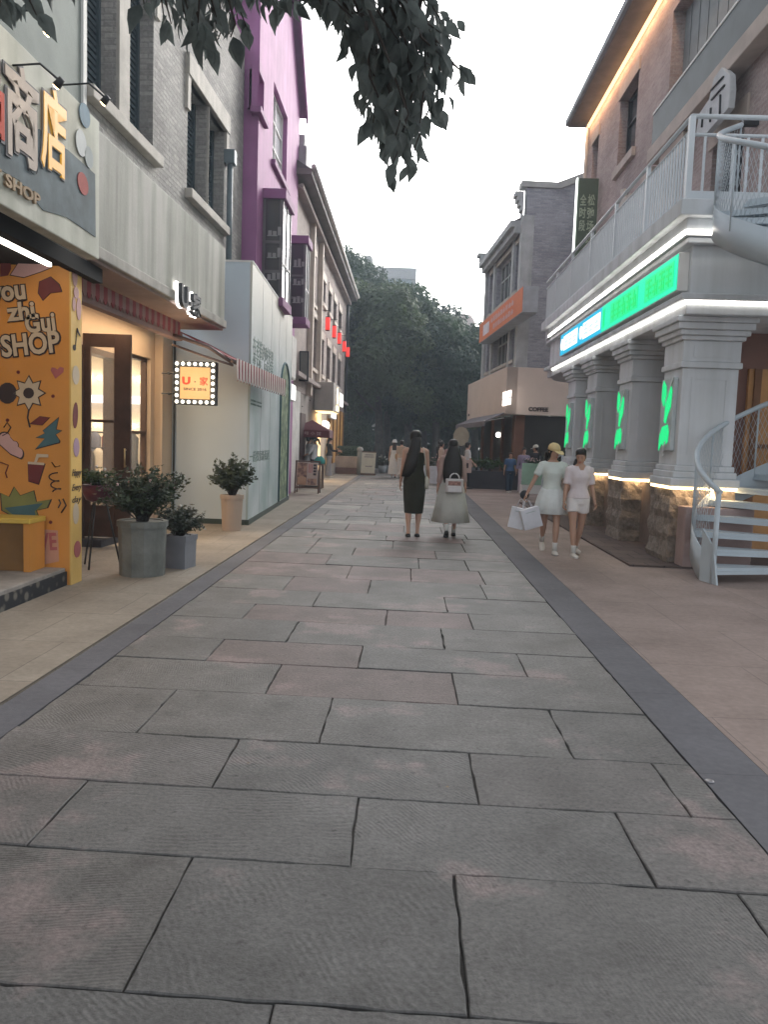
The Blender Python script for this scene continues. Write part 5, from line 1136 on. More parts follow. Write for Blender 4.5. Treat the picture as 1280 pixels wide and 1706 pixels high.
# ============================================================ VEGETATION
def leafmat(name,c,var=.35,transl=.25,rough=.6,scale=.9):
    return M(name,c,var=var,scale=scale,rough=rough,bump=0,transl=transl,spec=.3)
def scatter_mesh(name,P,Nn,S,aspect=.62,bend=.25,rg=rng):
    "many small bent leaf faces: P centres, Nn normals, S sizes"
    n=len(P); Nn=Nn/np.linalg.norm(Nn,axis=1,keepdims=True)
    r=rg.normal(size=(n,3)); T=r-Nn*(r*Nn).sum(1,keepdims=True); T/=np.linalg.norm(T,axis=1,keepdims=True); B=np.cross(Nn,T)
    S=S[:,None]
    a=P-T*S*.5; b=P+B*S*aspect*.5-Nn*S*bend*.3; c=P+T*S*.5; d=P-B*S*aspect*.5-Nn*S*bend*.3
    v=np.stack([a,b,c,d],1).reshape(-1,3)
    me=bpy.data.meshes.new(name); me.vertices.add(4*n); me.vertices.foreach_set('co',v.astype(np.float32).ravel())
    me.loops.add(4*n); me.loops.foreach_set('vertex_index',np.arange(4*n,dtype=np.int32)); me.polygons.add(n)
    me.polygons.foreach_set('loop_start',np.arange(0,4*n,4,dtype=np.int32)); me.polygons.foreach_set('loop_total',np.full(n,4,np.int32))
    me.update(calc_edges=True); return me
def crown_mesh(c,Rr,npuff,nleaf,ls,seed,low=.0,puff=(.9,1.7)):
    rg=np.random.default_rng(seed); c=np.array(c); Rr=np.array(Rr); Ps=[];Ns=[]
    for i in range(npuff):
        d=rg.normal(size=3); d/=np.linalg.norm(d); 
        if d[2]<-.75: d[2]*=.4
        q=rg.uniform(.35,1)**.45; pc=c+d*Rr*q; r=rg.uniform(*puff)*(1.15-.35*q)
        m=int(nleaf*r*r/1.7); e=rg.normal(size=(m,3)); e/=np.linalg.norm(e,axis=1,keepdims=True); e[:,2]*=.72
        rad=r*rg.uniform(.55,1.08,size=(m,1)); Ps.append(pc+e*rad); Ns.append(e+np.array([0,0,.9])+rg.normal(size=(m,3))*.7)
    P=np.concatenate(Ps); Nn=np.concatenate(Ns); S=rg.uniform(.7,1.3,len(P))*ls
    return P,Nn,S,rg
m_bark=M('plane_bark',(.07,.065,.055),scale=5,bump=.6,bscale=20,var=.35)
LM=[leafmat('leaf_dark',(.045,.075,.050)),leafmat('leaf_mid',(.066,.105,.058)),leafmat('leaf_olive',(.085,.12,.058))]
def tree(name,label,base,h,rad,zc,seed,mat,npuff=34,nleaf=900,ls=.2,puff=(1.0,1.8)):
    t=thing(name,label,'tree',base,'plane trees across the end of the street'); b=V(base); m=MB(); rs=random.Random(seed)
    top=b+V((rs.uniform(-.4,.4),rs.uniform(-.4,.4),zc))
    m.loft([b,b+V((.05,0,1.5)),b+V((-.05,.1,3.2)),top],[.3,.24,.2,.1],10)
    for k in range(7):
        a=k*.9+rs.random(); z=rs.uniform(2.2,zc); s=b+V((0,0,z)); e=s+V((math.cos(a)*rad[0]*.6,math.sin(a)*rad[1]*.6,rs.uniform(1,2.8)))
        m.loft([s,(s+e)/2+V((0,0,-.1)),e],[.11,.07,.03],6)
    obj('trunk',m,m_bark,t)
    P,Nn,S,rg=crown_mesh(b+V((0,0,zc)),rad,npuff,nleaf,ls,seed,puff=puff)
    obj('crown',scatter_mesh('crown',P,Nn,S,rg=rg),mat,t); return t
T=[ # x_img of axis, distance, top y_img, radius, label
 (563,50,383,3.3,'tallest tree, far left, its top rising over the row building gutter'),
 (598,47,425,3.2,'second tree from the left, bushy rounded top below the gabled tower'),
 (640,44.5,462,3.3,'broad tree in the middle standing just left of the street axis'),
 (690,47,462,3.1,'tree with a tall rounded top just right of the street axis'),
 (735,46,512,3.0,'tree right of the middle, below the chimney of the domed building'),
 (780,48,545,2.9,'low tree on the right beside the coffee building corner'),
 (655,53,440,3.6,'rear tree with its top showing between two nearer crowns'),
 (715,55,490,3.6,'rear tree filling the gap right of the middle'),
 (590,55,420,3.4,'rear tree half hidden behind the left-hand crowns'),
 (800,54,540,3.6,'rear tree at the right edge behind the coffee building')]
for k,(px,y,ty,r,lb) in enumerate(T):
    tp=AT(px,ty,y); h=tp.z+(1.2 if k in (0,) else .75 if k in (1,8) else .3); zc=h*.56; rz=h-zc-.9
    big=k<6
    tree('plane_tree',lb,(tp.x,y,0),h,(r,r,rz),zc,100+k,LM[(k*2+1)%3],npuff=int(40+h*1.2),nleaf=1000 if big else 700,ls=.22 if big else .28,puff=(.9,1.7))
# low dark undergrowth and hedge along the cross street
def bush(name,label,cat,c,rad,n,ls,mat,seed,kind=None,group=None,box=False,parent=None):
    rg=np.random.default_rng(seed)
    if box:
        P=rg.uniform(-1,1,(n,3)); f=rg.integers(0,3,n); s_=rg.choice([-1,1],n); P[np.arange(n),f]=s_*rg.uniform(.85,1,n); Nn=P*1.0+rg.normal(size=(n,3))*.5
    else:
        e=rg.normal(size=(n,3)); e/=np.linalg.norm(e,axis=1,keepdims=True); P=e*rg.uniform(.6,1.0,(n,1))*(1+.15*np.sin(e[:,:1]*5+e[:,1:2]*4)); Nn=e+rg.normal(size=(n,3))*.6+np.array([0,0,.4])
    P=P*np.array(rad)+np.array(c)
    return obj(name,scatter_mesh(name,P,Nn,rg.uniform(.7,1.3,n)*ls,rg=rg),mat,parent,label,cat,group,kind)
bush('undergrowth',None,None,(0,60,3.2),(26,2.6,4.2),70000,.62,LM[0],5,kind='stuff',box=True)
t=thing('clipped_shrub','big round dark clipped shrub at the end of the row building','shrub',(-3.3,40.6,0))
bush('foliage',None,None,(-3.15,40.4,1.55),(1.5,1.2,1.3),9000,.12,LM[0],6,parent=t); obj('stem',MB().tube([(-3.15,40.4,0),(-3.15,40.4,1.3)],.08,6),m_bark,t)
# raised planter wall with hedge, bollard
pl=thing('raised_planter','low pale stone planter wall with a brown base and a clipped hedge','planter',(-3.1,36.5,0))
w0=G(500,790); 
obj('wall',MB().box((-5.0,35.6,.28),(-2.22,36.0,.80)),M('planter_pale',(.50,.42,.36),bump=.1),pl,bevel=.02)
obj('base',MB().box((-5.0,35.5,0),(-2.16,36.0,.279)),M('planter_brown',(.22,.13,.11),bump=.1),pl,bevel=.01)
bush('hedge',None,None,(-3.7,36.9,.75),(1.45,.8,.5),9000,.09,LM[1],8,box=True,parent=pl)
bp_=AT(601,790,36.2); t=thing('stone_bollard','grey stone bollard with a rounded head at the planter corner','bollard',(bp_.x,35.2,0))
obj('shaft',MB().lathe((bp_.x,35.2,0),[(.13,0),(.12,1.08)],12),M('bollard_grey',(.26,.27,.25),bump=.2),t); obj('head',MB().lathe((bp_.x,35.2,1.081),[(.14,0),(.15,.06),(.11,.14),(.03,.17)],12),M('bollard_pale',(.42,.43,.42)),t)

# ---- overhanging leafy branch (near)
ot=thing('overhanging_tree','leafy tree leaning over the street, its drooping leaves hanging across the top of view','tree',(-2.9,-1.0,0))
m_lf=M('broad_leaf',(.125,.15,.145),var=.35,scale=14,rough=.5,bump=.1,bscale=60,transl=.5,spec=.4)  # pale bluish lens veil is mixed into this leaf colour
m_tw=M('twig_bark',(.05,.042,.038),bump=.3)
obj('trunk',MB().loft([(-2.9,-1.0,0),(-2.85,-.95,1.6),(-2.7,-.6,3.0),(-2.0,.8,4.2),(-1.0,2.2,4.5),(.2,3.1,4.4)],[.17,.14,.12,.09,.07,.04],10),m_bark,ot)
m=MB()
for e in ((-2.6,2.4,5.6),(-.5,-1.5,5.6),(1.2,1.0,5.8),(-1.5,3.4,4.8)):
    m.loft([(-2.6,-.4,3.2),((-2.6+e[0])/2,(-.4+e[1])/2,4.6),e],[.09,.06,.03],8)
obj('limb',m,m_bark,ot)
rg=np.random.default_rng(21); lv=[];lf=[]
def leaf(p,d,nrm,L):
    d=d.normalized(); s=d.cross(nrm)
    if s.length<.05: s=V((1,0,0))
    s.normalize(); n=s.cross(d); b=len(lv); w=L*.27
    prof=((0,0,0),(.18,.62,.02),(.42,1,.04),(.68,.72,.02),(.88,.26,-.02),(1.02,0,-.05))
    for t,ww,cu in prof:
        c=p+d*(L*t)+n*(L*(cu-.25*t*t)); lv.append(tuple(c))
        if ww: lv.append(tuple(c+s*w*ww+n*(w*ww*.28))); lv.append(tuple(c-s*w*ww+n*(w*ww*.28)))
    # indices: 0 | 1,2,3 | 4,5,6 | 7,8,9 | 10,11,12 | 13
    o=b
    lf.extend([(o,o+1,o+2),(o,o+3,o+1),(o+1,o+4,o+5,o+2),(o+1,o+3,o+6,o+4),(o+4,o+7,o+8,o+5),(o+4,o+6,o+9,o+7),(o+7,o+10,o+11,o+8),(o+7,o+9,o+12,o+10),(o+10,o+13,o+11),(o+10,o+12,o+13)])
TW=[([(560,-110),(620,20),(660,110),(680,190),(662,255),(650,285)],3.0,6),([(650,-90),(700,30),(735,55)],2.9,4),([(640,20),(695,95),(722,112)],3.1,4),
([(600,10),(622,90),(625,160),(622,205)],3.0,5),([(680,100),(706,150),(700,205)],3.0,4),([(480,-110),(520,-20),(570,30),(600,60)],3.0,5),([(520,-90),(590,-10),(640,50)],3.1,6),([(600,-100),(640,-20),(690,60),(700,110)],3.0,6),
([(450,-120),(470,-40),(500,0),(560,10)],3.1,4),([(400,-110),(430,-30),(450,-5)],2.9,4),([(370,-110),(375,-20),(392,40),(384,62)],2.9,4),([(340,-110),(350,-10),(360,40)],2.8,4),([(300,-100),(310,-20),(330,40)],2.9,3),
([(250,-100),(270,-20),(285,40)],2.8,3),([(210,-90),(235,-30),(240,10)],2.8,2),([(20,-70),(40,-20),(60,25)],2.5,2),([(-30,-60),(10,-10),(15,5)],2.5,2),([(660,60),(690,130),(690,180)],3.1,5),([(630,60),(650,150),(665,210)],3.0,5)]
tw=MB()
limb=[V((-2.0,.8,4.2)),V((-1.0,2.2,4.5)),V((.2,3.1,4.4)),V((-1.5,3.4,4.8))]
for pts,dist,rep in TW:
    for r_ in range(rep):
        j=0 if r_==0 else 1
        dd=dist+j*rg.uniform(-.35,.35); ox,oy=(j*rg.normal(0,24),j*rg.normal(-12,18)); 
        P=[AT(x+ox+j*rg.normal(0,4),y+oy,dd+.06*k*j) for k,(x,y) in enumerate(pts)]
        P=P[:max(2,len(P)-(r_%2 and len(P)>3))] 
        if r_<2:
            st=min(limb,key=lambda q:(q-P[0]).length); tw.loft([st,(st+P[0])/2+V((0,0,-.05)),P[0]],[.016,.011,.007],5)
        tw.loft(P,[.007-.005*k/(len(P)-1) for k in range(len(P))],5)
        for k in range(len(P)-1):
            seg=P[k+1]-P[k]; n=max(1,int(seg.length/.031)); last=(k==len(P)-2)
            for q in range(n+(2 if last else 0)):
                p=P[k]+seg*min(1,(q+rg.uniform(0,1))/n); sd=V((rg.normal(),rg.normal()*.7,rg.normal()*.3)).normalized()
                d=(sd*.8+seg.normalized()*.6+V((0,0,-.75-rg.uniform(0,.5)))); nr=V((rg.normal()*.6,-.5+rg.normal()*.5,.8+rg.normal()*.4)).normalized()
                leaf(p+sd*.012,d,nr,rg.uniform(.05,.10))
obj('twigs',tw,m_tw,ot)
m=MB(); m.v=lv; m.f=lf; m.sm=[True]*len(lf); obj('leaves',m,m_lf,ot)
# higher crown overhead, out of view but shading the near paving
P=[];Nn=[]
for c,r,n in (((-1.9,1.2,5.7),1.1,900),((-.6,.4,6.0),1.3,1200),((.9,.6,6.2),1.2,1000),((-2.2,-1.2,5.9),1.3,1200),((-.6,-1.8,6.2),1.4,1300),((1.0,-1.4,6.3),1.2,1000),((-1.3,2.6,5.6),.8,500),((.2,2.2,6.0),.9,600),((2.0,.2,6.2),1.0,700)):
    e=rg.normal(size=(n,3)); e/=np.linalg.norm(e,axis=1,keepdims=True); n=n*2; e=rg.normal(size=(n,3)); e/=np.linalg.norm(e,axis=1,keepdims=True); P.append(np.array(c)+e*r*rg.uniform(.3,1,(n,1))*np.array([1.15,1.15,.6])); Nn.append(e*.5+np.array([0,0,1])+rg.normal(size=(n,3))*.4)
P=np.concatenate(P); Nn=np.concatenate(Nn)
obj('upper_foliage',scatter_mesh('upper_foliage',P,Nn,rg.uniform(.10,.16,len(P)),rg=rg),m_lf,ot)

# ============================================================ POTTED PLANTS
def twiggy(parent,c,h,rad,nst,nlf,ls,mat,seed,name='foliage',droop=.3,flower=None):
    rs=random.Random(seed); c=V(c); m=MB(); pts=[]
    for k in range(nst):
        a=rs.uniform(0,6.283); q=rs.uniform(.25,1); e=c+V((math.cos(a)*rad*q,math.sin(a)*rad*q,h*rs.uniform(.45,1)*(1.15-.35*q)))
        mid=c+(e-c)*.5+V((0,0,h*.12)); m.loft([c+V((rs.uniform(-.05,.05),rs.uniform(-.05,.05),0)),mid,e],[.006,.005,.002],4)
        for j in range(nlf):
            t=rs.uniform(.3,1.03); p=c+(mid-c)*2*t if t<.5 else mid+(e-mid)*(2*t-1); pts.append(p+V((rs.gauss(0,.025),rs.gauss(0,.025),rs.gauss(0,.02))))
    obj('stems',m,m_tw,parent)
    r2=np.random.default_rng(seed); P=np.array([tuple(p) for p in pts]); Nn=r2.normal(size=P.shape)*.6+np.array([0,-.2,1.0])
    obj(name,scatter_mesh(name,P,Nn,r2.uniform(.7,1.3,len(P))*ls,aspect=.45,rg=r2),mat,parent)
    if flower:
        m=MB()
        for k in range(flower[1]):
            p=pts[rs.randrange(len(pts))]+V((0,-.02,.05)); m.ball(p,.018,6,4)
            if flower[1]<=12: obj('flower',m,flower[0],parent); m=MB()
        if flower[1]>12: obj('flowers',m,flower[0],parent)
m_lp=leafmat('potted_leaf',(.045,.065,.038),scale=9,transl=.12); m_lp2=leafmat('greyish_leaf',(.07,.085,.065),scale=9,transl=.12)
m_potc=M('concrete_pot',(.18,.19,.18),scale=5,bump=.4,var=.25,streak=.2)
def octpot(t,c,r,h,mat,n=8,rt=1.08,a0=.39):
    obj('pot',MB().lathe(c,[(r,0),(r*rt,h)],n,False,a0=a0).lathe(c,[(r*rt*1.0,h-.0),(r*rt*1.0,h+.001)],n,False,a0=a0),mat,t)
    obj('rim',MB().lathe(c,[(r*rt+.012,h-.05),(r*rt+.012,h+.012),(r*rt-.035,h+.012),(r*rt-.04,h-.03)],n,False,a0=a0,cap=False),mat,t)
    obj('soil',MB().lathe(c,[(r*rt-.04,h-.04),(r*rt-.041,h-.03)],n,False,a0=a0),M('soil',(.03,.022,.017),bump=.5),t)
p1=(-2.80,8.20,0)
t=thing('potted_shrub','tall grey faceted concrete pot with a dense dark leafy shrub, by the gift shop pier','potted plant',p1); octpot(t,p1,.235,.57,m_potc,12)
twiggy(t,(p1[0],p1[1],.55),.60,.50,90,46,.06,m_lp,31,droop=.4,flower=(M('pink_flower',(.6,.42,.4),bump=0),12))
p2=(-2.56,8.75,0)
t=thing('potted_shrub','shorter square grey pot with low bluish leaves, behind the tall concrete pot','potted plant',p2)
octpot(t,p2,.19,.36,M('grey_square_pot',(.22,.23,.26),bump=.2),4,1.05,.6)
twiggy(t,(p2[0],p2[1],.34),.38,.30,46,38,.055,m_lp2,32,flower=(m_white,3))
p3=(-2.80,12.45,0)
t=thing('potted_shrub','smooth terracotta-beige round pot with an airy upright shrub, beside the hoarding','potted plant',p3)
octpot(t,p3,.15,.56,M('beige_pot',(.46,.36,.29),bump=.05,var=.06),20,1.2)
twiggy(t,(p3[0],p3[1],.54),.66,.38,56,34,.085,m_lp,33)
# purple bowl planter on a tripod stand
c=V((-3.42,8.55,.88)); t=thing('tripod_planter','purple bowl planter of trailing green leaves on a thin black tripod by the shop door','planter',(c.x,c.y,0))
obj('bowl',MB().lathe((c.x,c.y,c.z-.16),[(.05,0),(.13,.03),(.17,.12),(.175,.2),(.155,.2),(.14,.1)],16),M('purple_bowl',(.10,.035,.06),rough=.35,bump=.02),t)
for k in range(3):
    a=.5+k*2.09; obj('leg',MB().tube([c+V((.08*math.cos(a),.08*math.sin(a),-.14)),V((c.x+.24*math.cos(a),c.y+.24*math.sin(a),0))],.011,6),m_dark,t)
twiggy(t,(c.x,c.y,c.z+.02),.2,.24,26,26,.05,leafmat('green_leaf',(.05,.09,.03),scale=9),34,flower=(m_white,4))
# ============================================================ STREET FURNITURE
def aframe(name,label,x0,x1,y,h,lean=.12):
    t=thing(name,label,'sign',((x0+x1)/2,y,0)); return t
# A-board by the umbrella
a=G(492,822); b_=G(532,822); ya=21.9; xa=AT(492,800,ya).x; xb=AT(533,800,ya).x; ha=AT(512,768,ya).z
t=thing('a_board','brown framed folding menu board with food pictures standing on the left pavement','sign board',((xa+xb)/2,ya,0))
m_fr=M('board_frame',(.13,.085,.065),rough=.5)
m=MB(); 
for s_ in (0,1):
    yb0=ya-.22+s_*.44; yt0=ya
    for x in (xa,xb-.04): m.prism([V((x,yb0,0)),V((x+.04,yb0,0)),V((x+.04,yt0+(.02 if s_ else -.02),ha)),V((x,yt0+(.02 if s_ else -.02),ha))],(0,.025,0))
    z=.14; m.box((xa+.04,yb0+(.03 if not s_ else -.05),z),(xb-.04,yb0+(.05 if not s_ else -.03),z+.03))
m.box((xa,ya-.03,ha-.03),(xb,ya+.05,ha+.01)); obj('frame',m,m_fr,t)
def bp(fx,fz,off=0): # point on sloping front board
    z=.22+(ha-.26)*fz; k=z/ha; return V((xa+.05+(xb-xa-.1)*fx,ya-.22+(.20)*k-.012-off,z))
def bpoly(name,f,mat,off): obj(name,MB().prism([bp(x,z,off) for x,z in f],(0,.004,0)),mat,t)
bpoly('board',[(0,0),(1,0),(1,1),(0,1)],M('menu_cream',(.46,.38,.31),bump=0,var=.1),0)
m_food,nt_,b__=_base('food_picture',.5); tc=N(nt_,'ShaderNodeTexCoord'); n_=N(nt_,'ShaderNodeTexNoise',Scale=7.0,Detail=5.0); rp=N(nt_,'ShaderNodeValToRGB'); e_=rp.color_ramp.elements; e_[0].position=.38;e_[0].color=(.10,.05,.04,1);e_[1].position=.62;e_[1].color=(.45,.28,.18,1)
nt_.links.new(tc.outputs['Object'],n_.inputs['Vector']); nt_.links.new(n_.outputs['Fac'],rp.inputs[0]); nt_.links.new(rp.outputs[0],b__.inputs['Base Color'])
bpoly('picture',[(.02,.02),(.48,.02),(.48,.98),(.02,.98)],m_food,.005); bpoly('picture',[(.52,.03),(.96,.03),(.96,.3),(.52,.3)],m_food,.005)
bpoly('bowl_picture',[(.06,.06),(.46,.06),(.46,.34),(.26,.42),(.06,.34)],M('bread_tan',(.48,.30,.18),bump=0),.009)
for k in range(4): bpoly('title',[(.78,.84-k*.13),(.92,.84-k*.13),(.92,.93-k*.13),(.78,.93-k*.13)],m_ink,.006)
for k in range(3): bpoly('menu_text',[(.55+k*.07,.55),(.58+k*.07,.55),(.58+k*.07,.93),(.55+k*.07,.93)],m_magenta,.006)
# white A-board by the bollard
ya=35.0; xa=AT(603,780,ya).x; xb=AT(626,780,ya).x; ha=AT(615,754,ya).z
t=thing('a_board','plain white notice board standing upright by the stone bollard','sign board',((xa+xb)/2,ya,0))
obj('board',MB().prism([V((xa-.04,ya-.12,.1)),V((xb-.04,ya-.12,.1)),V((xb,ya,ha)),V((xa,ya,ha))],(0,.03,0)),M('notice_white',(.55,.55,.48),bump=0,var=.05),t)
obj('frame',MB().box((xa-.02,ya-.01,ha),(xb+.02,ya+.05,ha+.05)).box((xa-.04,ya-.15,0),(xb,ya+.2,.08)),m_fr,t)
for k,(w_,z) in enumerate(((.6,.86),(.7,.76),(.5,.3))):
    zz=.1+(ha-.1)*z; y_=ya-.12+.12*z-.008; cx=(xa+xb)/2; obj('printed_line',MB().box((cx-w_*(xb-xa)/2,y_-.006,zz),(cx+w_*(xb-xa)/2,y_,zz+.05)),M('pale_ink',(.3,.3,.3),bump=0),t)
# dark red cafe parasol
up=AT(520,722,25.0); t=thing('parasol','dark red square parasol with pale lettering in front of the white shop','parasol',(up.x,25.0,0))
m_par=M('parasol_red',(.14,.035,.045),bump=.15); hw=.62; zt_=AT(520,706,25).z; zb_=AT(520,717,25).z
m=MB(); P=[V((up.x-hw,24.4,zb_)),V((up.x+hw,24.4,zb_)),V((up.x+hw,25.6,zb_)),V((up.x-hw,25.6,zb_))]; ap=V((up.x,25,zt_+.12))
for k in range(4): m.add([P[k],P[(k+1)%4],ap],[(0,1,2)])
obj('canopy',m,m_par,t); m=MB()
for k in range(4):
    a,b_=P[k],P[(k+1)%4]; m.quad(a-V((0,0,.22)),b_-V((0,0,.22)),b_,a)
obj('valance',m,m_par,t)
obj('pole',MB().tube([(up.x,25,0),(up.x,25,zt_)],.025,8),m_dark,t)
text('咖 啡 小 馆','lettering',M('parasol_letter',(.5,.35,.36),bump=0),t,(up.x,24.395,zb_-.1),(1,0,0),UPV,.7,.11,.004)
# small table with teal cloth and goods
tx=AT(522,775,24.2); t=thing('small_table','little serving table with a teal bag on it behind the menu board','table',(tx.x,24.2,0))
obj('tabletop',MB().box((tx.x-.35,23.9,.72),(tx.x+.35,24.4,.76)),m_fr,t)
for sx in (-.3,.3):
    for sy in (23.95,24.35): obj('leg',MB().box((tx.x+sx-.02,sy-.02,0),(tx.x+sx+.02,sy+.02,.72)),m_fr,t)
m=MB().loft([(tx.x+.2,24.1,.765),(tx.x+.2,24.1,.86),(tx.x+.21,24.1,.95),(tx.x+.2,24.1,1.0)],[(.17,.1),(.18,.11),(.12,.07),(.05,.03)],10)
obj('teal_bag',m,M('teal_cloth',(.05,.30,.27),bump=.2),None,'crumpled teal bag on the little serving table','bag')
# cafe planter boxes and plants
m_plb=M('planter_black',(.035,.033,.04),rough=.6)
pb=thing('planter_box','long dark planter box of loose green plants in front of the cafe','planter',(3.0,27.3,0))
obj('box',MB().box((2.12,27.2,0),(3.95,27.8,.62)).box((2.2,27.25,.62),(3.87,27.75,.625)),m_plb,pb,bevel=.01)
m_lg=leafmat('fresh_leaf',(.07,.12,.05),scale=6,transl=.2)
for k,x in enumerate((2.45,2.9,3.4,3.75)): twiggy(pb,(x,27.5,.6),.5,.4,16,18,.12,m_lg,50+k)
pb=thing('planter_box','short dark planter with pale grasses at the cafe side by the arcade','planter',(5.1,27.3,0))
obj('box',MB().box((4.35,26.9,0),(6.3,27.3,.6)),m_plb,pb,bevel=.01)
for k,x in enumerate((4.6,5.0,5.5,6.0)): twiggy(pb,(x,27.1,.58),.75,.35,22,14,.11,m_lp2,60+k)
# mint stall cart with a red bag and black wheels
c=AT(890,808,22.6); t=thing('mint_cart','small mint-green cart board with flowers behind it near the arcade end','cart',(c.x,22.6,0))
zt_=AT(890,772,22.6).z
obj('board',MB().box((c.x-.36,22.6,.42),(c.x+.4,22.66,zt_)),M('mint_paint',(.32,.50,.38),bump=.03),t,bevel=.01)
obj('lower_panel',MB().box((c.x-.34,22.62,.16),(c.x+.38,23.0,.419)),m_white,t)
for s_ in (-.25,.3): obj('wheel',MB().loft([(c.x+s_,22.58,.13),(c.x+s_,22.64,.13)],[.13,.13],14,ref=(1,0,0)),m_dark,t)
twiggy(t,(c.x,22.85,zt_-.1),.25,.4,22,16,.07,m_lp,71,flower=(M('pink_flower',(0,0,0)),22))
# white cloth table and flower stall in the distance
c=AT(716,800,29.5); t=thing('cloth_table','stall table draped to the ground in a pale blue-white cloth, with flowers','table',(c.x,29.8,0))
zt_=AT(716,777,29.5).z
obj('cloth',MB().prism([V((c.x-.32,29.5,0)),V((c.x+.34,29.5,0)),V((c.x+.26,29.55,zt_)),V((c.x-.24,29.55,zt_))],(0,.6,0)),M('cloth_white',(.58,.62,.70),bump=.3,bscale=8),t)
twiggy(t,(c.x-.02,29.8,zt_),.35,.3,22,16,.08,m_lp,72,flower=(M('pink_flower',(0,0,0)),24))
for k,(px,py,yy,lb) in enumerate(((637,786,38,'far bucket of white flowers beside the white notice board'),(648,786,38.5,'far basket of flowers left of the woman in the white bucket hat'),(722,790,34,'far flower bucket beside the draped stall table'))):
    c=G(px,py); c=V((AT(px,780,yy).x,yy,0)); t=thing('flower_bucket',lb,'flowers',c)
    obj('bucket',MB().lathe((c.x,c.y,0),[(.16,0),(.21,.36)],14),M('bucket_grey',(.25,.28,.3)),t); twiggy(t,(c.x,c.y,.35),.55,.38,24,14,.11,m_lp2,80+k,flower=(m_white if k<2 else M('pink_flower',(0,0,0)),26))
# round tan board at the coffee corner
c=AT(769,727,27.6); t=thing('round_sign','round tan board sign on a thin post at the cafe corner','sign',(c.x,27.6,0))
m=MB(); m.prism([V((c.x+.28*math.cos(a),27.58,c.z+.34*math.sin(a))) for a in np.linspace(0,2*math.pi,14)[:-1]],(0,.05,0)); obj('disc',m,M('board_tan',(.33,.29,.22)),t)
obj('post',MB().tube([(c.x,27.62,0),(c.x,27.62,c.z-.3)],.02,6),m_dark,t)
# ground details: small drain stud on the right band
s_=G(1183,1303); obj('drain_stud',MB().lathe((s_.x,s_.y,.0015),[(.022,0),(.02,.006),(.01,.008)],12),M('stud_metal',(.3,.3,.32),metal=.8,rough=.4),None,'small round metal stud set in the right hand kerb band','stud')
rs=random.Random(9); m=MB()
for k in range(60):
    x=rs.choice([rs.uniform(-3,-2),rs.uniform(1.5,3),rs.uniform(-1.9,1.4)]); y=rs.uniform(2,20); m.quad(*[V((x+.012*math.cos(a)*rs.uniform(.5,1.3),y+.012*math.sin(a)*rs.uniform(.5,1.3),.007)) for a in (0,1.57,3.14,4.71)])
obj('litter',m,M('dry_leaf_bits',(.20,.15,.1),bump=0),kind='stuff')
# ============================================================ PEOPLE
def remesh(mb,vox,name='body',smooth=4):
    me=mb.mesh(name); o=bpy.data.objects.new('tmp_remesh',me); link(o)
    m=o.modifiers.new('r','REMESH'); m.mode='VOXEL'; m.voxel_size=vox
    s=o.modifiers.new('s','SMOOTH'); s.iterations=smooth; s.factor=.5
    dg=bpy.context.evaluated_depsgraph_get(); r=bpy.data.meshes.new_from_object(o.evaluated_get(dg)); bpy.data.objects.remove(o); bpy.data.meshes.remove(me)
    r.polygons.foreach_set('use_smooth',[True]*len(r.polygons)); r.name=name; return r
def merge(me,mb,name):
    b=MB(); b.v=[tuple(v.co) for v in me.vertices]; b.f=[tuple(p.vertices) for p in me.polygons]; b.sm=[True]*len(b.f); b.add(mb.v,mb.f,True); return b.mesh(name)
m_skin=M('skin',(.50,.31,.235),var=.05,scale=6,bump=.03,rough=.55); m_skin2=M('skin_tan',(.42,.26,.19),var=.05,scale=6,bump=.03,rough=.55)
m_hair=M('black_hair',(.018,.015,.015),rough=.4,var=.3,scale=30,bump=.5,bscale=90,streak=.3)
TOR=[(.80,.150,.105,0),(.87,.168,.118,-.005),(.95,.150,.108,0),(1.04,.120,.09,.005),(1.12,.125,.095,.008),(1.22,.145,.112,.018),(1.30,.155,.105,.008),(1.355,.15,.085,0),(1.385,.10,.07,-.005),(1.42,.052,.052,-.005)]
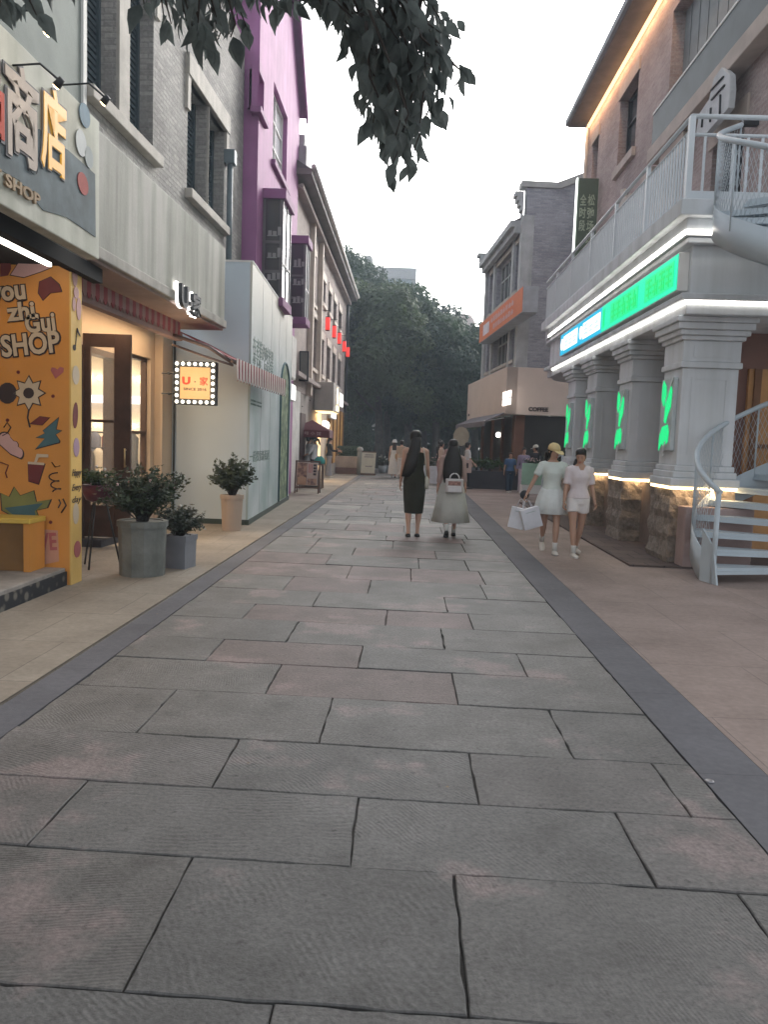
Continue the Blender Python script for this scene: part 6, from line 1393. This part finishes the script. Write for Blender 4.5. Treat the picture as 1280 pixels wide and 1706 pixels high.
def figure(name,label,loc,rz,H,legs=((8,4),(-8,12)),arms=((5,8,10),(-5,8,10)),yaw=0,nod=0,skin=None,vox=.013,top=None,top_m=None,sleeve=.45,bottom=None,bottom_m=None,hem=.5,flare=.2,shoe=None,hair=None,hair_m=None,cap=None,cap_m=None,fem=1,sock=None,neck='round',group=None,curl=.6,extra=None,cat='person',faceon=True):
    s=H/1.65; skin=skin or m_skin
    t=thing(name,label,cat,(loc[0],loc[1],0),group); t.rotation_euler=(0,0,R(rz))
    J={}
    for i,sd in enumerate((-1,1)):
        f,kb=R(legs[i][0]),R(legs[i][1]); hip=V((sd*.085,0,.86)); L1,L2=.415,.385
        kn=hip+V((sd*.0,math.sin(f)*L1,-math.cos(f)*L1)); g_=f-kb; an=kn+V((-sd*.012,math.sin(g_)*L2,-math.cos(g_)*L2))
        J['leg',i]=(hip,kn,an,g_)
    lift=min(J['leg',i][2].z for i in (0,1))-.075; dz=-lift
    up=V((0,0,dz))
    m=MB(); X=(1,0,0)
    m.loft([V((0,y,z))+up for z,a,b_,y in TOR],[(a,b_) for z,a,b_,y in TOR],16,up=UPV)
    feet=[]
    for i in (0,1):
        hip,kn,an,g_=[q+up if isinstance(q,V) else q for q in J['leg',i]]
        m.loft([hip+V((0,0,.05)),hip+(kn-hip)*.3,hip+(kn-hip)*.75,kn,kn+(an-kn)*.3,kn+(an-kn)*.7,an,an+V((0,0,-.03))],[(.085,.09),(.083,.088),(.058,.062),(.05,.054),(.052,.058),(.035,.038),(.029,.033),(.03,.035)],12)
        fp=max(-1.1,min(.0,g_*.9)) if an.z>.13 else 0
        td=V((0,math.cos(fp),math.sin(fp))); dn=V((0,math.sin(fp),-math.cos(fp)))
        sole=an+dn*.055
        m.loft([sole-td*.045,sole+td*.02,sole+td*.1,sole+td*.165,sole+td*.185],[(.028,.026),(.034,.034),(.037,.024),(.032,.016),(.012,.008)],10)
        feet.append((an,sole,td,dn))
    AJ=[]
    for i,sd in enumerate((-1,1)):
        f,o_,eb=[R(q) for q in arms[i][:3]]; sh=V((sd*.165*(1 if fem else 1.08),-.005,1.335))+up
        d1=V((sd*math.sin(o_),math.sin(f)*math.cos(o_),-math.cos(f)*math.cos(o_))); el=sh+d1*.27
        inn=R(arms[i][3]) if len(arms[i])>3 else 0
        g2=f+eb; d2=V((sd*math.sin(o_-inn),math.sin(g2)*math.cos(o_-inn),-math.cos(g2)*math.cos(o_-inn))); wr=el+d2*.235
        m.loft([V((sd*.11,-.005,1.35))+up,sh,sh+d1*.09,el,el+d2*.08,wr,wr+d2*.02],[(.05,.055),(.052,.05),(.043,.043),(.034,.034),(.033,.035),(.021,.025),(.02,.025)],10,ref=(0,1,0))
        AJ.append((sh,el,wr,d1,d2,sd))
    # neck and head
    m.loft([V((0,-.005,1.36))+up,V((0,0,1.46))+up],[.058,.05],12)
    hc=V((0,.012,1.535))+up
    HR=Matrix.Rotation(R(yaw),3,'Z')@Matrix.Rotation(R(-nod),3,'X')
    hp=lambda x,y,z: hc+HR@V((x,y,z))
    prof=[(-.115,.018,.030,.048),(-.100,.040,.048,.030),(-.06,.057,.075,.012),(-.02,.068,.088,.0),(.03,.074,.094,-.004),(.07,.066,.085,-.006),(.10,.043,.058,-.006),(.114,.012,.016,-.006)]
    b0=len(m.v); m.loft([hp(0,y,z) for z,a,b_,y in prof],[(a,b_) for z,a,b_,y in prof],14,ref=tuple(HR@V((1,0,0))),up=tuple(HR@V((0,0,1))))
    m.loft([hp(0,.080,.028),hp(0,.098,-.012),hp(0,.108,-.028),hp(0,.088,-.036)],[(.009,.008),(.012,.012),(.016,.012),(.01,.006)],8)
    for sd in (-1,1): m.loft([hp(sd*.066,-.008,-.03),hp(sd*.078,-.014,0),hp(sd*.074,-.016,.026)],[(.012,.008),(.016,.01),(.010,.008)],8)
    for i in range(len(m.v)): m.v[i]=tuple(V(m.v[i])*s)
    me=remesh(m,vox*s)
    # hands: palm, four fingers, thumb
    h=MB()
    for sh,el,wr,d1,d2,sd in AJ:
        d=d2.normalized(); nrm=V((-sd,0,0)); nrm=(nrm-d*nrm.dot(d)).normalized(); side=d.cross(nrm).normalized()
        if side.y<0: side=-side
        h.loft([wr-d*.01,wr+d*.02,wr+d*.05,wr+d*.085,wr+d*.09],[(.022,.017),(.034,.015),(.038,.014),(.036,.012),(.03,.008)],10,ref=tuple(side))
        for q,(ln,off) in enumerate(((.070,.028),(.078,.010),(.073,-.009),(.058,-.027))):
            b_=wr+d*.082+side*off; c1=curl*.55; c2=curl*1.15; c3=curl*1.6
            dd=lambda c: d*math.cos(c)+nrm*math.sin(c)
            p1_=b_+dd(c1)*ln*.42; p2_=p1_+dd(c2)*ln*.33; p3_=p2_+dd(c3)*ln*.25
            h.loft([b_,p1_,p2_,p3_],[.0088,.0082,.0074,.0052],6)
        b_=wr+d*.03+side*.032; dt=(d*.65+side*.6+nrm*.45).normalized()
        h.loft([b_-side*.01,b_+dt*.03,b_+dt*.03+(d*.85+nrm*.4)*.03],[.013,.0105,.007],6)
    for i in range(len(h.v)): h.v[i]=tuple(V(h.v[i])*s)
    me=merge(me,h,'body'); body=obj('body',me,skin,t,local=True)
    def add(nm,mb,mat,sc=True,par=None):
        if sc: 
            for i in range(len(mb.v)): mb.v[i]=tuple(V(mb.v[i])*s)
        return obj(nm,mb,mat,par or t,local=True)
    if faceon:
        for sd in (-1,1):
            e=MB().ball(hp(sd*.028,.084,.012),(.009,.004,.0045),8,6); add('eye',e,M('eye_dark',(.03,.02,.02),bump=0))
            add('eyebrow',MB().tube([hp(sd*.014,.093,.030),hp(sd*.030,.087,.034),hp(sd*.044,.077,.030)],.0018,5),m_hair)
        add('lips',MB().loft([hp(-.022,.086,-.062),hp(-.008,.0945,-.058),hp(.008,.0945,-.058),hp(.022,.086,-.062)],[.002,.0065,.0065,.002],8),M('lips',(.40,.13,.12),bump=0))
    def torso(z0,z1,g,m2=None,bot=0):
        mm=m2 or MB(); zs=[q for q in TOR if z0-.001<=q[0]<=z1]; 
        def at(z):
            for a,b_ in zip(TOR,TOR[1:]):
                if a[0]<=z<=b_[0]:
                    u=(z-a[0])/(b_[0]-a[0]); return tuple(a[k]+(b_[k]-a[k])*u for k in range(4))
            return TOR[0]
        L_=[at(z0)]+[q for q in zs if q[0]>z0+.02]+([at(z1)] if z1<1.4 else [])
        mm.loft([V((0,q[3],q[0]))+up for q in L_],[(q[1]+g+bot*max(0,(1.0-q[0]))*1.2,q[2]+g+bot*max(0,(1.0-q[0]))) for q in L_],18,up=UPV); return mm
    def sleeves(mm,fr,g):
        for sh,el,wr,d1,d2,sd in AJ:
            P=[V((sd*.10,-.005,1.345))+up,sh]; Rr=[.056+g,.055+g]
            L1=.27; L2=.235; tot=L1+L2; ln=fr*tot
            P.append(sh+d1*min(ln,L1)*.55); Rr.append(.05+g)
            if ln<=L1: P.append(sh+d1*ln); Rr.append(.052+g)
            else: P+= [el,el+d2*(ln-L1)]; Rr+= [.043+g,.034+g]
            mm.loft(P,Rr,12,ref=(0,1,0))
        return mm
    if top in('tee','shirt'):
        mm=torso(.885,1.40,.012,bot=.10); sleeves(mm,sleeve,.006)
        for i in range(len(mm.v)): mm.v[i]=tuple(V(mm.v[i])*s)
        add('top',remesh(mm,.013*s,'top',3),top_m,sc=False)
        if neck=='v': add('neckline',MB().prism([hp(0,0,0)*0+V((-.05,.085,1.385))+up,V((.05,.085,1.385))+up,V((0,.122,1.27))+up],(0,.006,0)),skin)
    if top=='dress':
        mm=MB(); S_=[(bz,a,b_,y) for bz,a,b_,y in bottom]
        mm.loft([V((0,y,z))+up for z,a,b_,y in S_],[(a,b_) for z,a,b_,y in S_],22,up=UPV)
        for sd in (-1,1): mm.loft([V((sd*.095,.05,1.30))+up,V((sd*.09,.0,1.395))+up,V((sd*.095,-.055,1.30))+up],[(.03,.012)]*3,8)
        for i in range(len(mm.v)): mm.v[i]=tuple(V(mm.v[i])*s)
        add('dress',remesh(mm,.012*s,'dress',3),top_m,sc=False)
    if bottom=='skirt' or bottom=='pleated':
        zt_=1.0; zs=[zt_,.93,.86,.74,.62,hem*1.0] if hem<.55 else [zt_,.93,.86,.80,hem]
        zs=[z for z in zs if z>=hem]; n=40; vs=[];Rr=[];P=[]
        for z in zs:
            q=(zt_-z)/(zt_-hem); P.append(V((0,.0+.01*q,z))+up); Rr.append((.142+.03*min(1,(zt_-z)/.13)+flare*q,.105+.022*min(1,(zt_-z)/.13)+flare*.8*q))
        pl=10 if bottom=='pleated' else 6; am=.06 if bottom=='pleated' else .05
        mm=MB().loft(P,Rr,48,cap=False,up=UPV,wob=lambda i,a:1+am*(i/len(zs))*math.sin(a*pl+1)+.02*(i/len(zs))*math.sin(a*3+2))
        o=add('skirt',mm,bottom_m); so_=o.modifiers.new('t','SOLIDIFY'); so_.thickness=.004
    if bottom in('trousers','shorts'):
        mm=torso(.79,1.0,.012)
        for i in (0,1):
            hip,kn,an,g_=[q+up if isinstance(q,V) else q for q in J['leg',i]]
            if bottom=='shorts': mm.loft([hip+V((0,0,.03)),hip+(kn-hip)*.2,hip+(kn-hip)*.46],[(.095,.105),(.10,.11),(.10,.105)],14)
            else: mm.loft([hip+V((0,0,.03)),hip+(kn-hip)*.4,kn,kn+(an-kn)*.5,an+V((0,0,.0))],[(.097,.105),(.09,.095),(.07+flare*.2,.075+flare*.2),(.066+flare*.3,.07+flare*.3),(.064+flare*.5,.07+flare*.5)],14)
        for i in range(len(mm.v)): mm.v[i]=tuple(V(mm.v[i])*s)
        add(bottom,remesh(mm,.013*s,bottom,3),bottom_m,sc=False)
    if sock:
        for an,sole,td,dn in feet:
            kd=(an-sole).normalized(); add('sock',MB().loft([an-kd*.02,an+kd*.05,an+kd*.10],[.04,.037,.042],12),sock)
    if shoe:
        for an,sole,td,dn in feet:
            mm=MB().loft([sole-td*.062+dn*-.004,sole-td*.045,sole+td*.02,sole+td*.1,sole+td*.175,sole+td*.205],[(.02,.02),(.036,.036),(.041,.042),(.045,.030),(.040,.022),(.018,.012)],12)
            sh_=add('shoe',mm,shoe[0]); mm=MB().loft([sole+dn*.02-td*.06,sole+dn*.021+td*.0,sole+dn*.021+td*.11,sole+dn*.021+td*.2],[(.028,.01),(.042,.012),(.046,.012),(.02,.01)],12,ref=(1,0,0)); add('sole',mm,shoe[1],par=sh_)
    if hair:
        hm=hair_m or m_hair; mm=MB(); rs=random.Random(int(abs(loc[0])*97+loc[1]*13))
        mm.loft([hp(0,-.02,-.075),hp(0,-.026,-.03),hp(0,-.022,.02),hp(0,-.014,.07),hp(0,-.010,.108),hp(0,-.008,.126)],[(.062,.055),(.078,.078),(.084,.092),(.082,.094),(.066,.076),(.030,.034)],18,ref=tuple(HR@V((1,0,0))),up=tuple(HR@V((0,0,1))))
        # fringe over the brow
        (cap or hair[0]=='braid') or mm.loft([hp(-.074,.022,.0),hp(-.066,.045,.045),hp(-.035,.072,.082),hp(.01,.075,.095),hp(.05,.062,.078),hp(.068,.04,.04),hp(.074,.02,.0)],[.010,.012,.012,.012,.012,.012,.010],8)
        if hair[0]=='long':
            L_=hair[1]; z0=hc.z+.02; zz=np.linspace(z0,z0-L_,9); wd=hair[2] if len(hair)>2 else .105
            hx=hair[3] if len(hair)>3 else 0
            mm.loft([V((hx*((z0-z)/L_)**1.5,hc.y-.055-.045*min(1,(z0-z)/.25)-.01*math.sin(k*1.3),z)) for k,z in enumerate(zz)],[(.076+(wd-.076)*min(1,(z0-z)/.28)*(1 if k<7 else (.8 if k==7 else .45)),.05 if k<7 else .03) for k,z in enumerate(zz)],26,up=UPV,wob=lambda i,a:1+.045*math.sin(a*13+i*.25)+.03*math.sin(a*7+i*.5))
        if hair[0]=='braid':
            p=[hp(.06,-.02,-.06),hp(.085,.03,-.13),hp(.095,.07,-.20),hp(.09,.085,-.27),hp(.085,.085,-.33)]
            mm.loft(p,[.032,.028,.026,.022,.008],8,wob=lambda i,a:1+.15*(i%2))
        if hair[0]=='bun': mm.ball(hp(0,-.10,.03),.042,10,8)
        if hair[0]=='tail': mm.loft([hp(0,-.09,.0),hp(0,-.13,-.05),hp(0,-.12,-.16),hp(0,-.11,-.24)],[.025,.035,.03,.01],10)
        add('hair',mm,hm)
    if cap=='cap':
        mm=MB().loft([hp(0,-.006,.028),hp(0,-.006,.07),hp(0,-.008,.105),hp(0,-.008,.132),hp(0,-.008,.14)],[(.090,.103),(.089,.101),(.073,.086),(.042,.05),(.008,.01)],20,ref=tuple(HR@V((1,0,0))),up=tuple(HR@V((0,0,1))))
        c_=add('cap',mm,cap_m); P=[hp(.082*math.cos(a),.085+.10*math.sin(a),.034-.03*math.sin(a)) for a in np.linspace(0,math.pi,12)]
        add('brim',MB().prism(P,HR@V((0,0,.007))),cap_m,par=c_)
    if cap=='bucket':
        mm=MB().loft([hp(0,-.01,.0),hp(0,-.01,.045),hp(0,-.01,.05),hp(0,-.01,.11),hp(0,-.01,.135),hp(0,-.01,.138)],[(.13,.14),(.10,.112),(.096,.108),(.088,.1),(.06,.07),(.01,.01)],20,ref=tuple(HR@V((1,0,0))),up=tuple(HR@V((0,0,1)))); add('hat',mm,cap_m)
    rot=Matrix.Rotation(R(rz),3,'Z'); W_=lambda p: V((loc[0],loc[1],0))+rot@(V(p)*s)
    return t,[W_(a[2]+a[4].normalized()*.08) for a in AJ],W_,up,s,AJ
def cloth(n,c,**k): return M(n,c,var=k.get('var',.08),scale=k.get('scale',8),bump=.7,bscale=k.get('b',13),rough=.85,spec=.15,streak=k.get('streak',0))
m_blk=M('black_shoe',(.015,.015,.015),rough=.35,bump=0); m_snk=M('white_sneaker',(.60,.58,.55),rough=.5,bump=.02); m_solew=M('sole_white',(.6,.6,.58)); m_solek=M('sole_dark',(.03,.03,.03))
# 1 dark dress
D1=[(.36,.150,.105,-.012),(.45,.156,.115,-.006),(.60,.170,.127,-.002),(.75,.180,.132,-.004),(.86,.185,.135,-.012),(.95,.165,.122,-.004),(1.05,.133,.10,.005),(1.13,.138,.105,.008),(1.22,.156,.122,.018),(1.30,.160,.112,.008),(1.345,.12,.085,0)]
q=figure('person','woman in a fitted dark olive sleeveless midi dress walking away, long hair swept left','' or (.13,12.5),2,1.68,legs=((-3,2),(3,2)),arms=((2,6,12),(6,7,38)),yaw=-48,top='dress',top_m=cloth('olive_black_dress',(.030,.030,.022)),bottom=D1,shoe=(m_blk,m_solek),hair=('long',.62,.095,-.13),vox=.012)
W_=q[2]; up=q[3]
# cream shoulder bag on her right hip
b_=W_((.185,.02,.86)); t=thing('shoulder_bag','small cream shoulder bag at the hip of the woman in the olive dress','bag',b_)
m_cb=M('bag_cream',(.50,.48,.42),rough=.5,bump=.05)
obj('pouch',MB().loft([b_+V((0,0,-.1)),b_+V((0,0,-.04)),b_+V((0,0,.06)),b_+V((0,0,.10))],[(.03,.09),(.045,.12),(.04,.11),(.02,.08)],12,ref=(1,0,0)),m_cb,t)
obj('strap',MB().tube([b_+V((0,-.06,.09)),W_((.155,-.075,1.20)),W_((.125,-.06,1.37)),W_((.115,.0,1.415)),W_((.14,.085,1.30)),b_+V((.0,.06,.09))],.007,6),m_cb,t)
# 2 pale skirt, long hair
q=figure('person','woman in a pale sage maxi skirt with waist-length black hair, walking away',(.74,12.75),0,1.57,legs=((-8,24),(9,3)),arms=((-4,8,12),(6,9,20)),yaw=-8,top='tee',top_m=cloth('sheer_pink_top',(.42,.30,.27)),sleeve=.85,bottom='skirt',bottom_m=cloth('sage_skirt',(.52,.52,.49),scale=5),hem=.24,flare=.15,shoe=(m_blk,m_solek),sock=cloth('white_sock',(.55,.55,.54)),hair=('long',.70,.155,0),faceon=False,vox=.012)
W_=q[2]; b_=W_((.03,-.235,.90)); t=thing('silver_handbag','silvery bag with round top handle on the back of the sage-skirted woman','bag',b_)
m_sv=M('silver_plastic',(.50,.47,.47),metal=.3,rough=.3,bump=.1)
obj('shell',MB().box((b_.x-.145,b_.y-.05,b_.z-.13),(b_.x+.145,b_.y+.05,b_.z+.10)),m_sv,t,bevel=.02)
obj('pocket',MB().box((b_.x-.11,b_.y-.085,b_.z-.115),(b_.x+.11,b_.y-.051,b_.z-.02)),M('bag_white',(.60,.58,.60),rough=.3),t,bevel=.012)
obj('print_panel',MB().box((b_.x-.10,b_.y-.056,b_.z-.005),(b_.x+.10,b_.y-.051,b_.z+.06)),M('bag_print',(.30,.17,.15),scale=30,var=.6,bump=0),t)
obj('handle',MB().tube([V((b_.x+.075*math.cos(a),b_.y,b_.z+.10+.085*math.sin(a))) for a in np.linspace(0,math.pi,12)],.011,8),M('bag_white',(0,0,0)),t)
# 3 yellow cap
m_wt=cloth('mint_white_tee',(.62,.68,.65)); m_sk3=cloth('white_skirt',(.66,.70,.70))
q=figure('person','woman in a pale yellow cap, white tee and short white skirt carrying bags',(2.08,11.2),176,1.55,legs=((12,4),(-14,24)),arms=((6,13,4),(10,24,6)),yaw=38,nod=14,top='tee',top_m=m_wt,sleeve=.36,hem=.9,bottom='pleated',bottom_m=m_sk3,flare=.07,shoe=(m_snk,m_solek),sock=cloth('white_sock',(0,0,0)),hair=('tail',),cap='cap',cap_m=cloth('yellow_cap',(.62,.50,.27)),skin=m_skin2,curl=1.1) if False else figure('person','woman in a pale yellow cap, white tee and short white skirt carrying bags',(2.08,11.2),176,1.55,legs=((12,4),(-14,24)),arms=((6,12,4),(10,25,6)),yaw=38,nod=14,top='tee',top_m=m_wt,sleeve=.36,bottom='pleated',bottom_m=m_sk3,hem=.60,flare=.085,shoe=(m_snk,m_solek),sock=cloth('white_sock',(0,0,0)),hair=('tail',),cap='cap',cap_m=cloth('yellow_cap',(.62,.50,.27)),skin=m_skin2,curl=1.1)
hand=q[1][1]
m_pbag=M('paper_bag',(.60,.61,.66),bump=.08,rough=.6); m_pline=M('bag_print_line',(.35,.42,.42),bump=0)
def paperbag(label,c,w_,h_,d,tilt,rz):
    t=thing('paper_bag',label,'bag',c,'white paper bags held by the woman in the yellow cap'); Q=Matrix.Rotation(R(rz),3,'Z')@Matrix.Rotation(R(tilt),3,'Y')
    f=lambda x,y,z: c+Q@V((x,y,z)); m=MB().hexa([f(-w_/2,-d/2,-h_-.13),f(w_/2,-d/2,-h_-.13),f(w_/2,d/2,-h_-.13),f(-w_/2,d/2,-h_-.13),f(-w_/2,-d/2,-.13),f(w_/2,-d/2,-.13),f(w_/2,d/2,-.13),f(-w_/2,d/2,-.13)])
    obj('bag',m,m_pbag,t,bevel=.004)
    for sy in (-1,1): obj('handle',MB().tube([f(-w_*.22,sy*d*.45,-.14),f(-w_*.12,sy*d*.2,-.02),f(0,0,.0),f(w_*.12,sy*d*.2,-.02),f(w_*.22,sy*d*.45,-.14)],.004,5),m_pbag,t)
    obj('print_line',MB().hexa([f(-w_*.25,-d/2-.003,-.19),f(w_*.25,-d/2-.003,-.19),f(w_*.25,-d/2-.001,-.19),f(-w_*.25,-d/2-.001,-.19),f(-w_*.25,-d/2-.003,-.18),f(w_*.25,-d/2-.003,-.18),f(w_*.25,-d/2-.001,-.18),f(-w_*.25,-d/2-.001,-.18)]),m_pline,t)
paperbag('larger white paper bag, the nearer one carried by the woman in the yellow cap',hand+V((.02,-.03,-.01)),.27,.29,.10,-17,8)
paperbag('narrower white paper bag hanging behind, left of the larger one',hand+V((-.03,.05,-.01)),.22,.30,.10,10,-12)
# 4 pink-white v-neck
figure('person','woman with a side braid in a pinkish white shirt and white shorts',(2.42,11.0),184,1.50,legs=((-10,16),(12,4)),arms=((-4,9,22),(4,8,8)),yaw=-22,nod=24,top='shirt',top_m=cloth('pinkish_shirt',(.66,.60,.62)),sleeve=.46,neck='v',bottom='shorts',bottom_m=cloth('white_shorts',(.70,.68,.68)),shoe=(m_snk,m_solew),sock=cloth('white_sock',(0,0,0)),hair=('braid',),skin=m_skin2,curl=.8)
# 5 boy
figure('person','boy in a blue T-shirt and dark trousers walking towards us',(3.36,25.6),185,1.30,legs=((-6,10),(6,3)),arms=((-4,9,12),(4,9,10)),top='tee',top_m=cloth('blue_tee',(.07,.13,.24)),sleeve=.4,bottom='trousers',bottom_m=cloth('navy_trousers',(.03,.045,.07)),flare=.03,shoe=(m_snk,m_solew),hair=('short',),skin=m_skin2,vox=.02,fem=0,extra=1)
obj('chest_print',MB().box((3.28,25.45,.86),(3.43,25.458,.93)),m_white,None,'pale print on the chest of the blue T-shirt','print') if False else None
# 6 lavender
figure('person','woman in a lavender long-sleeved top and pale trousers beside the boy in blue',(3.78,25.5),178,1.46,legs=((6,4),(-4,8)),arms=((4,10,10),(-4,8,10)),yaw=10,top='tee',top_m=cloth('lavender_top',(.28,.24,.33)),sleeve=.92,bottom='trousers',bottom_m=cloth('pale_trousers',(.52,.46,.50)),flare=.06,shoe=(m_snk,m_solew),hair=('bun',),skin=m_skin2,vox=.02)
# 7 dark clothes white cap
figure('person','person in dark clothes and a white cap standing behind the woman in lavender',(4.22,25.9),150,1.56,legs=((3,2),(-3,2)),arms=((10,10,60),(5,8,20)),yaw=-60,nod=10,top='tee',top_m=cloth('black_top',(.03,.03,.035)),sleeve=.5,bottom='trousers',bottom_m=cloth('maroon_trousers',(.12,.05,.05)),flare=.05,shoe=(m_snk,m_solew),hair=('short',),cap='cap',cap_m=cloth('cream_cap',(.62,.60,.52)),skin=m_skin2,vox=.02)
# 8 white hat far
c=AT(656,790,33.5)
D8=[(.14,.26,.22,0),(.4,.235,.20,0),(.7,.21,.17,0),(.86,.195,.15,0),(.95,.172,.13,0),(1.05,.145,.11,.005),(1.22,.16,.12,.015),(1.30,.155,.11,.008),(1.345,.11,.08,0)]
q=figure('person','distant woman in a white bucket hat and long white pinafore dress',(c.x,33.5),0,1.60,legs=((6,3),(-6,8)),arms=((4,8,12),(5,14,40)),top='dress',top_m=cloth('white_pinafore',(.55,.55,.55)),bottom=D8,shoe=(m_blk,m_solek),hair=('long',.36,.09,0),cap='bucket',cap_m=cloth('white_bucket_hat',(.6,.62,.64)),faceon=False,vox=.02)
b_=q[2]((.21,-.05,.98)); t=thing('straw_bag','round straw basket bag at the side of the woman in the white bucket hat','bag',b_)
obj('basket',MB().lathe((b_.x,b_.y,b_.z-.2),[(.12,0),(.19,.08),(.18,.24),(.15,.28)],14),M('straw',(.42,.31,.17),bump=.6,bscale=60),t); obj('handle',MB().tube([V((b_.x+.13*math.cos(a),b_.y,b_.z+.07+.2*math.sin(a))) for a in np.linspace(0,math.pi,9)],.012,6),M('straw',(0,0,0)),t)
# companion in beige right behind dark dress
c=AT(668,790,33.0)
figure('person','person in beige top and wide white trousers beside the woman in the bucket hat',(c.x,33.0),-10,1.6,legs=((12,4),(-14,14)),top='tee',top_m=cloth('beige_top',(.42,.33,.26)),bottom='trousers',bottom_m=cloth('wide_white',(.55,.55,.57)),flare=.16,shoe=(m_blk,m_solek),hair=('short',),faceon=False,vox=.02)
# 9 two in white at the stall
for px,yy,rz,lb,hr in ((514,24.9,-70,'woman in white with her hair in a bun, left one at the serving table',('bun',)),(524,24.75,75,'woman in a white top and dark trousers, right one at the serving table',('tail',))):
    c=AT(px,760,yy); q=figure('person',lb,(c.x,yy),rz,1.60,legs=((2,2),(-3,4)),arms=((25,8,35),(20,8,30)),nod=22,top='tee',top_m=cloth('white_top',(.60,.60,.60)),sleeve=.3 if px==514 else .6,bottom='trousers',bottom_m=cloth('white_bottoms' if px==514 else 'navy_bottoms',(.55,.55,.56) if px==514 else (.04,.05,.08)),flare=.1,shoe=(m_blk,m_solek),hair=hr,vox=.02)
# 10 phone woman
c=AT(548,780,31.5); figure('person','person in a black top and wide grey trousers looking down near the planter',(c.x,31.5),-75,1.60,legs=((2,2),(-4,6)),arms=((30,6,60),(28,6,62)),nod=34,top='tee',top_m=cloth('black_top',(0,0,0)),sleeve=.95,bottom='trousers',bottom_m=cloth('grey_trousers',(.27,.28,.32)),flare=.12,shoe=(m_snk,m_solew),hair=('long',.3,.09,0),vox=.02)
# 11 group on the right
c=AT(734,790,30.0); q=figure('person','woman in a cream blouse and dusty pink skirt by the draped stall table',(c.x,30.0),-75,1.58,legs=((4,2),(-4,6)),arms=((10,8,50),(20,8,45)),top='tee',top_m=cloth('cream_blouse',(.52,.42,.38)),sleeve=.55,bottom='skirt',bottom_m=cloth('dusty_pink_skirt',(.42,.24,.23)),hem=.34,flare=.1,shoe=(m_blk,m_solek),hair=('tail',),vox=.02)
c=AT(732,780,33.0); figure('person','dark-haired person in black standing behind the woman in the cream blouse',(c.x,33.0),-60,1.66,top='tee',top_m=cloth('black_top',(0,0,0)),sleeve=.5,bottom='trousers',bottom_m=cloth('dark_trousers',(.03,.03,.035)),flare=.05,shoe=(m_blk,m_solek),hair=('short',),vox=.02,fem=0)
c=AT(748,790,29.0); figure('person','woman in a rose shirt and rose trousers near the cafe planter, facing away',(c.x,29.0),20,1.56,top='tee',top_m=cloth('rose_shirt',(.42,.28,.27)),sleeve=.5,bottom='trousers',bottom_m=cloth('rose_trousers',(.36,.22,.2)),flare=.1,shoe=(m_blk,m_solek),hair=('long',.3,.09,0),faceon=False,vox=.02)
c=AT(777,800,26.8); q=figure('person','person in a white top and black trousers by the cafe planter',(c.x,26.8),-80,1.58,legs=((6,2),(-8,8)),arms=((10,8,30),(12,8,30)),top='tee',top_m=cloth('white_top',(0,0,0)),sleeve=.5,bottom='trousers',bottom_m=cloth('black_trousers',(.03,.03,.035)),flare=.06,shoe=(m_blk,m_solek),hair=('short',),vox=.02,fem=0)
b_=V((c.x,26.6,.84)); t=thing('tote_bag','pinkish tote bag at the hip of the person in white by the planter','bag',b_)
obj('cloth',MB().box((b_.x-.17,b_.y-.03,b_.z-.28),(b_.x+.15,b_.y+.03,b_.z+.16)),cloth('tote_pink',(.50,.38,.34)),t,bevel=.015); obj('strap',MB().tube([b_+V((-.12,0,.15)),b_+V((-.08,.12,.5)),b_+V((.05,.15,.5)),b_+V((.1,0,.15))],.012,6),m_ink,t); obj('print',MB().box((b_.x-.03,b_.y-.036,b_.z-.12),(b_.x+.04,b_.y-.031,b_.z+.05)),m_ink,t)

# ============================================================ AIR
mh=bpy.data.materials.new('haze_air'); mh.use_nodes=True; nt=mh.node_tree
for n in list(nt.nodes):
    if n.type!='OUTPUT_MATERIAL': nt.nodes.remove(n)
pv=nt.nodes.new('ShaderNodeVolumePrincipled'); pv.inputs['Density'].default_value=HAZE; pv.inputs['Color'].default_value=(.72,.85,1,1); pv.inputs['Anisotropy'].default_value=.2
nt.links.new(pv.outputs[0],nt.nodes['Material Output'].inputs['Volume'])
if HAZE>0: obj('haze',MB().box((-60,-12,-1.1),(60,112,24)),mh,kind='stuff')
